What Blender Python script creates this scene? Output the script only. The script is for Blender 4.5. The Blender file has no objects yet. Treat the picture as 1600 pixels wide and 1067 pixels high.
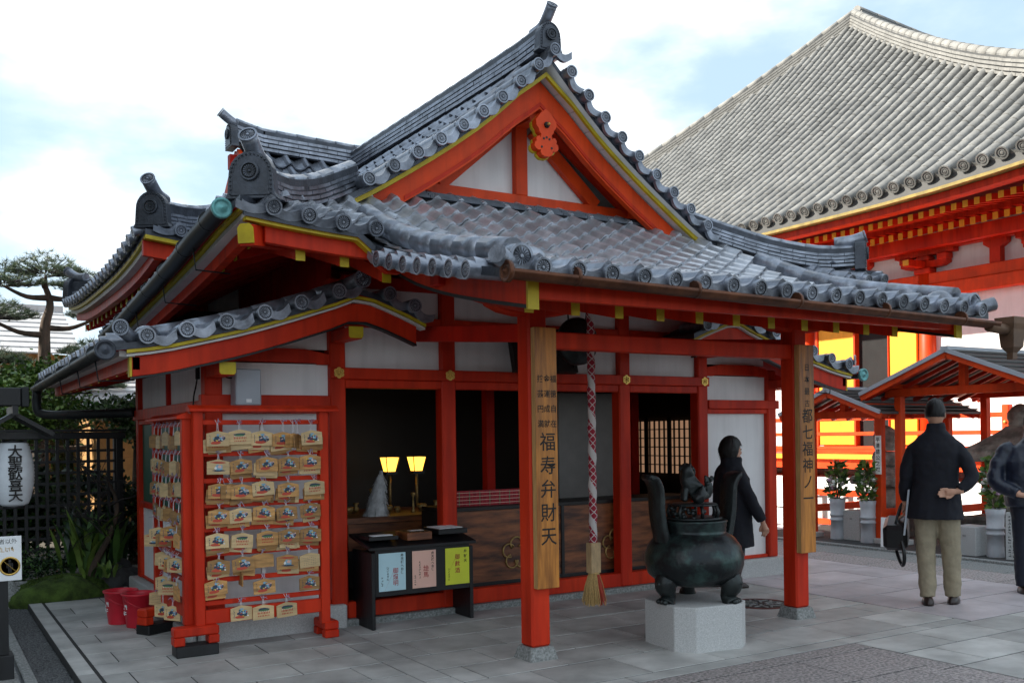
import bpy, bmesh, math, random
from mathutils import Vector, Matrix, noise
R = math.radians
random.seed(7)
SC = bpy.context.scene
COL = SC.collection

# ------------------------------------------------------------------ camera
cam = bpy.data.cameras.new('camera'); camo = bpy.data.objects.new('camera', cam); COL.objects.link(camo)
cam.sensor_width = 36.0; cam.lens = 33.86; cam.shift_y = 0.0922; cam.clip_end = 3000; cam.clip_start = .05
YAW = math.atan(925/1505.)
camo.matrix_world = Matrix.Translation((0, 0, 1.5)) @ Matrix.Rotation(-YAW, 4, 'Z') @ Matrix.Rotation(R(90), 4, 'X') @ Matrix.Rotation(-.0135, 4, 'Z')
SC.camera = camo
# ------------------------------------------------------------------ sky, sun, exposure
SUN_EL, SUN_TO = R(36), Vector((-.84, .54, 0)).normalized()
w = bpy.data.worlds.new('World'); SC.world = w; w.use_nodes = True
nt = w.node_tree; nt.nodes.clear(); N = nt.nodes.new; L = nt.links.new
out = N('ShaderNodeOutputWorld'); bg = N('ShaderNodeBackground'); bg.inputs[1].default_value = .092; L(bg.outputs[0], out.inputs[0])
sky = N('ShaderNodeTexSky'); sky.sky_type = 'NISHITA'; sky.sun_disc = False; sky.sun_elevation = SUN_EL
sky.sun_rotation = math.atan2(SUN_TO.x, SUN_TO.y); sky.air_density = 1.0; sky.dust_density = .6; sky.ozone_density = 1.2
tc = N('ShaderNodeTexCoord'); mp = N('ShaderNodeMapping'); mp.inputs['Scale'].default_value = (1, 1, 2.2); mp.inputs['Location'].default_value = (.3, .15, .4); L(tc.outputs['Generated'], mp.inputs[0])
n1 = N('ShaderNodeTexNoise'); n1.inputs['Scale'].default_value = 2.6; n1.inputs['Detail'].default_value = 7; n1.inputs['Roughness'].default_value = .52; L(mp.outputs[0], n1.inputs[0])
rp = N('ShaderNodeMapRange'); rp.inputs[1].default_value = .41; rp.inputs[2].default_value = .68; rp.interpolation_type = 'SMOOTHSTEP'; L(n1.outputs[0], rp.inputs[0])
n2 = N('ShaderNodeTexNoise'); n2.inputs['Scale'].default_value = 5; n2.inputs['Detail'].default_value = 5; L(mp.outputs[0], n2.inputs[0])
cl = N('ShaderNodeMix'); cl.data_type = 'RGBA'; L(n2.outputs[0], cl.inputs[0]); cl.inputs[6].default_value = (4.3, 4.6, 4.9, 1); cl.inputs[7].default_value = (8.6, 8.5, 8.3, 1)
hz = N('ShaderNodeMix'); hz.data_type = 'RGBA'; hz.inputs[0].default_value = .80; L(sky.outputs[0], hz.inputs[6]); hz.inputs[7].default_value = (2.45, 3.25, 3.9, 1)
mx = N('ShaderNodeMix'); mx.data_type = 'RGBA'; L(rp.outputs[0], mx.inputs[0]); L(hz.outputs[2], mx.inputs[6]); L(cl.outputs[2], mx.inputs[7]); L(mx.outputs[2], bg.inputs[0])
sun = bpy.data.lights.new('sun', 'SUN'); sun.energy = 3.7; sun.angle = R(.6); sun.color = (1, .93, .80)
suno = bpy.data.objects.new('sun', sun); COL.objects.link(suno)
suno.rotation_euler = (-(SUN_TO*math.cos(SUN_EL)+Vector((0, 0, math.sin(SUN_EL))))).to_track_quat('-Z', 'Y').to_euler()
SC.view_settings.view_transform = 'Standard'; SC.view_settings.look = 'None'; SC.view_settings.gamma = 1; SC.view_settings.exposure = 1.58
SC.view_settings.use_curve_mapping = False

# ------------------------------------------------------------------ materials
MATS = {}
def mat(name, c, r=.6, var=.14, sc=6., c2=None, bump=0., bsc=70., metal=0., rnd=0., spec=.5, stretch=None, lo=.35, hi=.65, det=4, emit=0, obj=False, coat=0, streak=0):
    m = bpy.data.materials.new(name); m.use_nodes = True; t = m.node_tree; b = t.nodes['Principled BSDF']; n = t.nodes.new; l = t.links.new
    b.inputs['Roughness'].default_value = r; b.inputs['Metallic'].default_value = metal; b.inputs['Specular IOR Level'].default_value = spec; b.inputs['Coat Weight'].default_value = coat
    if obj: src = n('ShaderNodeTexCoord').outputs['Object']
    else: src = n('ShaderNodeNewGeometry').outputs['Position']
    mp = n('ShaderNodeMapping'); l(src, mp.inputs[0]); mp.inputs['Scale'].default_value = stretch or (1, 1, 1)
    nz = n('ShaderNodeTexNoise'); nz.inputs['Scale'].default_value = sc; nz.inputs['Detail'].default_value = det; nz.inputs['Roughness'].default_value = .6; l(mp.outputs[0], nz.inputs[0])
    mr = n('ShaderNodeMapRange'); mr.inputs[1].default_value = lo; mr.inputs[2].default_value = hi; l(nz.outputs[0], mr.inputs[0])
    mi = n('ShaderNodeMix'); mi.data_type = 'RGBA'; l(mr.outputs[0], mi.inputs[0])
    k = 1-var; a = [x*k for x in c]; bb = c2 if c2 else [min(1, x*(1+var)) for x in c]
    mi.inputs[6].default_value = (*a, 1); mi.inputs[7].default_value = (*bb, 1)
    col = mi.outputs[2]
    if streak:   # rain streaks and grime: a second, coarse noise stretched downwards
        m2 = n('ShaderNodeMapping'); m2.inputs['Scale'].default_value = (9, 9, .9); l(src, m2.inputs[0])
        z2 = n('ShaderNodeTexNoise'); z2.inputs['Scale'].default_value = 1.4; z2.inputs['Detail'].default_value = 6; l(m2.outputs[0], z2.inputs[0])
        r2 = n('ShaderNodeMapRange'); r2.inputs[1].default_value = .45; r2.inputs[2].default_value = .72; r2.inputs[3].default_value = 1; r2.inputs[4].default_value = 1-streak; l(z2.outputs[0], r2.inputs[0])
        v2 = n('ShaderNodeHueSaturation'); l(r2.outputs[0], v2.inputs['Value']); l(col, v2.inputs['Color']); col = v2.outputs[0]
    if rnd:
        oi = n('ShaderNodeObjectInfo'); rr = n('ShaderNodeMapRange'); rr.inputs[3].default_value = 1-rnd; rr.inputs[4].default_value = 1+rnd; l(oi.outputs['Random'], rr.inputs[0])
        hv = n('ShaderNodeHueSaturation'); l(rr.outputs[0], hv.inputs['Value']); l(col, hv.inputs['Color']); col = hv.outputs[0]
    l(col, b.inputs['Base Color'])
    if r < .95:
        rr = n('ShaderNodeMapRange'); rr.inputs[3].default_value = max(.02, r-.08); rr.inputs[4].default_value = min(1, r+.12); l(nz.outputs[0], rr.inputs[0]); l(rr.outputs[0], b.inputs['Roughness'])
    if bump:
        nb = n('ShaderNodeTexNoise'); nb.inputs['Scale'].default_value = bsc; nb.inputs['Detail'].default_value = 5; l(mp.outputs[0], nb.inputs[0])
        bu = n('ShaderNodeBump'); bu.inputs['Strength'].default_value = bump; bu.inputs['Distance'].default_value = .02; l(nb.outputs[0], bu.inputs['Height']); l(bu.outputs[0], b.inputs['Normal'])
    if emit:
        b.inputs['Emission Color'].default_value = (*c, 1); b.inputs['Emission Strength'].default_value = emit
    MATS[name] = m; return m

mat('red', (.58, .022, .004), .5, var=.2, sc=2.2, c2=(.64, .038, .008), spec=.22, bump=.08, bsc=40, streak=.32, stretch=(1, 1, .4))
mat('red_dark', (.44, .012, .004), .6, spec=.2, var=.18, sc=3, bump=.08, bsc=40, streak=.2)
mat('orange_red', (.68, .058, .007), .5, spec=.25, var=.14, sc=2.5, bump=.05, streak=.18)
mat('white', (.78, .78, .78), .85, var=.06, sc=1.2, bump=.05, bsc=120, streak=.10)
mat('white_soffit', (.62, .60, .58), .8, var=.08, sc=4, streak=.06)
mat('yellow', (.50, .37, .010), .55, var=.14, sc=9, bump=.1)
mat('ochre', (.80, .38, .018), .6, var=.08, sc=3, streak=.1)
mat('tile', (.24, .262, .31), .30, var=.38, sc=7, rnd=.20, bump=.14, bsc=60, metal=.5, spec=.5, streak=.25)
mat('tile_dark', (.048, .055, .07), .40, var=.35, sc=8, rnd=.2, bump=.18, bsc=50, metal=.35)
mat('tile_field', (.47, .49, .53), .30, var=.2, sc=4, rnd=.12, bump=.06, bsc=60, metal=.6, streak=.18)
mat('hall_tile', (.185, .184, .178), .55, var=.22, sc=1.5, rnd=.12, bump=.15, bsc=40, streak=.25)
mat('hall_tile_gap', (.07, .07, .07), .6, var=.25, sc=4, bump=.1)  # dark tone under the hall tiles: trough shadow put into the colour
mat('hall_ridge', (.23, .226, .215), .7, var=.14, sc=2, bump=.1, streak=.25)
mat('slab', (.40, .40, .385), .60, var=.26, sc=2.4, rnd=.17, bump=.22, bsc=160, det=9)
mat('slab_warm', (.42, .385, .40), .62, var=.2, sc=2, rnd=.12, bump=.2, bsc=160, det=9)
mat('granite_rough', (.29, .265, .26), .75, var=.4, sc=45, c2=(.40, .355, .345), bump=.3, bsc=110, rnd=.12, lo=.42, hi=.58)
mat('granite', (.46, .465, .46), .7, var=.25, sc=150, c2=(.54, .545, .54), bump=.25, bsc=220, rnd=.05)
mat('granite_dark', (.21, .22, .215), .75, var=.4, sc=60, c2=(.33, .34, .33), bump=.4, bsc=160, rnd=.08)
mat('joint', (.03, .03, .03), .9, var=.3, sc=20, bump=.3)
mat('earth', (.06, .055, .045), .95, var=.4, sc=4, bump=.4, bsc=30)
mat('gravel_dark', (.10, .105, .11), .85, var=.5, sc=60, c2=(.2, .205, .21), rnd=.3, bump=.3)
mat('gravel_white', (.62, .62, .62), .8, var=.3, sc=40, c2=(.8, .8, .79), bump=.3)
mat('black_wood', (.005, .0055, .007), .45, var=.4, sc=12, bump=.1, stretch=(1, 1, .2))
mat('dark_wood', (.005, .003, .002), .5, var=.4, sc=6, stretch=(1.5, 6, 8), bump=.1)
mat('brown_wood', (.11, .028, .010), .40, var=.6, sc=2.6, c2=(.26, .085, .028), stretch=(1.2, 4, 7), bump=.12, det=6)
mat('board_wood', (.40, .13, .016), .40, var=.45, sc=3.4, c2=(.58, .22, .03), stretch=(7, 7, .7), bump=.08, det=7)
mat('board_edge', (.48, .27, .10), .55, var=.2, sc=6, stretch=(6, 6, .8))
mat('pale_wood', (.55, .38, .20), .6, var=.2, sc=9, stretch=(3, 3, 1), bump=.06)
mat('ema_wood', (.40, .21, .07), .6, var=.3, sc=8, rnd=.34, stretch=(1, 1, 6), bump=.05)
mat('ema_pale', (.58, .41, .21), .6, var=.16, sc=8, rnd=.16, stretch=(1, 1, 6))
mat('ink', (.004, .003, .003), .55, var=.2)
mat('ink_worn', (.005, .004, .003), .6, var=.3)
mat('ink_red', (.35, .02, .02), .6)
mat('paint_red', (.48, .06, .03), .6); mat('paint_blue', (.22, .40, .52), .6); mat('paint_white', (.78, .77, .72), .6); mat('paint_yellow', (.75, .55, .06), .6); mat('paint_navy', (.03, .05, .09), .6); mat('paint_green', (.06, .16, .06), .6); mat('paint_pink', (.7, .42, .36), .6)
mat('string', (.66, .62, .64), .8); mat('string_purple', (.38, .30, .42), .8)
mat('bronze', (.026, .032, .036), .30, var=.45, sc=7, c2=(.045, .085, .078), metal=.55, bump=.15, bsc=35, lo=.45, hi=.7, det=7)
mat('bronze_dark', (.018, .020, .022), .38, var=.35, sc=8, c2=(.026, .034, .034), metal=.45, bump=.25, bsc=40)
mat('copper', (.10, .034, .015), .42, var=.3, sc=7, c2=(.16, .058, .026), metal=.55, bump=.05, streak=.25)
mat('copper_dull', (.13, .075, .045), .6, var=.25, sc=5, metal=.2)
mat('verdigris', (.12, .33, .33), .5, var=.3, sc=20, metal=.3)
mat('gutter_dark', (.009, .011, .012), .5, var=.4, sc=5, c2=(.018, .022, .024), metal=.2)
mat('gold', (.62, .40, .10), .35, var=.25, sc=30, metal=.75)
mat('brass_dull', (.36, .24, .09), .45, var=.3, sc=30, metal=.6)
mat('green_panel', (.008, .10, .06), .5, var=.15, sc=4)
mat('plastic_red', (.56, .012, .03), .38, var=.08)
mat('grey_box', (.36, .39, .43), .5, var=.06)
mat('grey_panel', (.17, .16, .15), .7, var=.1)
mat('paper_blue', (.46, .66, .72), .6, var=.04); mat('paper_pink', (.76, .45, .36), .6, var=.04); mat('paper_yellow', (.62, .66, .04), .6, var=.04); mat('paper_white', (.78, .79, .80), .6, var=.04)
mat('lantern_paper', (.66, .70, .74), .7, var=.07, sc=10)
mat('hemp', (.60, .40, .16), .8, var=.3, sc=40, stretch=(6, 6, .5))
mat('paper_fringe', (.55, .56, .57), .8, var=.2, sc=20)
mat('skin', (.50, .27, .18), .5, var=.06, sc=12)
mat('hair', (.004, .0035, .0035), .5, var=.3, sc=60)
mat('navy_coat', (.004, .005, .011), .85, var=.3, sc=30, bump=.1, bsc=200)
mat('navy_down', (.008, .013, .028), .42, var=.2, sc=20, bump=.1, bsc=90)
mat('dark_trouser', (.005, .007, .017), .8, var=.2, sc=20, bump=.1)
mat('khaki', (.26, .22, .15), .8, var=.12, sc=12, bump=.15, bsc=60)
mat('leather', (.004, .004, .005), .35, var=.2); mat('shoe', (.022, .012, .010), .35, var=.2)
mat('leaf', (.05, .11, .02), .45, var=.4, sc=5, rnd=.2); mat('leaf_light', (.14, .22, .04), .5, var=.3, sc=5); mat('leaf_dark', (.012, .034, .011), .4, var=.4, sc=4)
mat('needle', (.08, .125, .065), .6, var=.35, sc=2, c2=(.17, .22, .12)); mat('hedge', (.10, .16, .02), .6, var=.5, sc=3, c2=(.20, .24, .03))
mat('bark', (.075, .05, .035), .9, var=.45, sc=9, bump=.6, bsc=25, stretch=(1, 1, .4)); mat('twig', (.035, .03, .028), .8, var=.3)
mat('moss', (.05, .085, .012), .95, var=.5, sc=9, bump=.6, bsc=60); mat('rock', (.05, .05, .05), .85, var=.5, sc=6, bump=.7, bsc=18)
mat('tomb', (.34, .315, .275), .9, var=.4, sc=5, c2=(.46, .435, .38), bump=.6, bsc=35, lo=.4, hi=.6, det=8); mat('tomb_dark', (.10, .095, .085), .9, var=.45, sc=6, bump=.6, bsc=30)
mat('far_roof', (.44, .44, .45), .5, var=.12, sc=3); mat('far_wall', (.42, .22, .07), .8, var=.12); mat('concrete', (.38, .36, .33), .85, var=.1, sc=1); mat('glass', (.05, .06, .07), .1, var=.1)
mat('metal_roof', (.07, .066, .064), .45, var=.2, sc=4, metal=.3); mat('flower_white', (.8, .8, .76), .7); mat('flower_pink', (.62, .40, .55), .7); mat('flower_red', (.6, .04, .02), .6); mat('petal_yellow', (.75, .5, .04), .6)
mat('vase', (.42, .44, .47), .45, var=.08); mat('manhole', (.035, .033, .033), .55, var=.4, sc=30, metal=.4, bump=.3); mat('rust', (.12, .03, .022), .7, var=.3, sc=12)
mat('lamp_glow', (1.0, .50, .06), .6, emit=1.1); mat('shoji_glow', (.60, .34, .20), .8, emit=.16)
mat('lip_olive', (.26, .19, .05), .7, var=.25, sc=8); mat('black_matte', (.006, .006, .007), .8)
mat('cloth_red', (.30, .018, .03), .9, var=.3, sc=30)

def stone_lower_stain(m): pass
# rope: red and white spiral ; stripes for the cloth
def rope_mat():
    m = bpy.data.materials.new('rope_cloth'); m.use_nodes = True; t = m.node_tree; b = t.nodes['Principled BSDF']; n = t.nodes.new; l = t.links.new
    tc = n('ShaderNodeTexCoord'); sp = n('ShaderNodeSeparateXYZ'); l(tc.outputs['UV'], sp.inputs[0])
    def mth(op, a, bb):
        q = n('ShaderNodeMath'); q.operation = op
        for i, x in enumerate((a, bb)):
            if isinstance(x, (int, float)): q.inputs[i].default_value = x
            else: l(x, q.inputs[i])
        return q.outputs[0]
    u, v = sp.outputs[0], sp.outputs[1]
    big = mth('LESS_THAN', mth('FRACT', mth('ADD', u, mth('MULTIPLY', v, 6.5)), 0), .33)
    d1 = mth('LESS_THAN', mth('FRACT', mth('ADD', mth('MULTIPLY', u, 3), mth('MULTIPLY', v, 30)), 0), .14)
    d2 = mth('LESS_THAN', mth('FRACT', mth('SUBTRACT', mth('MULTIPLY', u, 3), mth('MULTIPLY', v, 30)), 0), .14)
    f = mth('MAXIMUM', big, mth('MAXIMUM', d1, d2))
    mi = n('ShaderNodeMix'); mi.data_type = 'RGBA'; l(f, mi.inputs[0]); mi.inputs[6].default_value = (.34, .015, .035, 1); mi.inputs[7].default_value = (.60, .56, .54, 1)
    l(mi.outputs[2], b.inputs['Base Color']); b.inputs['Roughness'].default_value = .8; MATS['rope_cloth'] = m
rope_mat()

# ------------------------------------------------------------------ mesh helpers
class MB:
    def __init__(s): s.v = []; s.f = []; s.m = []; s.sm = []; s.uv = None
    def add(s, vs, fs, mi=0, smooth=False):
        o = len(s.v); s.v += [Vector(p) for p in vs]
        for f in fs: s.f.append([i+o for i in f]); s.m.append(mi); s.sm.append(smooth)
        return s
    def box(s, x0, x1, y0, y1, z0, z1, mi=0):
        return s.add([(x0, y0, z0), (x1, y0, z0), (x1, y1, z0), (x0, y1, z0), (x0, y0, z1), (x1, y0, z1), (x1, y1, z1), (x0, y1, z1)],
                     [(0, 3, 2, 1), (4, 5, 6, 7), (0, 1, 5, 4), (1, 2, 6, 5), (2, 3, 7, 6), (3, 0, 4, 7)], mi)
    def beam(s, a, b, wd, h, mi=0, up=(0, 0, 1)):
        a = Vector(a); b = Vector(b); d = (b-a).normalized(); x = d.cross(Vector(up)).normalized(); z = x.cross(d)
        vs = [p+x*sx*wd/2+z*sz*h/2 for p in (a, b) for sx, sz in ((-1, -1), (1, -1), (1, 1), (-1, 1))]
        return s.add(vs, [(0, 1, 2, 3), (7, 6, 5, 4), (0, 4, 5, 1), (1, 5, 6, 2), (2, 6, 7, 3), (3, 7, 4, 0)], mi)
    def tube(s, pts, r, n=8, cap=True, mi=0, smooth=True, sx=1):
        pts = [Vector(p) for p in pts]; rs = r if isinstance(r, (list, tuple)) else [r]*len(pts)
        vs = []; fs = []; ref = None
        for i, p in enumerate(pts):
            d = (pts[min(i+1, len(pts)-1)]-pts[max(i-1, 0)]).normalized()
            if ref is None: ref = Vector((0, 0, 1)) if abs(d.z) < .9 else Vector((1, 0, 0))
            x = d.cross(ref).normalized(); y = x.cross(d); ref = y
            vs += [p+(x*math.cos(2*math.pi*k/n)*sx+y*math.sin(2*math.pi*k/n))*rs[i] for k in range(n)]
        for i in range(len(pts)-1):
            for k in range(n): fs.append((i*n+k, (i+1)*n+k, (i+1)*n+(k+1) % n, i*n+(k+1) % n))
        s.add(vs, fs, mi, smooth)
        if cap:
            o = len(s.v)-len(vs)
            s.f.append([o+k for k in range(n)]); s.f.append([o+(len(pts)-1)*n+k for k in reversed(range(n))]); s.m += [mi]*2; s.sm += [False]*2
        return s
    def lathe(s, prof, n=16, c=(0, 0, 0), mi=0, smooth=True, sx=1, sy=1, M=None):
        vs = [Vector((r*math.cos(2*math.pi*k/n)*sx, r*math.sin(2*math.pi*k/n)*sy, z)) for r, z in prof for k in range(n)]
        vs = [(M @ p if M else p)+Vector(c) for p in vs]
        fs = [(i*n+k, i*n+(k+1) % n, (i+1)*n+(k+1) % n, (i+1)*n+k) for i in range(len(prof)-1) for k in range(n)]
        s.add(vs, fs, mi, smooth); o = len(s.v)-len(vs)
        if prof[0][0] > .001: s.f.append([o+k for k in reversed(range(n))]); s.m.append(mi); s.sm.append(False)
        if prof[-1][0] > .001: s.f.append([o+(len(prof)-1)*n+k for k in range(n)]); s.m.append(mi); s.sm.append(False)
        return s
    def prism(s, poly, ax, a, b, mi=0):
        def P(u, v, t): return {'x': (t, u, v), 'y': (u, t, v), 'z': (u, v, t)}[ax]
        n = len(poly); vs = [P(u, v, a) for u, v in poly]+[P(u, v, b) for u, v in poly]
        fs = [tuple(range(n)), tuple(range(2*n-1, n-1, -1))]+[(i, i+n, (i+1) % n+n, (i+1) % n) for i in range(n)]
        return s.add(vs, fs, mi)
    def sphere(s, c, rx, ry=None, rz=None, n=12, m=8, mi=0, M=None):
        ry = ry or rx; rz = rz or rx
        return s.lathe([(max(.0005, math.sin(math.pi*i/m)), -math.cos(math.pi*i/m)) for i in range(m+1)], n, (0, 0, 0), mi, True, M=Matrix.Translation(c) @ (M.to_4x4() if M else Matrix()) @ Matrix.Diagonal((rx, ry, rz, 1)))
    def sweep(s, path, outd, o0, o1, z0, z1, mi=0):
        """rectangular section [o0,o1]x[z0,z1] swept along path; outd is the outward horizontal direction"""
        od = Vector(outd); vs = []
        for p in path:
            p = Vector(p); vs += [p+od*o0+Vector((0, 0, z0)), p+od*o1+Vector((0, 0, z0)), p+od*o1+Vector((0, 0, z1)), p+od*o0+Vector((0, 0, z1))]
        n = len(path); fs = [(0, 1, 2, 3), (4*n-1, 4*n-2, 4*n-3, 4*n-4)]
        for i in range(n-1):
            for k in range(4): fs.append((4*i+k, 4*i+4+k, 4*i+4+(k+1) % 4, 4*i+(k+1) % 4))
        return s.add(vs, fs, mi)
    def join(s, other, M=Matrix(), mi=None):
        o = len(s.v); s.v += [M @ p for p in other.v]
        for f, m, q in zip(other.f, other.m, other.sm): s.f.append([i+o for i in f]); s.m.append(m if mi is None else mi); s.sm.append(q)
        return s
    def mesh(s, name, mats, org=(0, 0, 0)):
        me = bpy.data.meshes.new(name); og = Vector(org)
        me.from_pydata([tuple(p-og) for p in s.v], [], s.f)
        for m in ([mats] if isinstance(mats, str) else mats): me.materials.append(MATS[m])
        me.polygons.foreach_set('material_index', s.m); me.polygons.foreach_set('use_smooth', s.sm)
        bm = bmesh.new(); bm.from_mesh(me); bmesh.ops.recalc_face_normals(bm, faces=bm.faces); bm.to_mesh(me); bm.free()
        me.update(); return me
    def build(s, name, mats, parent=None, bevel=0, org=None):
        og = ORG.get(parent.name, Vector()) if parent else Vector(org or (0, 0, 0))
        o = bpy.data.objects.new(name, s.mesh(name, mats, og)); COL.objects.link(o)
        if parent: o.parent = parent
        else: o.location = og
        ORG[o.name] = og.copy()
        if bevel:
            md = o.modifiers.new('bevel', 'BEVEL'); md.width = bevel; md.segments = 1; md.limit_method = 'ANGLE'; md.angle_limit = R(40)
        return o
ORG = {}
LABELS = {}
def tag(o, label, cat, group=None):
    o['label'] = label; o['category'] = cat
    if group: o['group'] = group
    return o
def struct(o): o['kind'] = 'structure'; return o
def stuff(o): o['kind'] = 'stuff'; return o
def thing(name, label, cat, loc, group=None):
    o = bpy.data.objects.new(name, None); o.location = loc; o.empty_display_size = .1; COL.objects.link(o); ORG[o.name] = Vector(loc)
    return tag(o, label, cat, group)
def inst(name, me, parent, M):
    """place shared mesh data with world matrix M under parent"""
    o = bpy.data.objects.new(name, me); COL.objects.link(o); o.parent = parent
    o.matrix_local = Matrix.Translation(-ORG[parent.name]) @ M; return o
def frame(p, x, y, z):
    return Matrix(((x[0], y[0], z[0], p[0]), (x[1], y[1], z[1], p[1]), (x[2], y[2], z[2], p[2]), (0, 0, 0, 1)))
def tab(t, x):
    if x <= t[0][0]: return t[0][1]
    for (a, b), (c, d) in zip(t, t[1:]):
        if x <= c: return b+(d-b)*(x-a)/(c-a)
    return t[-1][1]
def smooth_tab(t):
    """monotone-ish cubic sampling of a table"""
    def f(x):
        if x <= t[0][0]: return t[0][1]
        if x >= t[-1][0]: return t[-1][1]
        for i in range(len(t)-1):
            if x <= t[i+1][0]:
                p0 = t[max(i-1, 0)]; p1 = t[i]; p2 = t[i+1]; p3 = t[min(i+2, len(t)-1)]
                h = p2[0]-p1[0]; u = (x-p1[0])/h
                m1 = (p2[1]-p0[1])/(p2[0]-p0[0])*h; m2 = (p3[1]-p1[1])/(p3[0]-p1[0])*h
                return (2*u**3-3*u*u+1)*p1[1]+(u**3-2*u*u+u)*m1+(-2*u**3+3*u*u)*p2[1]+(u**3-u*u)*m2
    return f
def text(body, size, M, mats, name, parent, bold=.0, vertical=True, line=1.0):
    cu = bpy.data.curves.new('t', 'FONT'); cu.body = '\n'.join(body) if vertical else body; cu.size = size; cu.align_x = 'CENTER'; cu.align_y = 'CENTER'; cu.space_line = line; cu.offset = bold; cu.resolution_u = 2
    o = bpy.data.objects.new('t', cu); COL.objects.link(o); bpy.context.view_layer.update()
    dg = bpy.context.evaluated_depsgraph_get(); me = bpy.data.meshes.new_from_object(o.evaluated_get(dg)); bpy.data.objects.remove(o); bpy.data.curves.remove(cu)
    me.materials.clear(); me.materials.append(MATS[mats]); me.name = name
    t = bpy.data.objects.new(name, me); COL.objects.link(t)
    if parent: t.parent = parent; t.matrix_local = Matrix.Translation(-ORG[parent.name]) @ M
    else: t.matrix_world = M
    return t
FACE_FRONT = Matrix.Rotation(R(90), 4, 'X')      # text plane facing -Y
XC = 4.80
def spline(pts, n=6):
    pts = [Vector(p) for p in pts]; o = []
    for i in range(len(pts)-1):
        p0, p1, p2, p3 = pts[max(i-1, 0)], pts[i], pts[i+1], pts[min(i+2, len(pts)-1)]
        for k in range(n):
            t = k/n; o.append(.5*((2*p1)+(p2-p0)*t+(2*p0-5*p1+4*p2-p3)*t*t+(3*p1-p0-3*p2+p3)*t**3))
    return o+[pts[-1]]

def ticks(parent, M, n, size, mt, seed=0, line=1.15):
    """a column of marks too small to read: short brush strokes in n character cells"""
    r = random.Random(seed*31+n); m = MB()
    for k in range(n):
        cz = ((n-1)/2-k)*size*line
        for _ in range(5):
            a, b = r.uniform(-.4, .4)*size, r.uniform(-.4, .4)*size; hor = r.random() < .6; l = r.uniform(.3, .8)*size; w_ = size*.07
            q = [(a-l/2, b-w_), (a+l/2, b-w_), (a+l/2, b+w_), (a-l/2, b+w_)] if hor else [(a-w_, b-l/2), (a+w_, b-l/2), (a+w_, b+l/2), (a-w_, b+l/2)]
            m.add([M @ Vector((max(-.45*size, min(.45*size, u)), cz+max(-.45*size, min(.45*size, v)), 0)) for u, v in q], [(0, 1, 2, 3)])
    return m.build('lettering', mt, parent)
# ------------------------------------------------------------------ ground and paving
g = MB(); S = 600
for i in range(12):
    for j in range(12):
        a, b = -S+i*100, -S+j*100; g.add([(a, b, -.09), (a+100, b, -.09), (a+100, b+100, -.09), (a, b+100, -.09)], [(0, 1, 2, 3)])
struct(g.build('ground', 'earth'))
pv = struct(MB().box(.84, 13.0, 1.0, 10.6, -.085, -.0045).build('pavement', 'joint'))
def slab(x0, x1, y0, y1, m, parent=None, z=0., g=.009, name='paving_slab'):
    parent = parent or pv
    x0 += g*.5; x1 -= g*.5; y0 += g; y1 -= g; e = .0012; z += random.uniform(-.0008, .0008); b = z-.05
    tl = [random.uniform(-.0004, .0004) for _ in range(4)]
    vs = [(x0, y0, b), (x1, y0, b), (x1, y1, b), (x0, y1, b), (x0, y0, z-e), (x1, y0, z-e), (x1, y1, z-e), (x0, y1, z-e),
          (x0+e, y0+e, z+tl[0]), (x1-e, y0+e, z+tl[1]), (x1-e, y1-e, z+tl[2]), (x0+e, y1-e, z+tl[3])]
    fs = [(0, 1, 5, 4), (1, 2, 6, 5), (2, 3, 7, 6), (3, 0, 4, 7), (4, 5, 9, 8), (5, 6, 10, 9), (6, 7, 11, 10), (7, 4, 8, 11), (8, 9, 10, 11)]
    return MB().add(vs, fs).build(name, m, parent)
def course(y0, y1, xs, m):
    for a, b in zip(xs, xs[1:]):
        if b-a > .03: slab(a, b, y0, y1, m)
# left edge border
ys = [10.0, 9.25, 8.19, 7.65, 6.75, 5.9, 5.1, 4.57]
for a, b in zip(ys, ys[1:]): slab(.84, .955, b, a, 'slab')
rows = [9.97, 9.53, 9.17, 8.79, 8.45, 8.09, 7.75, 7.37, 7.01, 6.66, 6.30, 5.94, 5.57, 5.2, 4.72]
for i, (b, a) in enumerate(zip(rows, rows[1:])):
    end = 1.80 if a > 7.2 else 2.62
    xs = [.972]; x = 1.14 if i % 2 else 1.45
    while x < end-.12: xs.append(x); x += .62
    course(a, b, xs+[end], 'slab')
for a, b in zip([4.72, 5.35, 5.98, 6.6, 7.26], [5.35, 5.98, 6.6, 7.26]): slab(2.62, 2.82, a, b, 'slab')
prow = [7.27, 6.87, 6.45, 5.98, 5.56, 5.19, 4.72]
for i, (b, a) in enumerate(zip(prow, prow[1:])):
    xs = [2.82]; x = 3.30 if i % 2 else 3.61
    if x-2.82 > .7: xs.append(x-.63+.02)
    while x < 6.95: xs.append(x); x += .627
    course(a, b, xs+[7.02], 'slab')
x = .84
while x < 7.0: slab(x, min(x+.95, 7.02), 4.57, 4.72, 'slab'); x += .95
# coarse granite apron in front, smooth flags to its right
x = 1.2
while x < 5.6: slab(x, min(x+1.15, 5.63), 4.40, 4.57, 'granite_rough'); x += 1.15
for b, a, off in [(4.40, 3.87, .42), (3.87, 3.3, 0), (3.3, 2.7, .4)]:
    x = 1.0+off
    while x < 5.4: slab(x, min(x+.86, 5.46), a, b, 'granite_rough'); x += .86
for b, a in [(4.4, 3.75), (3.75, 3.1), (3.1, 2.4)]: slab(5.46, 5.63, a, b, 'granite_rough')
for i, (b, a) in enumerate([(4.57, 4.18), (4.18, 3.75), (3.75, 3.34), (3.34, 2.9), (2.9, 2.5)]):
    x = 5.64-(.3 if i % 2 else 0)
    while x < 7.9: slab(max(x, 5.64), min(x+.62, 7.92), a, b, 'slab'); x += .62
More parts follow.
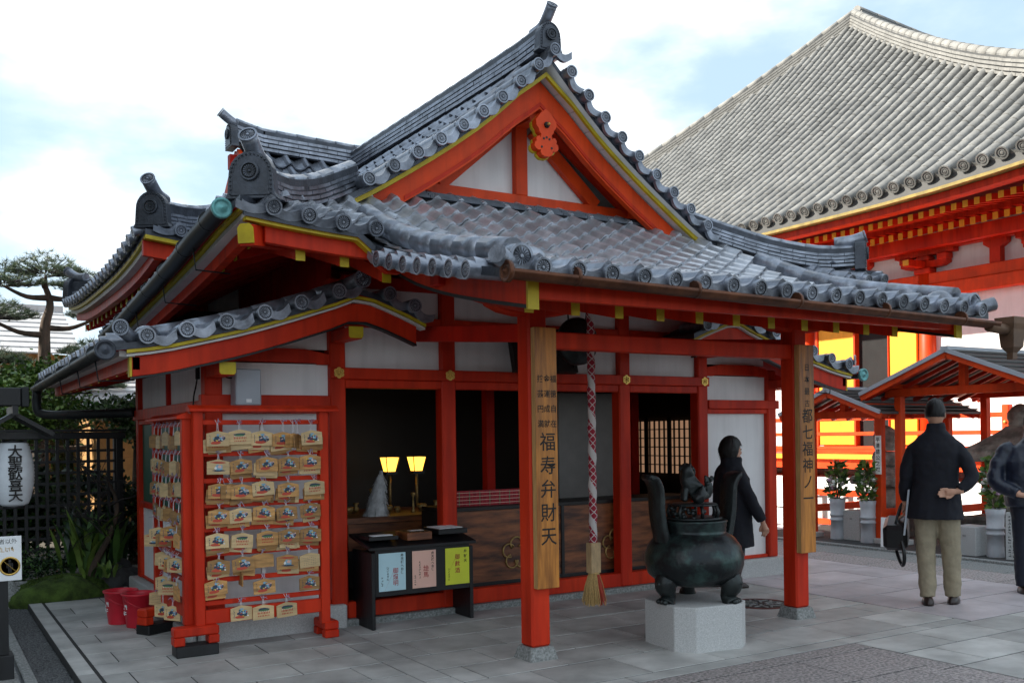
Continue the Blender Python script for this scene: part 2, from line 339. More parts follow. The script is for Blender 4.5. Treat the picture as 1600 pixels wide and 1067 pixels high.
# flags towards the main hall
for i in range(13):
    y = 4.57+i*.62-(.0)
    x = 7.03+(.45 if i % 2 else 0)
    if i % 2: slab(7.03, 7.48, y, y+.62, 'slab_warm')
    while x < 8.95: slab(x, min(x+.9, 9.0), y, y+.62, 'slab_warm'); x += .9
    if y > 7.3: pass
for i in range(4): slab(7.93, 9.0, 4.57-(i+1)*.6, 4.57-i*.6, 'slab_warm')
for i in range(12): slab(9.0, 9.62, 2.4+i*.8, 3.2+i*.8, 'granite_rough')
for i in range(14): slab(9.62, 10.22, 2.4+i*.7, 3.1+i*.7, 'granite_dark')
kb = thing('garden_kerb', 'long pale granite kerb along the white gravel by the graves', 'kerb', (10.27, 6, 0))
for i in range(9): MB().box(10.22, 10.32, 3.0+i*.9, 3.893+i*.9, -.08, .03).build('kerb_stone', 'granite_dark', kb, bevel=.006)
# gravel
def pebbles(n, xr, yr, z, r0, r1, seed):
    rd = random.Random(seed); m = MB()
    oc = [(1, 0, 0), (0, 1, 0), (-1, 0, 0), (0, -1, 0), (0, 0, .75), (0, 0, -.6)]; fc = [(0, 1, 4), (1, 2, 4), (2, 3, 4), (3, 0, 4), (1, 0, 5), (2, 1, 5), (3, 2, 5), (0, 3, 5)]
    for _ in range(n):
        x, y = rd.uniform(*xr), rd.uniform(*yr); r = rd.uniform(r0, r1); a = rd.uniform(0, 6.28); s = rd.uniform(.6, 1.3); c, q = math.cos(a), math.sin(a)
        m.add([(x+r*(p[0]*c-p[1]*q*s), y+r*(p[0]*q+p[1]*c*s), z+r*p[2]*rd.uniform(.8, 1.1)) for p in oc], fc)
    return m
struct(MB().box(-4, .835, 3, 10.3, -.088, -.065).build('gravel_bed', 'gravel_dark'))
gd = stuff(pebbles(9000, (.60, .83), (6.3, 10.1), -.058, .006, .014, 3).join(pebbles(2500, (.2, .83), (9.3, 10.3), -.058, .007, .015, 4)).build('dark_gravel', 'gravel_dark')); tag(gd, 'dark grey gravel strip between the kerb and the paving', 'gravel')
kl = thing('edge_kerb', 'speckled granite kerb stones along the dark gravel at lower left', 'kerb', (.45, 7, -.06))
for a, b in [(9.15, 7.80), (7.79, 6.70), (6.69, 5.6)]: MB().box(.555, .625, b, a, -.09, -.028).build('kerb_stone', 'granite_dark', kl, bevel=.006); MB().box(.10, .535, b, a, -.09, -.035).build('kerb_stone', 'granite_dark', kl, bevel=.006)
struct(MB().box(10.32, 15.5, 2.0, 16, -.088, -.03).build('gravel_court', 'gravel_white'))
gw = stuff(pebbles(9000, (10.33, 12.6), (4.8, 10.6), -.022, .012, .024, 8).build('white_gravel', 'gravel_white')); tag(gw, 'white gravel spread round the graves and flower vases', 'gravel')
# manhole
mh = thing('manhole_cover', 'round dark iron manhole cover beside the right porch post', 'manhole', (6.26, 6.06, 0))
MB().lathe([(.26, -.002), (.26, .006), (.225, .006), (.225, .001)], 28, (6.26, 6.06, 0), smooth=False).build('rim', 'rust', mh)
MB().lathe([(.224, -.002), (.224, .004)], 28, (6.26, 6.06, 0), smooth=False).build('lid', 'manhole', mh)
m = MB()
for k in range(8):
    a = k*math.pi/4; c, s_ = math.cos(a), math.sin(a)
    m.beam((6.26+c*.05, 6.06+s_*.05, .007), (6.26+c*.12, 6.06+s_*.12, .007), .022, .007); m.beam((6.26+c*.12, 6.06+s_*.12, .007), (6.26+math.cos(a+.3)*.19, 6.06+math.sin(a+.3)*.19, .007), .02, .007); m.beam((6.26+c*.12, 6.06+s_*.12, .007), (6.26+math.cos(a-.3)*.19, 6.06+math.sin(a-.3)*.19, .007), .02, .007)
m.build('relief', 'granite_dark', mh)
# ------------------------------------------------------------------ small hall: walls
HALL = thing('benten_hall', 'small vermilion shrine hall with grey tiled gable roof and front porch', 'shrine hall', (XC, 7.28, 0))
def hb(name, m, x0, x1, y0, y1, z0, z1, bevel=.006, par=None): return MB().box(x0, x1, y0, y1, z0, z1).build(name, m, par or HALL, bevel=bevel)
YF = 7.28
for s in (-1.95, -.95, .95, 1.95): hb('post', 'red', XC+s-.068, XC+s+.068, YF, YF+.13, .05, 2.78, .012)
for s in (-2.93, 2.93): hb('post', 'red', XC+s-.065, XC+s+.065, YF, YF+.13, .18, 2.16, .012)
# head beam, lintel, upper beams
hb('nageshi_beam', 'red', XC-2.02, XC+2.02, YF-.022, YF+.05, 1.975, 2.066)
for a, b in ((-1.882, -1.018), (-.882, .882), (1.018, 1.882)):
    hb('lintel', 'red', XC+a, XC+b, YF+.012, YF+.1, 1.905, 1.974)
    hb('wall_panel', 'white', XC+a, XC+b, YF+.055, YF+.09, 2.067, 2.40, 0)
    hb('tie_beam', 'red', XC+a, XC+b, YF+.01, YF+.1, 2.401, 2.50)
    hb('wall_panel', 'white', XC+a, XC+b, YF+.055, YF+.09, 2.501, 2.72, 0)
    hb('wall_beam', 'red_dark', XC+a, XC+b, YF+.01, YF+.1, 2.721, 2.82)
hb('sill', 'red', XC-1.882, XC+1.882, YF+.015, YF+.11, .052, .18)
hb('sill_stone', 'granite_dark', XC-2.03, XC+2.03, YF-.04, YF+.2, -.04, .05)
# gold six-petal nail covers
def flower_mesh(r, t, n=6):
    m = MB(); poly = []
    for k in range(n*6):
        a = 2*math.pi*k/(n*6); rr = r*(.80+.20*abs(math.cos(n*a/2))**.7); poly.append((rr*math.sin(a), rr*math.cos(a)))
    m.prism(poly, 'y', -t, 0)
    for k in range(n):
        a = 2*math.pi*k/n; m.sphere((r*.55*math.sin(a), -t, r*.55*math.cos(a)), r*.22, r*.12, r*.22, 8, 4)
    m.sphere((0, -t, 0), r*.30, r*.3, r*.30, 10, 6)
    return m
FL = flower_mesh(.045, .008).mesh('nail_cover', 'gold')
for s in (-1.95, -.95, .95, 1.95): inst('nail_cover', FL, HALL, Matrix.Translation((XC+s, YF-.0225, 2.022)))
for sg in (-1, 1):
    a, b = (XC-2.865, XC-2.018) if sg < 0 else (XC+2.018, XC+2.865)
    hb('wing_beam', 'red', a-.16 if sg < 0 else a, b if sg < 0 else b+.16, YF-.012, YF+.08, 1.75, 1.84)
    hb('wall_panel', 'white', a, b, YF+.05, YF+.09, 1.841, 2.088, 0)
    # cranked tie beam with stepped underside
    pol = [(a, 2.085), (a+.09, 2.085), (a+.11, 2.097), (b-.11, 2.097), (b-.09, 2.085), (b, 2.085), (b, 2.17), (b-.2, 2.205), (a+.2, 2.205), (a, 2.17)]
    MB().prism(pol, 'y', YF+.012, YF+.11).build('curved_tie_beam', 'red', HALL, bevel=.004)
    MB().prism([(a, 2.205), (b, 2.205), (b, 2.53 if sg < 0 else 2.27), (a, 2.27 if sg < 0 else 2.53)], 'y', YF+.06, YF+.095).build('wall_panel', 'white', HALL)
    hb('lower_lintel', 'red', a, b, YF+.012, YF+.1, 1.70, 1.749)
    hb('wall_panel', 'white', a, b, YF+.06, YF+.1, .20, 1.70, 0)
    hb('wing_sill', 'red', a, b, YF+.02, YF+.1, .182, .215)
    hb('plinth', 'granite', a-.196 if sg < 0 else a-.1, b+.1 if sg < 0 else b+.196, YF-.063, YF+.5, -.05, .181, .012)
# side walls of the wings
for sg in (-1, 1):
    X = XC+sg*2.995     # outer face
    def sx(d): return tuple(sorted((X-sg*d[0], X-sg*d[1])))
    def sb(name, m, d, y0, y1, z0, z1, bv=.005):
        x0, x1 = sx(d); return hb(name, m, x0, x1, y0, y1, z0, z1, bv)
    sb('side_beam', 'red', (-.014, .09), 7.30, 10.06, 1.70, 1.80)
    sb('side_post', 'red', (0, .12), 9.86, 9.98, .18, 2.12)
    sb('side_stud', 'red_dark', (.01, .09), 8.62, 8.67, 1.80, 2.1)
    sb('wall_panel', 'white', (.045, .09), 7.41, 8.62, 1.80, 2.10, 0); sb('wall_panel', 'white', (.045, .09), 8.67, 9.86, 1.80, 2.10, 0)
    sb('green_panel', 'green_panel', (.04, .08), 7.41, 9.86, .92, 1.66, 0)
    sb('side_rail', 'red', (.005, .09), 7.41, 9.86, .865, .92); sb('side_rail', 'red', (.005, .09), 7.41, 9.86, 1.655, 1.699)
    sb('wall_panel', 'white', (.04, .08), 7.41, 9.86, .20, .865, 0); sb('side_sill', 'red', (.01, .09), 7.41, 9.86, .182, .20)
    sb('plinth', 'granite', (-.072, .3), 7.80, 10.05, -.05, .178, .012); sb('plinth', 'granite', (-.12, -.074), 7.3, 10.1, -.05, .07, .01)
# rear closing walls and dark inside
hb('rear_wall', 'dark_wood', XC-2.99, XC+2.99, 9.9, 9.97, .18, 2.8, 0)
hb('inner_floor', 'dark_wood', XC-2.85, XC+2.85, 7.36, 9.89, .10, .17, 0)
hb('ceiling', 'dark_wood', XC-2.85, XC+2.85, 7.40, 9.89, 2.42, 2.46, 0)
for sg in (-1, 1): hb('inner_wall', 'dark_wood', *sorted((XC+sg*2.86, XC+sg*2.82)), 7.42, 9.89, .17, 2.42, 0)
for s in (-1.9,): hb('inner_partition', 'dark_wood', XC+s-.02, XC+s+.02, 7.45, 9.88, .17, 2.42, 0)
for s in (.20, 2.1): hb('inner_post', 'red_dark', XC+s-.05, XC+s+.05, 8.55, 8.65, .17, 2.42)
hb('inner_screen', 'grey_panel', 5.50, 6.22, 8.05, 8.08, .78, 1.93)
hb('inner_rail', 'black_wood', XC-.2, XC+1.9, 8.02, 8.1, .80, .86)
# glowing lattice window in the right inner wall
lw = hb('lattice_window', 'shoji_glow', 7.58, 7.60, 8.3, 9.55, 1.03, 1.66, 0)
m = MB()
for i in range(15): m.box(7.55, 7.57, 8.3+i*.089-.007, 8.3+i*.089+.007, 1.03, 1.66)
for i in range(7): m.box(7.553, 7.568, 8.29, 9.56, 1.03+i*.105-.006, 1.03+i*.105+.006)
for y in (8.28, 8.72, 9.14, 9.56): m.box(7.53, 7.549, y-.03, y+.03, 1.0, 1.70)
m.build('lattice', 'black_wood', lw)
# porch (kohai): posts, base stones, rainbow beam, bearing blocks
YP = 5.48
for sg in (-1, 1):
    X = XC+sg*1.265
    MB().box(X-.075, X+.075, YP-.075, YP+.075, .085, 2.40).build('porch_post', 'red', HALL, bevel=.014)
    MB().add([(X-.115, YP-.115, -.01), (X+.115, YP-.115, -.01), (X+.115, YP+.115, -.01), (X-.115, YP+.115, -.01), (X-.09, YP-.09, .085), (X+.09, YP-.09, .085), (X+.09, YP+.09, .085), (X-.09, YP+.09, .085)],
             [(0, 3, 2, 1), (4, 5, 6, 7), (0, 1, 5, 4), (1, 2, 6, 5), (2, 3, 7, 6), (3, 0, 4, 7)]).build('base_stone', 'granite_dark', HALL, bevel=.008)
    # boat-shaped bracket arm, along the facade
    ou = [(-.36, .10), (-.345, .055), (-.25, .015), (-.12, -.005), (.12, -.005), (.25, .015), (.345, .055), (.36, .10), (.36, .15), (-.36, .15)]
    MB().prism([(X+u, 2.31+v) for u, v in ou], 'y', YP-.06, YP+.06).build('bracket_arm', 'red', HALL, bevel=.006)
    MB().box(X-.365, X-.361, YP-.05, YP+.05, 2.41, 2.46).build('bracket_end', 'yellow', HALL)
    # tie back to the hall
    MB().beam((X, YP+.075, 2.20), (X, YF+.02, 2.36), .10, .12).build('tie_to_hall', 'red_dark', HALL, bevel=.005)
MB().box(XC-1.19, XC+1.19, YP-.055, YP+.055, 2.09, 2.205).build('rainbow_beam', 'red', HALL, bevel=.008)
MB().box(XC-2.0, XC+2.0, YP-.06, YP+.06, 2.462, 2.56).build('porch_purlin', 'red_dark', HALL, bevel=.006)
# ------------------------------------------------------------------ roof tile kit
def disc_part(m, r, M, petals=16, t=.012):
    """round end plate with a 16-petal flower, facing local -Y, centre at origin"""
    n = 20; q = MB()
    q.lathe([(r, 0), (r, t), (r*.80, t)], n, smooth=False); q.f.pop(); q.m.pop(); q.sm.pop(); q.lathe([(r*.80, t), (r*.80, t*.35), (.001, t*.35)], n, smooth=False, mi=1); q.f.pop(); q.m.pop(); q.sm.pop()  # recess floor gets a darker material: shade painted in for contrast
    for k in range(petals):
        a = 2*math.pi*k/petals; c, s = math.cos(a), math.sin(a); hw = r*.085
        p0 = Vector((c*r*.2, s*r*.2, t*.75)); p1 = Vector((c*r*.62, s*r*.62, t*.95)); p2 = Vector((c*r*.74, s*r*.74, t*.45)); d = Vector((-s, c, 0))
        q.add([p0, p1+d*hw, p2, p1-d*hw], [(0, 1, 2, 3)])
    q.lathe([(r*.17, t*.3), (r*.15, t*1.0), (.001, t*1.1)], 8, smooth=False)
    m.join(q, M @ Matrix.Rotation(R(90), 4, 'X')); return m
PITCH = .233
def pantile(wd=PITCH, Ln=.25, t=.020, lift=.026, n=11):
    pr = []
    for i in range(n):
        u = i/(n-1)
        pr.append((u*wd, .010-.026*math.sin(math.pi*u/.60) if u < .60 else .010+.048*math.sin(math.pi*(u-.60)/.40)))
    m = MB(); vs = []
    for x, z in pr: vs += [(x, 0, z+lift), (x, Ln, z), (x, 0, z+lift-t)]
    fs = []
    for i in range(n-1): a = 3*i; b = a+3; fs += [(a, b, b+1, a+1), (a+2, b+2, b, a)]
    fs += [(0, 1, 2), (3*n-3, 3*n-1, 3*n-2)]
    m.add(vs, fs); return m
def eave_tile(wd=PITCH, Ln=.25):
    m = pantile(wd, Ln); x0 = wd*.82
    m.tube([(x0, -.035, .012), (x0, .2, .012)], .050, 12, False)
    disc_part(m, .054, Matrix.Translation((x0, -.035, .008)))
    # hanging lip between two round ends
    vs = []; n = 9
    for i in range(n):
        u = i/(n-1); x = -wd*.18+wd*u; z = .012-.028*math.sin(math.pi*u)
        vs += [(x, -.012, z+.022), (x, -.012, z-.030), (x, .012, z-.030), (x, -.004, z+.022)]
    fs = []
    for i in range(n-1): a = 4*i; b = a+4; fs += [(a, a+1, b+1, b), (a+1, a+2, b+2, b+1), (a, b, b+3, a+3)]
    m.add(vs, fs); return m
def verge_tile(Ln=.31):
    """round tile lying across the verge with a decorated end, plus the hanging lip beside it; local -Y is outwards, +X down the slope"""
    m = MB(); m.tube([(0, -.03, 0), (0, Ln, 0)], .052, 12, False); m.tube([(0, .03, 0), (0, .05, 0)], .056, 12, False); disc_part(m, .056, Matrix.Translation((0, -.03, 0)))
    vs = []; n = 8
    for i in range(n):
        u = i/(n-1); x = .03+.17*u; z = -.005-.04*math.sin(math.pi*u)
        vs += [(x, -.005, z+.03), (x, -.005, z-.035), (x, .03, z-.035), (x, Ln, z+.03)]
    fs = []
    for i in range(n-1): a = 4*i; b = a+4; fs += [(a, a+1, b+1, b), (a+1, a+2, b+2, b+1), (a, b, b+3, a+3)]
    m.add(vs, fs); return m
PT = pantile(); PTM = PT.mesh('roof_tile', 'tile_field'); ET = eave_tile(); ETM = ET.mesh('eave_tile', ['tile', 'tile_dark']); VTM = verge_tile().mesh('verge_tile', ['tile', 'tile_dark'])
VT2 = verge_tile(.2)
def oni(parent, base, face, h, wd=None, name='ridge_end_tile', tube=True, tl=.3, tilt=.75):
    """ridge-end ornament: arched plate with a beaded rim, a flower boss and a round tile rising above it"""
    base = Vector(base); f = Vector((face[0], face[1], 0)).normalized(); x = Vector((-f.y, f.x, 0)); M = frame(base, x, -f, (0, 0, 1))
    wd = wd or .86*h; m = MB(); ou = [(-wd*.56, 0), (wd*.56, 0), (wd*.5, h*.12)]
    for k in range(13):
        a = math.pi*k/12; ou.append((wd*.47*math.cos(a), h*.52+h*.46*math.sin(a)))
    ou.append((-wd*.5, h*.12)); q = MB(); q.prism(ou, 'y', -.045, .05)
    for k in range(15):
        a = math.pi*(k+.5)/15; q.sphere((wd*.41*math.cos(a), -.048, h*.52+h*.40*math.sin(a)), h*.028, h*.028, h*.028, 6, 4)
    for sg in (-1, 1):
        for k in range(5): q.sphere((sg*wd*.43, -.048, h*.1+k*h*.09), h*.028, h*.028, h*.028, 6, 4)
    inn = [(u*.78, v*.84+h*.06) for u, v in ou]; q.prism(inn, 'y', -.052, -.04)
    disc_part(q, h*.20, Matrix.Translation((0, -.053, h*.55)), t=.02)
    m.join(q, M); m.build(name, ['tile_dark', 'gutter_dark'], parent, bevel=.004)  # second material darkens the boss recess, painted-in shade
    if tube:
        t = MB(); r = h*.185; d = (f+Vector((0, 0, tilt))).normalized(); p0 = base+Vector((0, 0, h*.93))-f*.24; p1 = base+Vector((0, 0, h*.96))-f*.10; p2 = p1+(f+Vector((0, 0, tilt*.6))).normalized()*tl*.45; p3 = p2+d*tl*.55
        t.tube(spline([p0, p1, p2, p3], 3), r, 14, True)
        z = (p3-p2).normalized(); xx = z.cross(Vector((0, 0, 1))).normalized(); yy = -z
        disc_part(t, r*1.08, frame(p3+z*.004, xx, yy, xx.cross(yy)))
        t.build('ridge_horn_tile', ['tile', 'tile_dark'], parent)
def ridge(parent, path, n=4, lw=.10, lh=.032, roll=.055, step=.26, base=-.04, m1='tile', gap=True, roll_tiles=True):
    """stacked ridge courses along a path given at roof level, topped by round tiles"""
    P = [Vector(p) for p in path]; L_ = [0]
    for a, b in zip(P, P[1:]): L_.append(L_[-1]+(b-a).length)
    def at(t):
        for i in range(len(P)-1):
            if t <= L_[i+1]+1e-6: return P[i].lerp(P[i+1], (t-L_[i])/max(1e-6, L_[i+1]-L_[i]))
        return P[-1]
    c = MB(); tot = L_[-1]; k = max(1, round(tot/step)); sp = tot/k
    hbase = base
    core = MB()
    for a, b in zip(P, P[1:]): core.beam(a+Vector((0, 0, (base+n*lh)/2)), b+Vector((0, 0, (base+n*lh)/2)), lw*1.36, n*lh-base, mi=1)  # darker core: shade painted into the gaps between courses
    for j in range(n):
        off = (j % 2)*.5*sp; t = -off
        w2 = (lw-j*.010)*2
        while t < tot-.01:
            t0, t1 = max(0, t), min(tot, t+sp)
            if t1-t0 > .02:
                ss = [t0+.003]+[x for x in L_ if t0+.02 < x < t1-.02]+[t1-.003]
                for u, v in zip(ss, ss[1:]):
                    zz = Vector((0, 0, hbase+(j+.5)*lh+random.uniform(-.002, .002)))
                    c.beam(at(u)+zz, at(v)+zz, w2+random.uniform(-.005, .005), lh*.62)
            t += sp
    c.join(core); c.build('ridge_courses', [m1, 'tile_dark' if m1 == 'tile' else 'hall_tile_gap'], parent)
    zt = Vector((0, 0, hbase+n*lh+roll*.35))
    for i in range(k):
        a, b = i*sp, (i+1)*sp; ss = [a]+[x for x in L_ if a+.02 < x < b-.02]+[b]
        q = MB(); q.tube([at(x)+zt for x in ss], [roll*1.02]+[roll]*(len(ss)-2)+[roll*.97], 10, True); q.build('ridge_roll_tile', m1, parent)
def deck(fn, us, vs, th, flip=False):
    """curved board deck; fn(u,v)->point"""
    m = MB(); nu, nv = len(us), len(vs); top = [fn(u, v) for u in us for v in vs]; bot = [Vector(p)-Vector((0, 0, th)) for p in top]
    idx = lambda i, j: i*nv+j
    fs = [(idx(i, j), idx(i+1, j), idx(i+1, j+1), idx(i, j+1)) for i in range(nu-1) for j in range(nv-1)]
    o = nu*nv; m.add(top+bot, fs); m.sm = [True]*len(fs)
    for f in fs: m.f.append([k+o for k in reversed(f)]); m.m.append(1); m.sm.append(True)
    bd = [idx(i, 0) for i in range(nu)]+[idx(nu-1, j) for j in range(1, nv)]+[idx(i, nv-1) for i in range(nu-2, -1, -1)]+[idx(0, j) for j in range(nv-2, 0, -1)]
    for a, b in zip(bd, bd[1:]+bd[:1]): m.f.append([a, b, b+o, a+o]); m.m.append(0); m.sm.append(False)
    return m
def lin(a, b, n): return [a+(b-a)*i/(n-1) for i in range(n)]

# ------------------------------------------------------------------ small hall: roof surfaces
ROOF = MB().box(XC-.05, XC+.05, 7.9, 10.5, 4.55, 4.75).build('roof', 'red_dark', HALL)      # ridge purlin carries the roof
zFt = smooth_tab([(4.30, 2.380), (5.04, 2.525), (5.40, 2.605), (5.76, 2.705), (6.0, 2.79), (6.5, 3.01), (7.0, 3.27), (7.55, 3.58)])
zSt = smooth_tab([(0, 4.86), (.17, 4.69), (.55, 4.335), (.96, 4.02), (1.38, 3.735), (1.77, 3.49), (2.2, 3.26), (2.65, 3.045), (3.08, 2.86)])
zEt = smooth_tab([(6.0, 3.03), (6.5, 3.0), (7.0, 2.94), (7.5, 2.885), (8.6, 2.79), (10.3, 2.66), (12, 2.62)])
def zF(s, Y):
    z = zFt(Y); a = abs(s)
    if a > 2.17 and Y > 5.95: z += (.095+.07*((a-2.17)/.9)**1.5)*max(0, 1-(Y-6.0)/1.0)
    return z
def zS(s, Y):
    a = abs(s); z = zSt(a)
    if a > 1.6: z += (zEt(Y)-2.86)*((a-1.6)/1.48)**2
    return z
def pF(s, Y): return Vector((XC+s, Y, zF(s, Y)))
def pS(s, Y): return Vector((XC+s, Y, zS(s, Y)))
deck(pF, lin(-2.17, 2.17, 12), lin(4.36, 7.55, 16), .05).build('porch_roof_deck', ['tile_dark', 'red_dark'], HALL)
for sg in (-1, 1):
    deck(lambda a, t: pF(sg*a, 6.0+t*(3.08-a)), lin(2.17, 3.06, 8), lin(0, 1, 8), .05).build('front_skirt_deck', ['tile_dark', 'red_dark'], HALL)
    def ys(a): return 6.0+max(.0, 3.08-a) if a > 2.03 else 7.08
    deck(lambda a, t: pS(sg*a, ys(a)+t*(11.6-ys(a))), lin(0, 2.03, 12)[:-1]+[2.025], lin(0, 1, 14), .05).build('side_roof_deck', ['tile_dark', 'white_soffit'], HALL)
    deck(lambda a, t: pS(sg*a, ys(a)+t*(11.6-ys(a))), lin(2.0301, 3.08, 9), lin(0, 1, 16), .05).build('side_eave_deck', ['tile_dark', 'red_dark'], HALL)
# tiles of the porch roof and front skirt: one object each
def tile_frame(fn, s, Y, up, h=.012):
    """matrix for a tile with its lower-left corner at (s,Y); up = plan direction up the slope"""
    p = fn(s, Y); q = fn(s+up[0]*.05, Y+up[1]*.05); y = (q-p).normalized(); z = Vector((-y.z*up[0], -y.z*up[1], math.hypot(y.x, y.y))); x = y.cross(z)
    return frame(p+z*h, x, y, z)
rd = random.Random(5)
def jitter(M): return M @ Matrix.Translation((rd.uniform(-.003, .003), rd.uniform(-.004, .004), rd.uniform(0, .004))) @ Matrix.Rotation(rd.uniform(-.012, .012), 4, 'Z')
NC = 18; S0 = -NC*PITCH/2-.03
extra = MB(); nt_ = 0
for i in range(NC):
    s = S0+i*PITCH; Y = 4.36; k = 0
    while Y < 7.42:
        M = tile_frame(pF, s, Y, (0, 1))
        if k == 0: inst('eave_tile', ETM, ROOF, M)
        else:
            nt_ += 1; inst('roof_tile', PTM, ROOF, jitter(M))
        slope = (zFt(Y+.1)-zFt(Y))/.1; Y += .205/math.hypot(1, slope)*.98; k += 1
for sg in (-1, 1):
    for i in range(4):
        s = (-2.16-(i+1)*PITCH+.02) if sg < 0 else 2.16+i*PITCH
        Y = 6.0; k = 0
        while Y-6.0 < 3.08-max(abs(s), abs(s+PITCH))+.12:
            M = tile_frame(pF, s, Y, (0, 1))
            if k == 0: inst('eave_tile', ETM, ROOF, M)
            elif sg < 0: inst('roof_tile', PTM, ROOF, jitter(M))
            else: extra.join(PT, M)
            Y += .185; k += 1
# side slopes: joined field, single eave tiles
for sg in (-1, 1):
    Y = 6.25; j = 0
    while Y < 11.0:
        a = 3.10; k = 0
        while a > .1:
            ok = (Y-6.0 > 3.08-a+.05) or (Y > 7.3)
            if ok and a > 1.75 or Y > 7.42:
                yy = Y if sg > 0 else Y+PITCH
                M = tile_frame(pS, sg*a, yy, (-sg, 0))
                if k == 0:
                    if sg < 0 and Y < 10.6: inst('eave_tile', ETM, ROOF, M)
                    else: extra.join(ET, M)
                else: extra.join(PT, M)
            a -= .19; k += 1
        Y += PITCH; j += 1
stuff(extra.build('side_tiles', ['tile', 'tile_dark'], HALL))
# verge tiles of the big gable
sv = [.175, .36, .545, .735, .93, 1.14, 1.35, 1.56, 1.78]
for sg in (-1, 1):
    for a in sv:
        p = pS(sg*a, 7.1)+Vector((0, 0, .045)); q = pS(sg*(a+.1), 7.1)+Vector((0, 0, .045)); xd = (q-p).normalized()
        if sg > 0: y = Vector((0, 1, 0)); z = xd.cross(y); M = frame(p-Vector((0, .07, 0)), xd, y, z)
        else: y = Vector((0, 1, 0)); z = y.cross(xd)*1; M = frame(p-Vector((0, .07, 0)), xd, y, z)
        if sg < 0:   # mirrored frame: keep it right-handed by flipping across the slope
            xx = -xd; z = xx.cross(y); M = frame(p-Vector((0, .07, 0)), xx, y, z); inst('verge_tile', VTM, ROOF, M @ Matrix.Translation((-.0, 0, 0)))
        else: inst('verge_tile', VTM, ROOF, M)
inst('verge_tile', VTM, ROOF, frame(Vector((XC, 7.03, 4.895)), (1, 0, 0), (0, 1, 0), (0, 0, 1)))
# verge rolls running down beside the verge tiles
for sg in (-1, 1):
    ss = lin(.1, 1.98, 9)
    for a, b in zip(ss, ss[1:]):
        MB().tube([pS(sg*a, 7.40)+Vector((0, 0, .06)), pS(sg*b, 7.40)+Vector((0, 0, .06))], [.048, .052], 10).build('verge_roll_tile', 'tile', ROOF)
# verge edge: yellow lip, white soffit, vermilion bargeboard
for sg in (-1, 1):
    ss = lin(.0, 1.86, 14)
    MB().sweep([pS(sg*a, 7.15)-Vector((0, 0, .065*max(0, 1-a/.3))) for a in ss], (0, -1, 0), -.02, .012, -.094, -.054).build('verge_lip', 'yellow', HALL)
    ss2 = lin(0, 1.84, 12)
    for a, b in zip(ss2, ss2[1:]):
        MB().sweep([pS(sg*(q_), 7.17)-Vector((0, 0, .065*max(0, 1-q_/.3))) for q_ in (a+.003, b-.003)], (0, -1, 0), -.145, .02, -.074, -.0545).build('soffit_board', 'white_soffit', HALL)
    zl = lambda a: zSt(a)-.065*max(0, 1-a/.3); top = [(XC+sg*a, zl(a)-.098) for a in lin(0, 1.70, 14)]; bot = [(XC+sg*a, zl(a)-.098-(.25-.035*a)) for a in lin(1.36, 0, 12)]
    bot = [(XC+sg*1.44, zSt(1.68)-.1)] + [p for p in bot]
    MB().prism(top+bot, 'y', 7.255, 7.32).build('bargeboard', 'orange_red', HALL)
    mo = [(XC+sg*a, zl(a)-.29+.03*a) for a in lin(0, 1.36, 12)]; mo2 = [(XC+sg*a, zl(a)-.325+.03*a) for a in lin(1.36, 0, 12)]
    MB().prism(mo+mo2, 'y', 7.247, 7.254).build('bargeboard_moulding', 'red', HALL)
# gable wall
YG = 7.60
MB().prism([(XC-1.15, 3.56), (XC+1.15, 3.56), (XC, 4.55)], 'y', YG+.05, YG+.09).build('gable_plaster', 'white', HALL)
hb('gable_beam', 'orange_red', XC-1.32, XC+1.32, YG-.04, YG+.045, 3.60, 3.735, .006)
hb('king_post', 'orange_red', XC-.065, XC+.065, YG-.03, YG+.045, 3.736, 4.40, .006)
for sg in (-1, 1):
    MB().beam((XC+sg*.86, YG, 3.735), (XC+sg*.14, YG, 4.36), .075, .12).build('gable_strut', 'orange_red', HALL, bevel=.004)
    MB().beam((XC+sg*1.28, 7.34, 3.66), (XC+sg*1.28, 7.62, 3.66), .10, .12).build('purlin', 'orange_red', HALL, bevel=.006)
    MB().beam((XC+sg*.0+sg*.10, YG-.02, 4.52), (XC+sg*1.30, YG-.02, 3.66), .05, .07).build('gable_rafter', 'red', HALL)
MB().box(XC-.06, XC+.06, 7.33, 7.6, 4.36, 4.50).build('ridge_purlin', 'orange_red', HALL)
# pendant (gegyo)
half = [(u_*.88, .04+v_*.90) for u_, v_ in [(0, .0), (.03, .0), (.055, .012), (.075, .035), (.072, .06), (.095, .055), (.125, .065), (.145, .09), (.14, .125), (.118, .142), (.125, .165), (.11, .19), (.085, .195), (.075, .175), (.062, .215), (.085, .24), (.095, .27), (.12, .30), (.125, .35), (.06, .43), (0, .47)]]
pol = [(XC+u, 3.95+v) for u, v in half]+[(XC-u, 3.95+v) for u, v in reversed(half[1:-1])]
pd = MB().prism(pol, 'y', 7.15, 7.22).build('gable_pendant', 'orange_red', HALL)
MB().prism([(XC+(u-XC)*1.06, 3.945+(v-3.945)*1.0-.012) for u, v in pol], 'y', 7.221, 7.252).build('pendant_edge', 'yellow', pd)
m = MB(); m.lathe([(.030, 0), (.026, .02), (.001, .025)], 6, M=Matrix.Translation((XC, 7.149, 4.27)) @ Matrix.Rotation(R(90), 4, 'X')); m.build('pendant_boss', 'ink', pd)
m = MB(); m.lathe([(.012, .02), (.010, .05), (.001, .052)], 10, M=Matrix.Translation((XC, 7.149, 4.27)) @ Matrix.Rotation(R(90), 4, 'X')); m.build('pendant_pin', 'gold', pd)
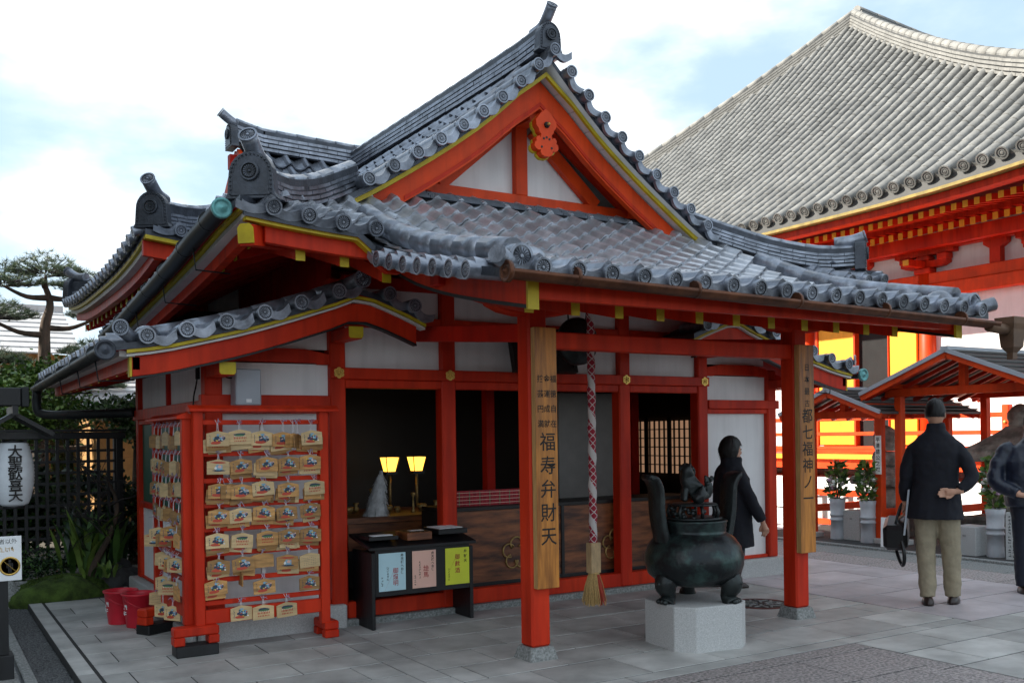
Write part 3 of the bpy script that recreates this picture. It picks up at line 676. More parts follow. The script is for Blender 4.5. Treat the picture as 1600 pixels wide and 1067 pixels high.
for u, v in ((0, .21), (-.03, .197), (.03, .197), (-.053, .12), (.053, .12)): MB().lathe([(.011, 0), (.011, .003)], 8, M=Matrix.Translation((XC+u, 7.1495, 3.95+v)) @ Matrix.Rotation(R(90), 4, 'X')).build('pendant_hole', 'ink', pd)
# flashing courses along the gable foot
m = MB()
for j in range(3):
    x = XC-1.9
    while x < XC+1.9: m.box(x, x+.27, 7.40-j*.035, 7.62, zFt(7.45)+.02+(2-j)*.024-.01, zFt(7.45)+.02+(2-j)*.024+.012+random.uniform(0, .003)); x += .275
m.build('foot_courses', 'tile_dark', HALL)
# ridges
ridge(HALL, [(XC, 7.16, 4.92), (XC, 7.5, 4.90), (XC, 8.5, 4.90), (XC, 11.7, 4.93)], n=4, lw=.115, lh=.052, roll=.072, step=.28)
oni(HALL, (XC, 7.11, 4.90), (0, -1), .27, tilt=1.0, tl=.22)
for sg in (-1, 1):
    hp = [(XC+sg*1.80, 7.32, 3.56), (XC+sg*2.02, 7.10, 3.43), (XC+sg*2.35, 6.77, 3.25), (XC+sg*2.68, 6.43, 3.13), (XC+sg*2.93, 6.17, 3.12)]
    ridge(HALL, spline(hp, 3), n=4, lw=.10, lh=.036, roll=.062, step=.24)
    oni(HALL, (XC+sg*2.955, 6.145, 3.04), (sg*.75, -1), .31, wd=.31, tl=.20 if sg < 0 else .14, tilt=.65 if sg < 0 else .3)
# kohai verge: edge tiles facing outwards, round roll on top, dome tile at the corner
def pK(s, Y): return pF(s, Y)
for sg in (-1, 1):
    Y = 4.62
    while Y < 5.98:
        p = pF(sg*2.17, Y); q = pF(sg*2.17, Y+.05); yd = (q-p).normalized(); out_ = Vector((sg, 0, 0))
        if sg < 0: x = -yd; y = -out_
        else: x = yd; y = -out_
        z = x.cross(y); inst('eave_tile', ETM, ROOF, frame(p+Vector((sg*.03, (.19 if sg < 0 else -.19), .0)), x, y, z)); Y += .20
    pts = [pF(sg*2.0, y)+Vector((0, 0, .10)) for y in lin(4.52, 6.55, 8)]
    for a, b in zip(pts, pts[1:]): MB().tube([a, b], [.074, .078], 14).build('verge_roll_tile', 'tile', ROOF)
    c = pF(sg*2.02, 4.45)+Vector((0, 0, .075))
    m = MB(); m.tube([c+Vector((0, .1, .012)), c+Vector((sg*.01, -.06, -.015))], [.066, .066], 14); disc_part(m, .072, frame(c+Vector((sg*.01, -.062, -.017)), (1, 0, 0), (0, 1, 0), (0, 0, 1))); m.build('verge_end_tile', ['tile', 'tile_dark'], ROOF)
    MB().sphere(c+Vector((-sg*.15, .12, .0)), .115, .10, .085, 16, 8).build('dome_tile', 'tile', ROOF)
    m = MB(); e0 = pF(sg*2.05, 4.40); m.tube([e0+Vector((-sg*.1, .12, .05)), e0+Vector((sg*.06, 0, .03)), e0+Vector((sg*.16, -.06, .06))], [.05, .052, .054], 12); m.build('corner_tile', ['tile', 'tile_dark'], ROOF)
    # curved board under the verge with its yellow tip and grey drip edge
    yb = lin(4.46, 6.55, 16)
    MB().sweep([pF(sg*1.92, y) for y in yb], (sg, 0, 0), -.03, .03, -.19, -.055).build('porch_bargeboard', 'red', HALL)
    MB().sweep([pF(sg*1.92, y) for y in yb], (sg, 0, 0), -.035, .034, -.212, -.191).build('board_drip', 'gutter_dark', HALL)
    MB().sweep([pF(sg*1.92, y) for y in (4.44, 4.459)], (sg, 0, 0), -.036, .036, -.214, -.05).build('board_tip', 'yellow', HALL)
# kohai front: fascia, gutter, rafters with yellow ends
fa = [pF(s, 4.47) for s in lin(-1.88, 1.88, 8)]; MB().sweep(fa, (0, -1, 0), -.05, .0, -.155, -.05).build('porch_fascia', 'red', HALL, bevel=.004)
for i in range(12):
    s = -1.76+i*.332
    if abs(s) > 1.86: continue
    ps = [pF(s, y)+Vector((0, 0, -.165-.035*max(0, (6.7-y)/1.94))) for y in lin(4.74, 6.7, 5)]
    MB().sweep([p for p in ps], (1, 0, 0), -.03, .03, -.045, .045).build('rafter', 'red', HALL)
    e = ps[0]; MB().box(e.x-.0305, e.x+.0305, e.y-.006, e.y-.0005, e.z-.046, e.z+.046).build('rafter_tip', 'yellow', HALL)
def gutter(parent, pts, r, m, outd, name='gutter', capm=None, capat=0):
    P = [Vector(p) for p in pts]; od = Vector(outd); g = MB(); n = 9; vs = []
    for p in P:
        for k in range(n): a = math.pi*k/(n-1); vs.append(p-od*r*math.cos(a)-Vector((0, 0, r*math.sin(a))))
        for k in range(n): a = math.pi*(n-1-k)/(n-1); vs.append(p-od*(r-.006)*math.cos(a)-Vector((0, 0, (r-.006)*math.sin(a))))
    w_ = 2*n; fs = []
    for i in range(len(P)-1):
        for k in range(w_): fs.append((i*w_+k, (i+1)*w_+k, (i+1)*w_+(k+1) % w_, i*w_+(k+1) % w_))
    g.add(vs, fs, 0, True); o = g.build(name, m, parent)
    for a, b in zip(P, P[1:]):
        c = a.lerp(b, .5); d = (b-a).normalized(); q = MB()
        q.tube([c-d*.012, c+d*.012], r*1.03, 12); q.build('gutter_band', m, o)
    return o
gk = gutter(HALL, [(XC-2.16+i*.87, 4.315, 2.375-.012*i) for i in range(6)], .052, 'copper', (0, -1, 0))
m = MB(); m.lathe([(.060, -.012), (.060, .012), (.042, .012), (.040, .004), (.018, .016), (.001, .026)], 18, M=Matrix.Translation((XC-2.165, 4.315, 2.365)) @ Matrix.Rotation(R(-90), 4, 'Y')); m.build('gutter_cap', 'copper', gk)
hx = XC+2.40; m = MB(); m.add([(hx-.075*k, 4.315-.06*k, z) for k, z in ()], [])
for z0, z1, a, b in [(2.31, 2.36, .095, .10), (2.27, 2.31, .08, .095), (2.13, 2.27, .065, .078), (2.09, 2.13, .03, .062), (2.04, 2.09, .03, .03)]:
    m.add([(hx-a, 4.315-a*.8, z0), (hx+a, 4.315-a*.8, z0), (hx+a, 4.315+a*.8, z0), (hx-a, 4.315+a*.8, z0), (hx-b, 4.315-b*.8, z1), (hx+b, 4.315-b*.8, z1), (hx+b, 4.315+b*.8, z1), (hx-b, 4.315+b*.8, z1)],
          [(0, 3, 2, 1), (4, 5, 6, 7), (0, 1, 5, 4), (1, 2, 6, 5), (2, 3, 7, 6), (3, 0, 4, 7)])
m.tube([(XC+2.1, 4.315, 2.28), (hx, 4.315, 2.26)], .04, 10); m.build('rain_hopper', 'copper_dull', gk)
# main front eave, both sides of the porch: yellow lip, white board, fascia, rafters, corner beam
for sg in (-1, 1):
    pa = [pF(sg*a, 6.03) for a in lin(2.17, 3.04, 8)]
    MB().sweep(pa, (0, -1, 0), -.06, .012, -.078, -.054).build('eave_lip', 'yellow', HALL)
    pb = [pF(sg*a, 6.10) for a in lin(1.93, 2.90, 9)]
    MB().sweep(pb, (0, -1, 0), -.04, .02, -.20, -.083).build('eave_fascia', 'red', HALL, bevel=.003)
    for a in (2.02, 2.33, 2.64):
        p0 = pF(sg*a, 6.17)+Vector((0, 0, -.235)); p1 = Vector((XC+sg*a, 7.3, 3.02)); MB().beam(p0, p1, .062, .085).build('rafter', 'red', HALL)
        MB().box(p0.x-.032, p0.x+.032, p0.y-.012, p0.y-.004, p0.z-.048, p0.z+.042).build('rafter_tip', 'yellow', HALL)
    p0 = Vector((XC+sg*3.03, 6.05, 2.79)); p1 = Vector((XC+sg*1.95, 7.2, 3.0)); d = (p1-p0).normalized()
    MB().beam(p0, p1, .10, .13).build('corner_beam', 'red', HALL)
    q = MB(); x = d.cross(Vector((0, 0, 1))).normalized(); z = x.cross(d)
    hexp = [(-.054, -.05), (.054, -.05), (.054, .045), (.03, .072), (-.03, .072), (-.054, .045)]
    q.add([p0-d*.004+x*u+z*v for u, v in hexp]+[p0-d*.012+x*u+z*v for u, v in hexp], [(0, 1, 2, 3, 4, 5), (11, 10, 9, 8, 7, 6)]+[(i, (i+1) % 6, (i+1) % 6+6, i+6) for i in range(6)]); q.build('beam_tip', 'yellow', HALL)
    # side eave
    yy = lin(6.02, 10.9, 18); pe = [pS(sg*3.06, y) for y in yy]
    MB().sweep(pe, (sg, 0, 0), -.06, .0, -.079, -.053).build('eave_lip', 'yellow', HALL)
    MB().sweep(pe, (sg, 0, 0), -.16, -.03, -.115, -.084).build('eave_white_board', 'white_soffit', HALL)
    MB().sweep([p for p in pe if p.y > 6.25], (sg, 0, 0), -.16, -.10, -.20, -.116).build('eave_fascia', 'red', HALL)
    y = 6.55
    while y < 10.6:
        p0 = pS(sg*2.86, y)+Vector((0, 0, -.20)); a1 = max(1.95, 3.0-(y-6.05)); p1 = Vector((XC+sg*a1, y, p0.z+(3.12-p0.z)*(2.86-a1)/.91)); MB().beam(p0, p1, .062, .085).build('rafter', 'red_dark', HALL)
        MB().box(*sorted((p0.x+sg*.004, p0.x+sg*.012)), y-.032, y+.032, p0.z-.045, p0.z+.045).build('rafter_tip', 'yellow', HALL); y += .33
    gp = [(XC+sg*3.16, y, zEt(y)+.0) for y in lin(6.14, 10.7, 8)]
    gs = gutter(HALL, [Vector(p)-Vector((0, 0, .05)) for p in gp], .066, 'gutter_dark', (sg, 0, 0))
    m = MB(); m.lathe([(.066, -.02), (.066, .010), (.050, .010), (.048, .002), (.026, .010), (.001, .024)], 18, M=Matrix.Translation((XC+sg*3.16, 6.13, zEt(6.14)-.06)) @ Matrix.Rotation(R(90), 4, 'X')); m.build('gutter_cap', 'verdigris', gs)
    for y in (6.9, 7.9, 9.0): m = MB(); zz = zEt(y)-.1; m.tube([(XC+sg*3.16, y, zz), (XC+sg*3.14, y, zz-.16), (XC+sg*2.9, y, zz-.17)], .006, 5); m.build('gutter_hook', 'gutter_dark', gs)
# side of the clerestory between wing roof and main eave
for sg in (-1, 1):
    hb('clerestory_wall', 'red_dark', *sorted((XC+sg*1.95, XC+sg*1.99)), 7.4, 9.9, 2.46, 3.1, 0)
# ------------------------------------------------------------------ wing roofs
zWt = smooth_tab([(1.36, 2.42), (1.60, 2.52), (1.95, 2.625), (2.14, 2.56), (2.55, 2.42), (2.84, 2.33), (3.13, 2.255), (3.40, 2.19), (3.70, 2.145)])
for sg in (-1, 1):
    def pW(a, Y): return Vector((XC+sg*a, Y, zWt(a)))
    deck(lambda a, t: pW(a, 6.80+t*4.4), lin(1.40, 1.95, 5)+lin(1.97, 3.70, 10), lin(0, 1, 6), .045).build('wing_roof_deck', ['tile_dark', 'red_dark'], HALL)
    dl = lin(1.40, 3.62, 16)
    MB().sweep([pW(a, 6.81) for a in dl], (0, -1, 0), -.02, .012, -.070, -.048).build('wing_verge_lip', 'yellow', HALL)
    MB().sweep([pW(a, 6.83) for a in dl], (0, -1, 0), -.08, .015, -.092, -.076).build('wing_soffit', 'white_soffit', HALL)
    dl = lin(1.46, 3.58, 16); MB().sweep([pW(a, 6.88) for a in dl], (0, -1, 0), -.03, .03, -.23, -.093).build('wing_bargeboard', 'red', HALL, bevel=.004)
    MB().sweep([pW(a, 6.88) for a in dl], (0, -1, 0), -.035, .034, -.245, -.231).build('board_drip', 'gutter_dark', HALL)
    MB().sweep([pW(3.5815, 6.88), pW(3.597, 6.88)], (0, -1, 0), -.033, .033, -.228, -.095).build('board_tip', 'yellow', HALL)
    for a, yy in ((1.95, 6.90), (2.93, 6.90)):
        zt = zWt(a)-.245-(.03 if a < 2 else .01); MB().box(XC+sg*a-.055, XC+sg*a+.055, yy, YF+.02, zt-.09, zt).build('wing_purlin', 'red', HALL, bevel=.005)
        X_ = XC+sg*a; MB().prism([(X_-.058, zt-.07), (X_-.045, zt-.085), (X_+.045, zt-.085), (X_+.058, zt-.07), (X_+.058, zt+.002), (X_-.058, zt+.002)], 'y', yy-.012, yy-.002).build('purlin_tip', 'yellow', HALL)
    for a in (1.52, 1.73, 2.14, 2.43, 2.70, 2.97, 3.24, 3.50):
        p = pW(a, 6.80)+Vector((0, 0, .03)); q = pW(a+.05, 6.80)+Vector((0, 0, .03)); xd = (q-p).normalized(); y = Vector((0, 1, 0))
        if sg < 0: xd = -xd
        if xd.x < 0: xd = -xd
        inst('verge_tile', VTM, ROOF, frame(p-Vector((0, .02, 0)), xd, y, xd.cross(y)))
    # long roll beside the verge, dome and upturned corner tile
    ss = lin(1.98, 3.42, 7)
    for a, b in zip(ss, ss[1:]): MB().tube([pW(a, 7.05)+Vector((0, 0, .06)), pW(b, 7.05)+Vector((0, 0, .06))], [.052, .055], 10).build('verge_roll_tile', 'tile', ROOF)
    MB().sphere(pW(3.45, 7.02)+Vector((0, 0, .055)), .085, .08, .065, 14, 8).build('dome_tile', 'tile', ROOF)
    m = MB(); e = pW(3.52, 6.95)+Vector((0, 0, .05)); m.tube([e+Vector((-sg*.08, .05, .0)), e+Vector((sg*.06, -.06, -.02)), e+Vector((sg*.13, -.14, .03))], [.042, .044, .05], 12); disc_part(m, .056, frame(e+Vector((sg*.135, -.15, .035)), Vector((.85, sg*.5, 0)).normalized(), Vector((-sg*.5, .85, 0)).normalized(), (0, 0, 1))); m.build('corner_tile', ['tile', 'tile_dark'], ROOF)
    ap = pW(1.95, 6.82)+Vector((0, 0, .06)); m = MB(); m.tube([ap+Vector((0, .3, 0)), ap+Vector((0, -.06, .01))], [.06, .062], 12); disc_part(m, .068, frame(ap+Vector((0, -.064, .01)), (1, 0, 0), (0, 1, 0), (0, 0, 1))); m.build('wing_ridge_tile', ['tile', 'tile_dark'], ROOF)
    ridge(HALL, [(XC+sg*1.95, 7.0, 2.62), (XC+sg*1.95, 10.9, 2.62)], n=3, lw=.08, lh=.03, roll=.05)
    f = MB(); Y = 7.0
    while Y < 11.0:
        a = 3.70; k = 0
        while a > 2.05:
            yy = Y if sg > 0 else Y+PITCH
            M = tile_frame(lambda s, y: Vector((XC+s, y, zWt(abs(s)))), sg*a, yy, (-sg, 0))
            if k == 0 and sg < 0: inst('eave_tile', ETM, ROOF, M)
            else: f.join(PT if k else ET, M)
            a -= .2; k += 1
        Y += PITCH
    stuff(f.build('wing_tiles', ['tile', 'tile_dark'], HALL))
    pe = [pW(3.66, y) for y in lin(6.85, 11.1, 8)]
    MB().sweep(pe, (sg, 0, 0), -.10, .0, -.085, -.046).build('eave_white_board', 'white_soffit', HALL); MB().sweep(pe, (sg, 0, 0), -.13, -.07, -.17, -.086).build('eave_fascia', 'red', HALL)
    y = 7.1
    while y < 10.9:
        z0 = zWt(3.58)-.15; MB().beam((XC+sg*3.56, y, z0), (XC+sg*2.9, y, z0+.16), .05, .07).build('rafter', 'red_dark', HALL)
        MB().box(*sorted((XC+sg*3.562, XC+sg*3.57)), y-.027, y+.027, z0-.04, z0+.035).build('rafter_tip', 'yellow', HALL); y += .42
    gs = gutter(HALL, [(XC+sg*3.76, y, 2.115-.01*(y-6.8)) for y in lin(6.78, 11.2, 6)], .055, 'gutter_dark', (sg, 0, 0))
    m = MB(); m.lathe([(.066, -.02), (.068, .012), (.05, .012), (.047, .002), (.025, .010), (.001, .024)], 18, M=Matrix.Translation((XC+sg*3.76, 6.77, 2.10)) @ Matrix.Rotation(R(90), 4, 'X')); m.build('gutter_cap', 'verdigris' if sg > 0 else 'tile_dark', gs)
    for y in (7.2, 8.1, 9.2): m = MB(); m.tube([(XC+sg*3.76, y, 2.06), (XC+sg*3.74, y, 1.92), (XC+sg*3.5, y, 1.93)], .006, 5); m.build('gutter_hook', 'gutter_dark', gs)
    if sg < 0:
        m = MB(); X = XC-3.76; m.tube(spline([(X, 11.1, 2.03), (X, 11.12, 1.86), (X+.06, 11.05, 1.79), (X+.3, 10.6, 1.775), (XC-3.0, 9.98, 1.78)], 4), .045, 10); m.build('downpipe', 'gutter_dark', gs)
# ------------------------------------------------------------------ rear hall (its roof shows behind the gable on the left)
REAR = thing('rear_hall', 'rear hall behind the gable with higher tiled hip roof, seen at left', 'shrine hall', (XC, 11.6, 0))
RX, RY0, RY1, RYM = 3.08, 8.95, 14.3, 11.62
zRt = smooth_tab([(0, 3.24), (.5, 3.44), (1.0, 3.70), (1.6, 4.08), (2.2, 4.55), (2.67, 5.0)])
def rl(t): return .14*abs(2*t-1)**3          # lift of the eave towards both corners
def pRs(sg):   # left / right skirt: a from eave inwards, t along Y
    def f(a, t):
        y0 = RY0+a; y1 = RY1-a; return Vector((XC+sg*(RX-a), y0+(y1-y0)*t, zRt(a)+rl(t)*(1-a/1.7)**2))
    return f
def pRf(front):
    def f(a, t):
        x0 = -RX+min(a, 1.62); s = x0+(-2*x0)*t; Y = RY0+a if front else RY1-a
        return Vector((XC+s, Y, zRt(a)+(rl(t)*(1-a/1.7)**2 if a < 1.7 else 0)))
    return f
RROOF = MB().box(XC-1.6, XC+1.6, RYM-.05, RYM+.05, 4.75, 4.92).build('roof', 'red_dark', REAR)
for sg in (-1, 1): deck(pRs(sg), lin(0, 1.75, 8), lin(0, 1, 14), .05).build('side_roof_deck', ['tile_dark', 'red_dark'], REAR)
for fr in (True, False): deck(pRf(fr), lin(0, 2.67, 12), lin(0, 1, 14), .05).build('long_roof_deck', ['tile_dark', 'red_dark'], REAR)
f = MB()
for sg in (-1, 1):
    fn = pRs(sg); y = RY0+.12
    while y < RY1-.15:
        a = -.03; k = 0
        while a < 1.6:
            if RY0+a+.02 < y < RY1-a-.02:
                L0 = RY1-RY0-2*max(a, 0); t = (y-RY0-max(a, 0))/L0
                p = fn(max(a, 0), t); q = fn(max(a, 0)+.05, t); up = Vector((-sg, 0, 0)); yd = Vector(((q-p).x, 0, (q-p).z)).normalized(); z = Vector((yd.z*sg, 0, abs(yd.x))); x = yd.cross(z)
                p = Vector((XC+sg*(RX-a), y+(PITCH if sg < 0 else 0), p.z)); M = frame(p+z*.012, x, yd, z)
                if k == 0 and sg < 0: inst('eave_tile', ETM, RROOF, M)
                else: f.join(PT if k else ET, M)
            a += .19; k += 1
        y += PITCH
fn = pRf(True); x = -RX+.1
while x < RX:
    a = -.03; k = 0
    while a < 2.5:
        h = RX-min(max(a, 0), 1.62)
        if abs(x) < h-.02 and abs(x+PITCH) < h+.2:
            t = (x+h)/(2*h); p = fn(max(a, 0), t); q = fn(max(a, 0)+.05, t); yd = Vector((0, .05, q.z-p.z)).normalized(); z = Vector((0, -yd.z, yd.y)); M = frame(Vector((XC+x, RY0+a, p.z))+z*.012, (1, 0, 0), yd, z); f.join(PT if k else ET, M)
        a += .19; k += 1
    x += PITCH
stuff(f.build('roof_tiles', ['tile', 'tile_dark'], REAR))
# ridges
ridge(REAR, [(XC-1.52, RYM, 5.10), (XC-1.2, RYM, 5.03), (XC, RYM, 5.0), (XC+1.2, RYM, 5.03), (XC+1.52, RYM, 5.10)], n=4, lw=.115, lh=.055, roll=.07)
for sg in (-1, 1):
    oni(REAR, (XC+sg*1.56, RYM, 5.0), (sg, 0), .30, tl=.26, tilt=.7)
    for fr in (1, -1):
        yc = RY0 if fr > 0 else RY1
        hp = [(XC+sg*1.46, yc+fr*1.62, 4.12), (XC+sg*2.0, yc+fr*1.08, 3.78), (XC+sg*2.5, yc+fr*.58, 3.55), (XC+sg*2.98, yc+fr*.10, 3.46)]
        ridge(REAR, spline(hp, 3), n=5, lw=.095, lh=.036, roll=.058)
        oni(REAR, (XC+sg*3.0, yc+fr*.06, 3.40), (sg*.7, -fr*1.0), .33, wd=.30, tl=.22, tilt=.6)
        # descending ridge on the gable verge
        dp = [(XC+sg*1.36, RYM-fr*.1, 4.98), (XC+sg*1.38, RYM-fr*.6, 4.56), (XC+sg*1.42, RYM-fr*1.08, 4.16)]
        ridge(REAR, spline(dp, 3), n=3, lw=.09, lh=.034, roll=.055)
    # gable end
    X = XC+sg*1.40
    MB().prism([(RYM-1.1, 4.0), (RYM+1.1, 4.0), (RYM, 4.95)], 'x', X-.03, X+.03).build('gable_plaster', 'white', REAR)
    for fr in (-1, 1): MB().beam((X+sg*.09, RYM+fr*1.12, 4.0), (X+sg*.09, RYM, 4.93), .05, .16).build('bargeboard', 'orange_red', REAR)
    pe = [pRs(sg)(0, t) for t in lin(.03, .97, 16)]
    MB().sweep(pe, (sg, 0, 0), -.08, .0, -.085, -.051).build('eave_lip', 'yellow', REAR); MB().sweep(pe, (sg, 0, 0), -.17, -.03, -.13, -.086).build('eave_white_board', 'white_soffit', REAR); MB().sweep(pe, (sg, 0, 0), -.17, -.10, -.22, -.131).build('eave_fascia', 'red', REAR)
    y = RY0+.4
    while y < RY1-.3: MB().beam((XC+sg*2.88, y, 3.02), (XC+sg*2.2, y, 3.28), .06, .085).build('rafter', 'red_dark', REAR); MB().box(*sorted((XC+sg*2.884, XC+sg*2.892)), y-.032, y+.032, 2.975, 3.065).build('rafter_tip', 'yellow', REAR); y += .33
pe = [pRf(True)(0, t) for t in lin(0, 1, 16)]
MB().sweep(pe, (0, -1, 0), -.08, .0, -.085, -.051).build('eave_lip', 'yellow', REAR); MB().sweep(pe, (0, -1, 0), -.17, -.10, -.22, -.086).build('eave_fascia', 'red', REAR)
MB().box(XC-2.2, XC+2.2, 10.0, 13.4, .0, 3.3).build('wall', 'white', REAR)
for sx_ in (-2.21, -.75, .75, 2.21):
    for yy in (10.4, 11.9, 13.39): MB().box(XC+sx_-.08, XC+sx_+.08, yy-.08, yy+.08, 0, 3.35).build('post', 'red', REAR, bevel=.01)
for sg in (-1, 1): MB().box(*sorted((XC+sg*2.19, XC+sg*2.24)), 10.01, 13.3, 2.6, 2.75).build('beam', 'red', REAR)

# ------------------------------------------------------------------ main hall (hondo) on the right
HON = thing('main_hall', 'large vermilion main hall with sweeping sunlit grey tile roof at right', 'temple hall', (16.3, 12, 0))
EX, HY0, HY1, PKX, PKY = 14.0, 5.2, 31.8, 23.2, 18.5
def hz_(D): return 5.55+.64*D+.0215*D*D
def hlift(y): return .42*max(0, (11.5-y)/6.3)**2 if y < 11.5 else (.42*max(0, (y-25.5)/6.3)**2)
def pH(D, y): return Vector((EX+D, y, hz_(D)+hlift(y)*max(0, 1-D/5)**2))
def ylim(D): k = D/(PKX-EX); return HY0+(PKY-HY0)*k, HY1+(PKY-HY1)*k
DMAX = PKX-EX
deck(lambda D, t: pH(D, ylim(D)[0]+(ylim(D)[1]-ylim(D)[0])*t), lin(0, DMAX-.02, 14), lin(0, 1, 24), .18).build('roof_deck', ['hall_tile_gap', 'red_dark'], HON)
HROOF = MB().box(EX+1.2, EX+1.5, HY0+2, HY1-2, 5.55, 5.8).build('roof', 'red_dark', HON)
# front slope (out of frame to the right, but part of the roof) and back slope
for y_e, fr in ((HY0, 1), (HY1, -1)):
    def pfr(a, t):
        k = a; x0 = EX+(PKX-EX)*k; x1 = 47-(PKX-EX)*k; return Vector((x0+(x1-x0)*t, y_e+(PKY-y_e)*k, hz_(k*DMAX)+(.42*max(0, 1-t*6)**2*max(0, 1-k*2))))
    deck(pfr, lin(0, .998, 10), lin(0, 1, 16), .18).build('long_roof_deck', ['hall_tile_gap', 'red_dark'], HON)
# cover-tile rows: the nearest tiles one by one, the rest joined
HP = .317
ctm = MB(); ctm.tube([(0, 0, .0), (0, .42, -.006)], [.098, .094], 10, False); ctm.tube([(0, -.006, .0), (0, .0, .0)], [.093, .098], 10, False)
CTM = ctm.mesh('cover_tile', 'hall_tile')
cem = MB(); cem.tube([(0, -.05, 0), (0, .42, -.006)], [.098, .094], 12, False); q = MB(); q.lathe([(.105, 0), (.105, .03), (.082, .03), (.082, .012), (.06, .012), (.06, .024), (.045, .024), (.045, .012), (.022, .022), (.001, .024)], 18, smooth=False)
cem.join(q, Matrix.Translation((0, -.045, 0)) @ Matrix.Rotation(R(90), 4, 'X'))
vs = []
for i in range(7): u = i/6; x = .09+.14*u; z = -.02-.045*math.sin(math.pi*u); vs += [(x, -.01, z+.045), (x, -.01, z-.04), (x, .05, z-.04)]
cem.add(vs, [(3*i, 3*i+1, 3*i+4, 3*i+3) for i in range(6)]+[(3*i+1, 3*i+2, 3*i+5, 3*i+4) for i in range(6)]); CEM = cem.mesh('eave_tile', 'hall_tile')
rest = MB(); low = MB(); low.tube([(0, 0, .0), (0, .42, -.006)], [.098, .094], 8, False); flat = MB(); flat.add([(.07, 0, -.022), (.158, 0, -.046), (.247, 0, -.022), (.07, .44, -.030), (.158, .44, -.054), (.247, .44, -.030), (.07, 0, -.036), (.158, 0, -.06), (.247, 0, -.036)], [(0, 1, 4, 3), (1, 2, 5, 4), (6, 7, 1, 0), (7, 8, 2, 1)])
cand = []; y = HY0+.4; r_ = random.Random(2)
while y < HY1-.4:
    if y < PKY: dm = (y-HY0)/(PKY-HY0)*DMAX
    else: dm = (HY1-y)/(HY1-PKY)*DMAX
    D = 0; k = 0
    while D < dm-.1:
        p = pH(D, y); qv = pH(D+.1, y); yd = (qv-p).normalized(); z = Vector((-yd.z, 0, yd.x)); x = yd.cross(z)
        cand.append((k, y, D, frame(p+z*.05+Vector((0, r_.uniform(-.006, .006), 0)), x, yd, z))); D += .40/math.hypot(1, (qv.z-p.z)/.1)*.98; k += 1
    y += HP
eav = [c for c in cand if c[0] == 0]; oth = sorted([c for c in cand if c[0] > 0], key=lambda c: (c[3].translation-Vector((0, 0, 1.5))).length if c[1] > 8.0 else 999)
for c in eav: inst('eave_tile', CEM, HROOF, c[3])
for c in oth[:300]: inst('cover_tile', CTM, HROOF, c[3])
for c in oth[300:]: rest.join(low, c[3])
pan = MB()
for c in cand: pan.join(flat, c[3])
stuff(rest.build('cover_tiles', 'hall_tile', HON)); stuff(pan.build('trough_tiles', 'hall_tile', HON))
# hip ridges
def hipline(y_e, n=14): return [Vector((EX+DMAX*k, y_e+(PKY-y_e)*k, hz_(DMAX*k)+.42*max(0, 1-k*DMAX/5)**2)) for k in lin(0.02, 1, n)]
for ye in (HY0, HY1): ridge(HON, hipline(ye), n=4, lw=.17, lh=.085, roll=.12, step=.5, m1='hall_ridge')
ridge(HON, [(PKX+.1, PKY, hz_(DMAX)+.0), (PKX+3, PKY, hz_(DMAX)-.15), (PKX+12, PKY, hz_(DMAX)-.2)], n=4, lw=.22, lh=.11, roll=.14, step=.8, m1='hall_ridge')
# eaves: boards, two tiers of rafters with pale tips
yl = lin(HY0+.6, 26, 22)
MB().sweep([pH(0, y) for y in yl], (-1, 0, 0), -.3, .03, -.235, -.185).build('eave_lip', 'lip_olive', HON); MB().sweep([pH(0, y) for y in yl], (-1, 0, 0), -.35, -.12, -.36, -.245).build('eave_fascia', 'red', HON)
y = 6.0; i = 0
while y < 21:
    l = hlift(y)*.8; MB().beam((EX+.52, y, 5.14+l), (EX+1.6, y, 5.34+l*.5), .085, .10).build('flying_rafter', 'red', HON); MB().box(EX+.505, EX+.515, y-.044, y+.044, 5.08+l, 5.19+l).build('rafter_tip', 'ochre', HON)
    MB().beam((EX+1.35, y, 5.06+l*.5), (EX+2.35, y, 5.32), .09, .11).build('base_rafter', 'red', HON); MB().box(EX+1.335, EX+1.345, y-.046, y+.046, 4.99+l*.5, 5.11+l*.5).build('rafter_tip', 'ochre', HON); y += .203; i += 1
MB().sweep([(EX+1.5, y, 5.24+hlift(y)*.5) for y in yl], (-1, 0, 0), -.07, .07, -.07, .05).build('rafter_board', 'red', HON)
MB().sweep([(EX+1.9, y, 4.98) for y in lin(6.5, 30, 3)], (-1, 0, 0), -.09, .09, -.12, .12).build('eave_purlin', 'red', HON)
HX = 16.3
MB().box(HX+.08, HX+.2, 6.9, 30, 0, 5.3).build('wall', 'white', HON)
for y in (6.9, 9.0, 11.42, 14.32, 17.2, 20, 23): MB().lathe([(.15, .6), (.15, 4.45)], 18, (HX, y, 0)).build('column', 'orange_red', HON)
MB().box(HX-.10, HX+.07, 6.8, 30, 4.24, 4.45).build('head_beam', 'orange_red', HON, bevel=.01)
MB().box(HX-.14, HX+.07, 6.8, 30, 4.00, 4.235).build('nageshi_beam', 'orange_red', HON, bevel=.01)
MB().box(HX-.13, HX+.07, 6.8, 30, 1.00, 1.2).build('floor_beam', 'orange_red', HON, bevel=.01)
MB().box(HX-.12, HX+.06, 6.8, 30, 4.88, 5.0).build('wall_purlin', 'red', HON)
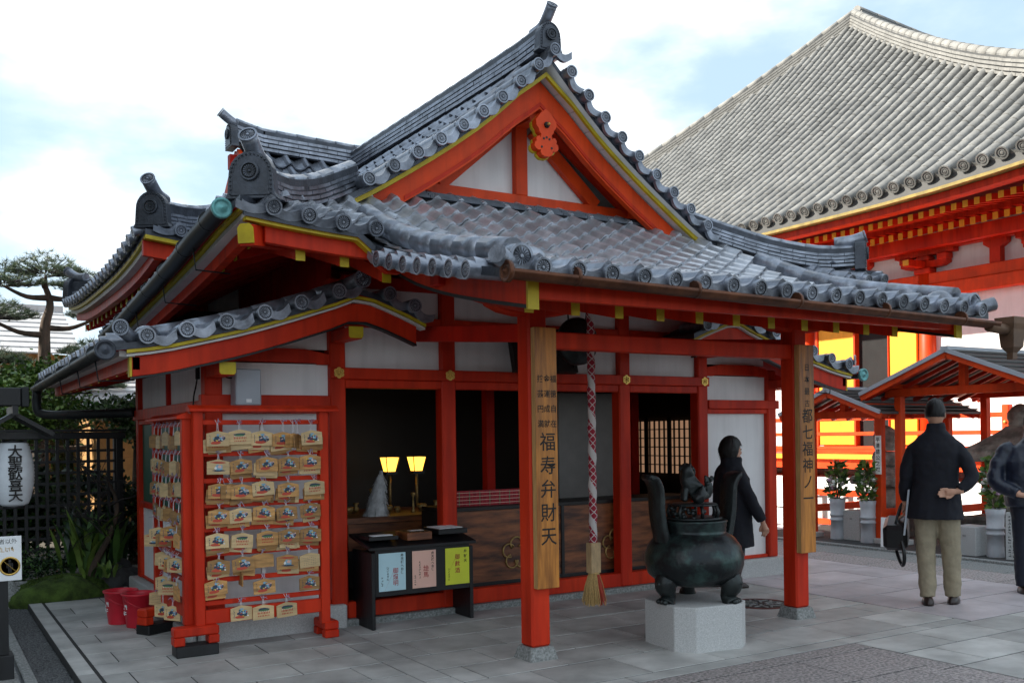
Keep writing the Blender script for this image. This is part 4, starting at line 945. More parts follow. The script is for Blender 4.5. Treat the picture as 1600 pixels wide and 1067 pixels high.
for y in (6.9, 9.0, 11.42, 14.32, 17.2):
    for k, (hw, z0, z1, dx) in enumerate([(.17, 4.45, 4.56, .17), (.48, 4.56, 4.68, .10), (.14, 4.69, 4.78, .15)]):
        if k == 1:
            ou = [(y-hw, z1), (y-hw, z0+.06), (y-hw*.75, z0+.01), (y-hw*.4, z0), (y+hw*.4, z0), (y+hw*.75, z0+.01), (y+hw, z0+.06), (y+hw, z1)]
            MB().prism(ou, 'x', HX-.12, HX+.07).build('bracket_arm', 'red', HON)
            MB().box(HX-.62, HX-.13, y-.07, y+.07, z0, z1).build('bracket_arm', 'red', HON); MB().box(HX-.63, HX-.622, y-.06, y+.06, z0+.01, z1-.01).build('bracket_tip', 'ochre', HON)
        else: MB().box(HX-dx, HX+.07, y-hw, y+hw, z0, z1).build('bearing_block', 'red', HON, bevel=.02)
    for dy in (-.40, 0, .40): MB().box(HX-.14, HX+.07, y+dy-.11, y+dy+.11, 4.68, 4.80).build('bearing_block', 'red', HON, bevel=.02)
    MB().box(HX-.11, HX+.07, y-.62, y+.62, 4.80, 4.88).build('bracket_arm', 'red', HON)
for y in (7.95, 10.02, 12.87, 15.7): MB().prism([(y-.10, 4.45), (y+.10, 4.45), (y+.10, 4.72), (y+.22, 4.80), (y+.22, 4.88), (y-.22, 4.88), (y-.22, 4.80), (y-.10, 4.72)], 'x', HX-.07, HX+.07).build('strut', 'red', HON)
y = 6.9
while y < 16: # curved ribs of the cove
    MB().beam((HX-.06, y, 4.90), (HX-.36, y, 5.08), .07, .05).build('cove_rib', 'red', HON); y += .24
MB().box(HX-.04, HX+.075, 6.8, 20, 5.0, 5.28).build('cove_panel', 'white_soffit', HON)
# doorway with yellow leaves folded back
MB().box(HX-.02, HX+.079, 12.2, 12.97, 1.2, 4.0).build('doorway_dark', 'black_matte', HON)  # black panel on the wall paints the dark of the open door
for a, b in ((13.02, 13.92), (11.58, 12.18)): MB().box(HX-.12, HX-.05, a, b, 1.22, 3.95).build('door_leaf', 'ochre', HON, bevel=.01)
for a, b in ((13.93, 13.99), (12.975, 13.015), (12.185, 12.199)): MB().box(HX-.15, HX+.06, a, b, 1.21, 3.98).build('door_jamb', 'orange_red', HON)
# veranda and railing
MB().box(14.75, HX-.14, 6.5, 24, .99, 1.08).build('veranda_floor', 'orange_red', HON, bevel=.01)
MB().box(14.72, 14.749, 6.5, 24, .985, 1.075).build('veranda_edge', 'ochre', HON); MB().box(14.80, 14.95, 6.5, 24, .80, .985).build('veranda_beam', 'orange_red', HON)
for y in (7.0, 9.0, 11.42, 14.32, 17.2):
    MB().box(14.85, 15.05, y-.1, y+.1, 0, .80).build('veranda_post', 'orange_red', HON); MB().box(14.80, 14.92, y-.06, y+.06, 1.08, 1.90).build('rail_post', 'orange_red', HON, bevel=.01)
    MB().sphere((14.795, y, 1.62), .03).build('rail_stud', 'gold', HON)
for z0, z1 in ((1.16, 1.22), (1.42, 1.49), (1.70, 1.78)): MB().box(14.825, 14.895, 6.5, 24, z0, z1).build('rail', 'orange_red', HON, bevel=.008)
MB().box(14.9, HX, 6.8, 24, 0, .62).build('base_wall', 'white', HON)
# unseen block added left of the view to keep the sun off the courtyard
BLOCKER = thing('added_sun_blocker', 'added concrete block left of the courtyard, unseen, blocking the sun', 'building', (-10, 12, 0))
MB().box(-15, -6.5, 3, 21.3, 0, 19.5).build('wall', 'concrete', BLOCKER); MB().box(-15.2, -6.3, 2.8, 21.5, 19.5, 20.0).build('parapet', 'concrete', BLOCKER)
for fl in range(6):
    for k in range(7): y = 3.6+k*2.5; wn = MB().box(-6.499, -6.44, y, y+1.7, 1.2+fl*3.1, 2.7+fl*3.1).build('window', 'metal_roof', BLOCKER); MB().box(-6.439, -6.42, y+.08, y+1.62, 1.28+fl*3.1, 2.62+fl*3.1).build('pane', 'glass', wn)

# ------------------------------------------------------------------ name boards on the porch posts
def name_board(x0, x1, z0, z1, label, cols):
    t = thing('name_board', label, 'sign', ((x0+x1)/2, 5.38, z0))
    MB().box(x0, x1, 5.352, 5.40, z0, z1).build('board', 'board_wood', t, bevel=.004)
    MB().box(x0-.0008, x0-.0001, 5.353, 5.399, z0+.004, z1-.004).build('board_side', 'board_edge', t)
    for (body, size, cx, cz, line, bold) in cols:
        text(body, size, Matrix.Translation((cx, 5.3505, cz)) @ FACE_FRONT, 'ink_worn', 'lettering', t, bold=bold, line=line)
    return t
name_board(3.475, 3.650, .48, 2.222, 'tall wooden board with large brushed characters on the left porch post',
           [('福徳自在', .052, 3.618, 1.725, 1.92, .0006), ('金運成就', .052, 3.566, 1.725, 1.92, .0006), ('技芸円満', .052, 3.514, 1.725, 1.92, .0006), ('福寿弁財天', .13, 3.568, 1.135, 1.21, .0010)])
name_board(XC+1.265-.075, XC+1.265+.098, .53, 2.20, 'tall wooden board with brushed characters on the right porch post',
           [('日本最古', .062, XC+1.278, 1.87, 1.55, .0006), ('都七福神ノ一', .125, XC+1.278, 1.29, 1.06, .0010)])
# ------------------------------------------------------------------ bell rope
bx, by = 4.80, 6.53
t = thing('bell_rope', 'red and white twisted bell rope with straw tassel hanging from the porch', 'rope', (bx, by, .35))
n = 60; m = MB(); prof = []
me = bpy.data.meshes.new('rope'); vs = []; fs = []; k = 12
for i in range(n+1):
    z = .60+(2.52-.60)*i/n
    for j in range(k): a = 2*math.pi*j/k; r = .033+.003*math.sin(a+z*40)+.002*math.sin(z*25); vs.append((r*math.cos(a), r*math.sin(a), z-.35))
for i in range(n):
    for j in range(k): fs.append((i*k+j, i*k+(j+1) % k, (i+1)*k+(j+1) % k, (i+1)*k+j))
me.from_pydata(vs, [], fs); uv = me.uv_layers.new(name='UVMap')
for p in me.polygons:
    p.use_smooth = True
    for li, vi in zip(p.loop_indices, p.vertices):
        i, j = divmod(vi, k); u = j/k
        if j == 0 and (p.index % k) == k-1: u = 1.0
        uv.data[li].uv = (u, i/n)
me.materials.append(MATS['rope_cloth']); o = bpy.data.objects.new('rope', me); COL.objects.link(o); o.parent = t
MB().box(bx-.05, bx+.05, by-.04, by+.04, .345, .60).build('rope_block', 'pale_wood', t, bevel=.006)
tm = MB(); rr = random.Random(3)
for i in range(260):
    a = rr.uniform(0, 6.28); q = math.sqrt(rr.random()); r0 = .042*q; r1 = .10*q+rr.uniform(-.008, .008); c, s_ = math.cos(a), math.sin(a); ln = rr.uniform(.225, .275)
    mid = (bx+c*(r0+r1)*.55, by+s_*(r0+r1)*.45, .345-ln*.45)
    tm.tube([(bx+c*r0, by+s_*r0*.9, .348), mid, (bx+c*r1, by+s_*r1, .345-ln)], [.004, .0045, .003], 4, False, mi=1 if (abs(a-5.1) < .35 and q > .35) else 0)
tm.build('tassel', ['hemp', 'paint_red'], t)
MB().tube([(bx, by, .335), (bx, by, .352)], .047, 14).build('tassel_band', 'hemp', t)
# round gong behind the rope with its cords, framed plaque in the shade beside it
g_ = thing('waniguchi_gong', 'flat dark bronze gong hanging behind the red and white rope', 'gong', (4.8, 6.72, 2.1))
MB().lathe([(.001, -.075), (.10, -.07), (.185, -.045), (.205, -.02), (.205, .02), (.185, .045), (.10, .07), (.001, .075)], 24, M=Matrix.Translation((4.8, 6.72, 2.30)) @ Matrix.Rotation(R(90), 4, 'X')).build('gong_body', 'bronze_dark', g_)
for d in (-.09, .09): MB().tube([(4.8+d, 6.72, 2.46), (4.8+d*1.5, 6.72, 2.95)], .007, 6).build('cord', 'black_matte', g_)
pq = thing('framed_plaque', 'dark framed plaque leaning in the shade above the entrance beam', 'plaque', (4.72, 7.12, 2.07))
q = MB(); q.box(-.30, .30, -.02, .02, 0, .36); MM = Matrix.Translation((4.72, 7.10, 2.075)) @ Matrix.Rotation(R(-14), 4, 'X'); z = MB(); z.join(q, MM); z.build('board', 'black_wood', pq)
for a in ((-.33, -.29, -.035, .03, -.02, .38), (.29, .33, -.035, .03, -.02, .38), (-.289, .289, -.035, .03, -.02, .02), (-.289, .289, -.035, .03, .34, .38)): q = MB(); q.box(*a); z = MB(); z.join(q, MM); z.build('frame', 'dark_wood', pq)
# ------------------------------------------------------------------ loudspeaker on the left wing
sp = thing('loudspeaker', 'grey flat loudspeaker box on the beam above the votive rack', 'speaker', (2.07, 7.19, 1.755))
MB().box(1.985, 2.175, 7.10, 7.255, 1.752, 2.025).build('cabinet', 'grey_box', sp, bevel=.01); MB().box(2.06, 2.10, 7.096, 7.0995, 1.775, 1.80).build('badge', 'paper_white', sp)
MB().tube(spline([(1.87, 7.24, 2.09), (1.90, 7.23, 2.0), (1.95, 7.22, 1.965), (1.985, 7.2, 1.96)], 4), .005, 6).build('cable', 'black_matte', sp)
cb = thing('wall_cable', 'thin black cable running down the white side wall at the corner', 'cable', (1.78, 7.4, 1.7))
MB().tube(spline([(1.785, 7.38, 2.08), (1.785, 7.42, 1.98), (1.79, 7.5, 1.90), (1.78, 7.52, 1.83), (1.775, 7.53, 1.71)], 4), .006, 6).build('lead', 'black_matte', cb); MB().box(1.775, 1.80, 7.40, 7.44, 1.96, 2.06).build('connector', 'black_matte', cb)
# ------------------------------------------------------------------ votive racks
def foot(t, c, ax, ln=.30, blk=True):
    x, y = c; ux, uy = ax; P = lambda u, v: (x+ux*u-uy*v, y+uy*u+ux*v)
    def ob(u0, u1, v0, v1, z0, z1): 
        return MB().add([(*P(u, v), z) for z in (z0, z1) for u, v in ((u0, v0), (u1, v0), (u1, v1), (u0, v1))], [(0, 3, 2, 1), (4, 5, 6, 7), (0, 1, 5, 4), (1, 2, 6, 5), (2, 3, 7, 6), (3, 0, 4, 7)])
    h = ln/2; b0 = .075 if blk else 0
    if blk: ob(-h+.01, h-.01, -.075, .075, 0, b0).build('foot_block', 'black_wood', t, bevel=.005)
    ob(-h, h, -.055, .055, b0+.06, b0+.125).build('foot_rail', 'red', t, bevel=.01)
    for s_ in (-1, 1): ob(*sorted((s_*h, s_*(h-.075))), -.055, .055, b0+.001, b0+.0595).build('foot_end', 'red', t, bevel=.006)
rk = thing('votive_rack', 'red wooden rack of votive plaques in front of the left wing', 'rack', (2.15, 6.95, 0))
for x in (1.665, 2.59): MB().box(x-.035, x+.035, 6.915, 6.985, .19 if x < 2 else .11, 1.72).build('post', 'red', rk, bevel=.006)
foot(rk, (1.63, 6.93), (1, 0), .31); foot(rk, (2.63, 7.03), (.0, 1), .26, False)
MB().prism([(6.88, 1.72), (6.95, 1.75), (7.02, 1.72), (7.02, 1.70), (6.88, 1.70)], 'x', 1.60, 2.70).build('rack_cap', 'red', rk, bevel=.004)
MB().box(1.70, 2.555, 6.925, 6.975, .20, .30).build('bottom_rail', 'red', rk, bevel=.005)
for z in (1.625, 1.40, 1.21, 1.035, .865, .69, .505, .345): MB().box(1.70, 2.555, 6.938, 6.962, z-.017, z+.017).build('hanging_rail', 'red', rk, bevel=.003)
MB().box(2.12, 2.15, 6.97, 6.99, .3, 1.62).build('back_stay', 'white_soffit', rk)
rl_ = thing('votive_rack', 'red wooden rack of votive plaques turned along the left side wall', 'rack', (1.6, 7.5, 0))
for y in (7.04, 8.02): MB().box(1.575, 1.64, y-.035, y+.035, .19 if y < 7.5 else .13, 1.68).build('post', 'red', rl_, bevel=.006)
foot(rl_, (1.585, 7.93), (.88, .47), .33)
MB().prism([(1.535, 1.67), (1.605, 1.70), (1.675, 1.67), (1.675, 1.65), (1.535, 1.65)], 'y', 6.99, 8.1).build('rack_cap', 'red', rl_, bevel=.004)
MB().box(1.585, 1.632, 7.075, 7.985, .24, .33).build('bottom_rail', 'red', rl_, bevel=.005)
for z in (1.615, 1.41, 1.24, 1.06, .90, .67, .50): MB().box(1.597, 1.621, 7.075, 7.985, z-.015, z+.015).build('hanging_rail', 'red', rl_, bevel=.003)
MB().box(1.60, 1.625, 7.5, 7.54, .33, 1.6).build('middle_bar', 'red', rl_)
# plaques
EW, EH = .158, .108
def ema_mesh(kind, seed, pale):
    r = random.Random(seed); m = MB(); w2 = EW/2
    m.prism([(-w2, -EH/2), (w2, -EH/2), (w2, EH*.33), (0, EH*.5), (-w2, EH*.33)], 'y', -.0045, .0045)
    def blob(cx, cz, rx, rz, mi, n=8, y=-.0052, jag=.25):
        pts = [(cx*.9+rx*.88*math.cos(2*math.pi*k/n)*(1+r.uniform(-jag, jag)), y, cz*.9+rz*.88*math.sin(2*math.pi*k/n)*(1+r.uniform(-jag, jag))) for k in range(n)]; m.add(pts, [tuple(range(n))], mi)
    if kind == 'ship':
        blob(.012, -.004, .046, .026, 5, 13); blob(-.012, -.033, .046, .012, 1, 8, -.0055); blob(.028, .004, .022, .016, 2, 8, -.0056); blob(.004, .026, .020, .010, 2, 7, -.0056); blob(-.016, .006, .014, .012, 5, 7, -.0057)
        for _ in range(18): blob(r.uniform(-.035, .052), r.uniform(-.026, .024), r.uniform(.004, .008), r.uniform(.004, .007), r.choice((3, 3, 4, 1, 1, 2, 6, 7, 5)), 6, -.006)
        for _ in range(4): blob(r.uniform(-.03, .045), r.uniform(-.022, .01), .003, .006, 5, 5, -.0064)
        for k in range(5): blob(-.062+.002*(k % 2), .022-k*.013, .004, .005, 5, 5, -.0055, .4)
    elif kind == 'temple':
        blob(0, .018, .05, .014, 5, 9); blob(0, .012, .044, .008, 6, 8, -.0056)
        for k in range(8): blob(-.045+.013*k, -.008, .0045, .011, 1, 5, -.0056, .3)
        for k in range(7): blob(-.042+.014*k, -.032, .0052, .006, 1, 6, -.0056, .4)
        for k in range(6): blob(-.04+.016*k, .004, .003, .004, 3, 5, -.0058)
    elif kind == 'boat':
        blob(0, .033, .066, .007, 1, 10); blob(.005, -.005, .03, .026, 2, 9, -.0055); blob(0, -.03, .05, .008, 5, 9, -.0055); blob(.01, .0, .016, .014, 7, 7, -.006); blob(-.02, -.01, .01, .012, 3, 6, -.006)
    elif kind == 'writing':
        for j in range(5):
            for k in range(7): blob(-.05+.016*k, .02-.014*j, .005, .0018, 5, 5, -.0055, .5)
    return m.mesh('votive_plaque', ['ema_pale' if pale else 'ema_wood', 'paint_red', 'paint_blue', 'paint_white', 'paint_yellow', 'paint_navy', 'paint_green', 'paint_pink'])
EM = {(k, p): [ema_mesh(k, i*7+len(k), p) for i in range(3)] for k in ('ship', 'temple', 'boat', 'writing', 'blank') for p in (0, 1)}
er = random.Random(11); EMLAB = {}
ORD = ['top', 'second', 'third', 'fourth', 'fifth', 'sixth', 'seventh', 'lowest']; COLN = ['leftmost', 'second', 'third', 'fourth', 'rightmost']
KW = {'ship': 'showing a colourful treasure ship', 'temple': 'showing a red temple', 'boat': 'with a red band and blue boat', 'writing': 'covered in handwriting', 'blank': 'turned to its bare back'}
def hang(x, y, z, kind, pale, label, rack, rz=0, tilt=0, front=True, string=True, rail=None):
    nm = 'votive_plaque'; o = bpy.data.objects.new(nm, er.choice(EM[(kind, pale)])); COL.objects.link(o)
    base = Matrix.Identity(4) if front else Matrix.Rotation(R(-90), 4, 'Z')
    o.matrix_world = Matrix.Translation((x, y, z)) @ base @ Matrix.Rotation(rz, 4, 'Z') @ Matrix.Rotation(tilt, 4, 'Y') @ Matrix.Rotation(er.uniform(-.05, .02), 4, 'X')
    tag(o, label, 'votive plaque', rack); ORG[o.name] = Vector((0, 0, 0))
    if string and rail:
        s_ = MB(); top = Vector((0, .02, rail-z)); 
        for d in (-.006, .006): s_.tube([(d, -.002, EH*.40), (d*.4, .0, rail-z-.01), (d*2, .018, rail-z+.018)], .0022, 4, False)
        for _ in range(3): s_.tube([(0, -.004, rail-z), (er.uniform(-.02, .02), -.015, rail-z+er.uniform(.0, .03)), (er.uniform(-.03, .03), -.02, rail-z+er.uniform(-.02, .02))], .0022, 4, False, mi=1)
        so = bpy.data.objects.new('string', s_.mesh('string', ['string', 'string_purple'])); COL.objects.link(so); so.parent = o
    return o
rowsF = [[(1.79, 1.51, 'ship', 1, 3), (1.95, 1.52, 'temple', 1, 2), (2.11, 1.51, 'ship', 1, 2), (2.26, 1.50, 'ship', 0, 3), (2.48, 1.51, 'ship', 1, 3)],
         [(1.80, 1.31, 'boat', 1, 0), (1.96, 1.31, 'ship', 0, 1), (2.14, 1.32, 'ship', 0, 3), (2.31, 1.32, 'ship', 0, 1), (2.47, 1.33, 'ship', 0, 2)],
         [(1.80, 1.14, 'ship', 0, 2), (1.96, 1.13, 'ship', 0, 2), (2.11, 1.15, 'ship', 1, 3), (2.30, 1.13, 'ship', 0, 2), (2.50, 1.14, 'temple', 1, 2)],
         [(1.80, .96, 'ship', 0, 1), (1.95, .96, 'ship', 1, 1), (2.12, .97, 'ship', 0, 1), (2.29, .96, 'ship', 0, 1), (2.47, .97, 'ship', 0, 1)],
         [(1.78, .79, 'ship', 1, 2), (1.96, .78, 'temple', 1, 1), (2.14, .785, 'temple', 0, 2), (2.30, .79, 'ship', 0, 2), (2.47, .79, 'ship', 0, 1)],
         [(1.79, .605, 'ship', 0, 1), (1.965, .61, 'ship', 0, 1), (2.11, .625, 'blank', 0, 0), (2.29, .60, 'boat', 0, 1), (2.46, .60, 'writing', 1, 1)],
         [(1.77, .46, 'ship', 0, 1), None, (2.12, .435, 'ship', 0, 0), None, (2.46, .43, 'ship', 0, 0)],
         [None, (1.95, .26, 'ship', 1, 0), (2.11, .25, 'temple', 1, 0), (2.285, .25, 'temple', 1, 0), None]]
RAILZ = [1.625, 1.40, 1.21, 1.035, .865, .69, .505, .345]
for ri, row in enumerate(rowsF):
    for ci, e in enumerate(row):
        if not e: continue
        x, z, kd, pl, nb = e; hue = 'pale' if pl else 'tan'
        hang(x, 6.915-.012*nb, z, kd, pl, f'{hue} plaque {KW[kd]}, {COLN[ci]} in {ORD[ri]} row of front rack', 'plaques on the front rack', rail=RAILZ[ri], tilt=er.uniform(-.06, .06), rz=er.uniform(-.12, .12))
        for b in range(nb):
            k2 = er.choice(('ship', 'ship', 'temple', 'blank')); hang(x+er.uniform(-.022, .022), 6.925-.012*b, z-.02-.011*(nb-b)+er.uniform(-.006, .004), k2, er.random() < .4, f'plaque {["next", "second", "third"][nb-1-b]} behind the {COLN[ci]} one in {ORD[ri]} row of front rack', f'plaques behind the {COLN[ci]} of row {ri+1}', rail=None, tilt=er.uniform(-.14, .14), rz=er.uniform(-.15, .15))
hang(2.345, 6.90, 1.49, 'blank', 0, 'plain brown votive plaque edging out right of the fourth in the top row', 'plaques on the front rack', rail=1.625, rz=.5); hang(2.385, 6.915, 1.485, 'blank', 0, 'plain brown plaque turned edge-on left of the rightmost in the top row', 'plaques on the front rack', rail=1.625, rz=.9)
hang(1.88, 6.90, 1.135, 'blank', 0, 'plain brown votive plaque tucked right of the leftmost in the third row', 'plaques on the front rack', rail=1.21, rz=.3); hang(1.95, 6.915, .51, 'blank', 0, 'plain plaque hung edge-on in the seventh row of the front rack', 'plaques on the front rack', rail=.60, rz=1.45)
leftrows = [(1.50, 7, 1.615, 1), (1.305, 7, 1.41, 1), (1.135, 7, 1.24, 1), (.945, 6, 1.06, 0)]
for ri, (z, n_, rz_, _) in enumerate(leftrows):
    for k in range(n_):
        y = 7.95-k*(.80/(n_-1)); last = (k == n_-2 and ri == 1)
        hang(1.575, y, z+er.uniform(-.02, .02), 'ship' if er.random() < .35 else 'blank', er.random() < .4, f'nearly edge-on plaque, {ORD[k] if k else "farthest"} from far end in {ORD[ri]} row of side rack', f'edge-on plaques, {ORD[ri]} row of the side rack', rail=rz_, front=False, rz=er.uniform(-.10, .35))
loose = [(7.98, .72, 'boat', 1, .2), (7.78, .78, 'ship', 1, .15), (7.55, .76, 'ship', 0, .2), (7.36, .82, 'ship', 0, .1), (7.18, .78, 'blank', 0, 1.1), (7.68, .60, 'blank', 1, .6), (7.52, .59, 'ship', 1, .5), (7.36, .585, 'ship', 0, .6), (7.22, .60, 'ship', 1, .5), (7.64, .42, 'ship', 1, .5), (7.47, .405, 'temple', 1, .15), (7.20, .40, 'blank', 0, 1.1), (7.88, .27, 'writing', 1, .5), (7.66, .21, 'ship', 1, .4), (7.34, .235, 'ship', 1, .5)]
WL = ['farthest along', 'second from the far end of', 'third from the far end of', 'fourth from the far end of', 'nearest in']
cnt = {}
for (y, z, kd, pl, rz_) in loose:
    rw = 4 if z > .65 else 5 if z > .5 else 6 if z > .35 else 7; c = cnt.get(rw, 0); cnt[rw] = c+1
    hang(1.565, y, z, kd, pl, f'plaque {KW[kd]}, {["farthest", "second", "third", "fourth", "nearest"][c]} in {ORD[rw]} row of side rack', 'loose plaques low on the side rack', rail={4: .90, 5: .67, 6: .50, 7: .33}[rw], front=False, rz=R(58)-rz_*.9)
# ------------------------------------------------------------------ buckets
def bucket(x, y, label):
    t = thing('bucket', label, 'bucket', (x, y, 0), 'red buckets by the side wall')
    MB().lathe([(.098, .0), (.098, .004), (.128, .255), (.138, .258), (.138, .272), (.124, .272), (.120, .25), (.092, .012), (.001, .012)], 28, (x, y, 0)).build('pail', 'plastic_red', t)
    MB().tube([(x+.137*math.cos(a), y+.137*math.sin(a), .235-.085*math.sin((a-R(-150))/R(180)*math.pi)) for a in lin(R(-150), R(30), 12)], .004, 6, True).build('handle', 'plastic_red', t)
    ticks(t, Matrix.Translation((x-.115, y-.052, .145)) @ Matrix.Rotation(R(-65), 4, 'Z') @ Matrix.Rotation(R(83), 4, 'X'), 2, .05, 'paper_white', 3)
bucket(1.50, 8.26, 'nearer red plastic bucket standing by the side rack'); bucket(1.40, 8.50, 'farther red plastic bucket, half hidden behind the nearer one')
# ------------------------------------------------------------------ black offering stand with notices
st = thing('notice_stand', 'black wooden stand with three coloured notices in the left bay', 'stand', (3.42, 7.15, 0))
for x in (2.985, 3.86): MB().box(x, x+.03, 6.97, 7.36, 0, .60).build('side_panel', 'black_wood', st, bevel=.003)
MB().box(3.016, 3.859, 6.975, 7.0, .255, .62).build('front_panel', 'black_wood', st, bevel=.003)
MB().add([(2.96, 6.95, .62), (3.91, 6.95, .62), (3.91, 7.37, .70), (2.96, 7.37, .70), (2.96, 6.95, .645), (3.91, 6.95, .645), (3.91, 7.37, .725), (2.96, 7.37, .725)], [(0, 3, 2, 1), (4, 5, 6, 7), (0, 1, 5, 4), (1, 2, 6, 5), (2, 3, 7, 6), (3, 0, 4, 7)]).build('sloping_top', 'black_wood', st, bevel=.003)
def notice(x0, x1, m_, label, cols):
    t = thing('notice', label, 'notice', ((x0+x1)/2, 6.97, .3), 'notices on the black stand'); MB().box(x0, x1, 6.969, 6.9735, .295, .592).build('sheet', m_, t)
    for i_, (b_, sz, cx, cz, ln, mm) in enumerate(cols):
      if sz < .022: ticks(t, Matrix.Translation((cx, 6.9685, cz)) @ FACE_FRONT, len(b_), sz, mm, i_, ln)
      else: text(b_, sz, Matrix.Translation((cx, 6.9685, cz)) @ FACE_FRONT, mm, 'lettering', t, line=ln, bold=.0006)
notice(3.045, 3.275, 'paper_blue', 'pale blue notice on the black stand', [('弁天様へお備', .026, 3.245, .50, 1.05, 'ink'), ('御燈明', .048, 3.188, .40, 1.0, 'ink_red'), ('お志を納め', .020, 3.12, .43, 1.1, 'ink'), ('一本百円', .018, 3.072, .37, 1.1, 'ink')])
notice(3.335, 3.545, 'paper_pink', 'salmon pink notice in the middle of the black stand', [('弁天様へお備', .025, 3.515, .50, 1.05, 'ink'), ('絵馬', .050, 3.455, .42, 1.0, 'ink_red'), ('願い事を書いて', .018, 3.40, .44, 1.1, 'ink'), ('一枚五百円', .016, 3.358, .36, 1.1, 'ink')])
notice(3.632, 3.852, 'paper_yellow', 'bright yellow notice at the right of the black stand', [('弁財天', .030, 3.815, .52, 1.3, 'ink'), ('御献酒', .048, 3.742, .46, 1.15, 'ink_red'), ('一口五百円', .018, 3.662, .38, 1.15, 'ink')])
def slope_z(y): return .645+.08*(y-6.95)/.42
bx_ = thing('offering_tray', 'brown slotted offering box lying on the middle of the black stand', 'box', (3.42, 7.1, .68)); MB().box(3.32, 3.54, 7.02, 7.26, .672, .735).build('tray', 'brown_wood', bx_, bevel=.004)
for k in range(5): MB().box(3.345+k*.04, 3.36+k*.04, 7.04, 7.24, .7355, .741).build('slat', 'black_wood', bx_)
MB().box(3.38, 3.50, 7.09, 7.15, .7415, .743).build('slip', 'paper_white', bx_)
bk = thing('paper_tray', 'black tray with a stack of white paper slips on the stand', 'tray', (3.72, 7.15, .7)); MB().box(3.61, 3.88, 7.04, 7.34, .70, .742).build('tray', 'black_wood', bk, bevel=.003)
for k in range(4): MB().box(3.635+k*.055, 3.683+k*.055, 7.07, 7.31, .7425+k*.0008, .747+k*.001).build('paper_slip', 'paper_white', bk)
cd = thing('candle_tray', 'low black tray at the left end of the stand', 'tray', (3.1, 7.15, .7)); MB().box(2.99, 3.24, 7.02, 7.30, .69, .722).build('tray', 'black_wood', cd, bevel=.003); MB().box(3.03, 3.2, 7.04, 7.12, .7225, .728).build('paper_slip', 'paper_white', cd)
# ------------------------------------------------------------------ inside the hall
of = thing('offering_box', 'long brown wooden offering box with flower emblems behind the sill', 'offering box', (5.3, 7.6, .17))
MB().box(3.90, 5.10, 7.44, 7.46, .19, .84).build('front_board', 'brown_wood', of); MB().box(5.11, 6.75, 7.44, 7.46, .19, .84).build('front_board', 'brown_wood', of)
MB().box(3.88, 6.77, 7.42, 7.90, .845, .875).build('top_board', 'dark_wood', of); MB().box(3.88, 3.92, 7.43, 7.9, .17, .84).build('end_board', 'dark_wood', of)
MB().box(5.095, 5.125, 7.425, 7.445, .18, .845).build('upright', 'black_wood', of); MB().box(3.90, 6.76, 7.43, 7.45, .171, .205).build('skirting', 'black_wood', of)
for cx in (4.60, 5.72):
    m = MB()
    for k in range(5):
        a0 = math.pi/2+k*2*math.pi/5; c = Vector((cx+.085*math.cos(a0), 7.432, .44+.085*math.sin(a0))); m.tube([c+Vector((.062*math.cos(a0+q), 0, .062*math.sin(a0+q))) for q in lin(-2.3, 2.3, 14)], .008, 6)
    m.build('flower_emblem', 'brass_dull', of)
cl_ = thing('striped_cloth', 'red checked cloth draped over the box in the middle bay', 'cloth', (4.3, 7.6, .88))
for k in range(9):
    x = 3.93+k*.105; MB().box(x, x+.103, 7.56, 7.60, .876, 1.015).build('cloth_fold', 'cloth_red', cl_)
    for j in range(3): MB().box(x+.018+j*.03, x+.026+j*.03, 7.5585, 7.5598, .88, 1.01).build('cloth_stripe', 'paint_green' if j % 2 else 'ink_red', cl_)
for j in range(4): MB().box(3.93, 4.87, 7.5570, 7.5582, .895+j*.033, .900+j*.033).build('cloth_band', 'paint_pink', cl_)
al = thing('altar_table', 'dark altar table deep inside the left bay', 'table', (3.8, 8.4, .17)); MB().box(3.20, 4.45, 8.0, 8.98, .74, .79).build('table_top', 'brown_wood', al); MB().box(3.22, 4.43, 8.03, 8.06, .50, .735).build('apron', 'brown_wood', al)
for x in (3.23, 4.37): MB().box(x, x+.05, 8.05, 8.1, .17, .74).build('leg', 'dark_wood', al)
gh = thing('paper_fringe', 'bushy white paper streamer standing on the dark altar table', 'paper wand', (3.55, 8.12, .79)); m = MB(); rr = random.Random(9)
for i in range(700):
    a = rr.uniform(0, 6.28); h = rr.random()**.7; r0 = .03+.085*h; z = 1.17-.36*h; cxs = 3.575-.055*h; p = Vector((cxs+r0*math.cos(a)*.8, 8.12+r0*math.sin(a)*.8, z)); d = Vector((math.cos(a)*.025+rr.uniform(-.02, .02), math.sin(a)*.025, -rr.uniform(.04, .10))); w_ = Vector((-math.sin(a), math.cos(a), 0))*.006
    p2 = p+d; p2.z = max(p2.z, .792)
    m.add([p-w_, p+w_, p2+w_, p2-w_], [(0, 1, 2, 3)])
m.build('streamers', 'paper_fringe', gh); MB().tube([(3.545, 8.12, .79), (3.585, 8.12, 1.2)], [.06, .016], 8).build('stem', 'paper_fringe', gh)
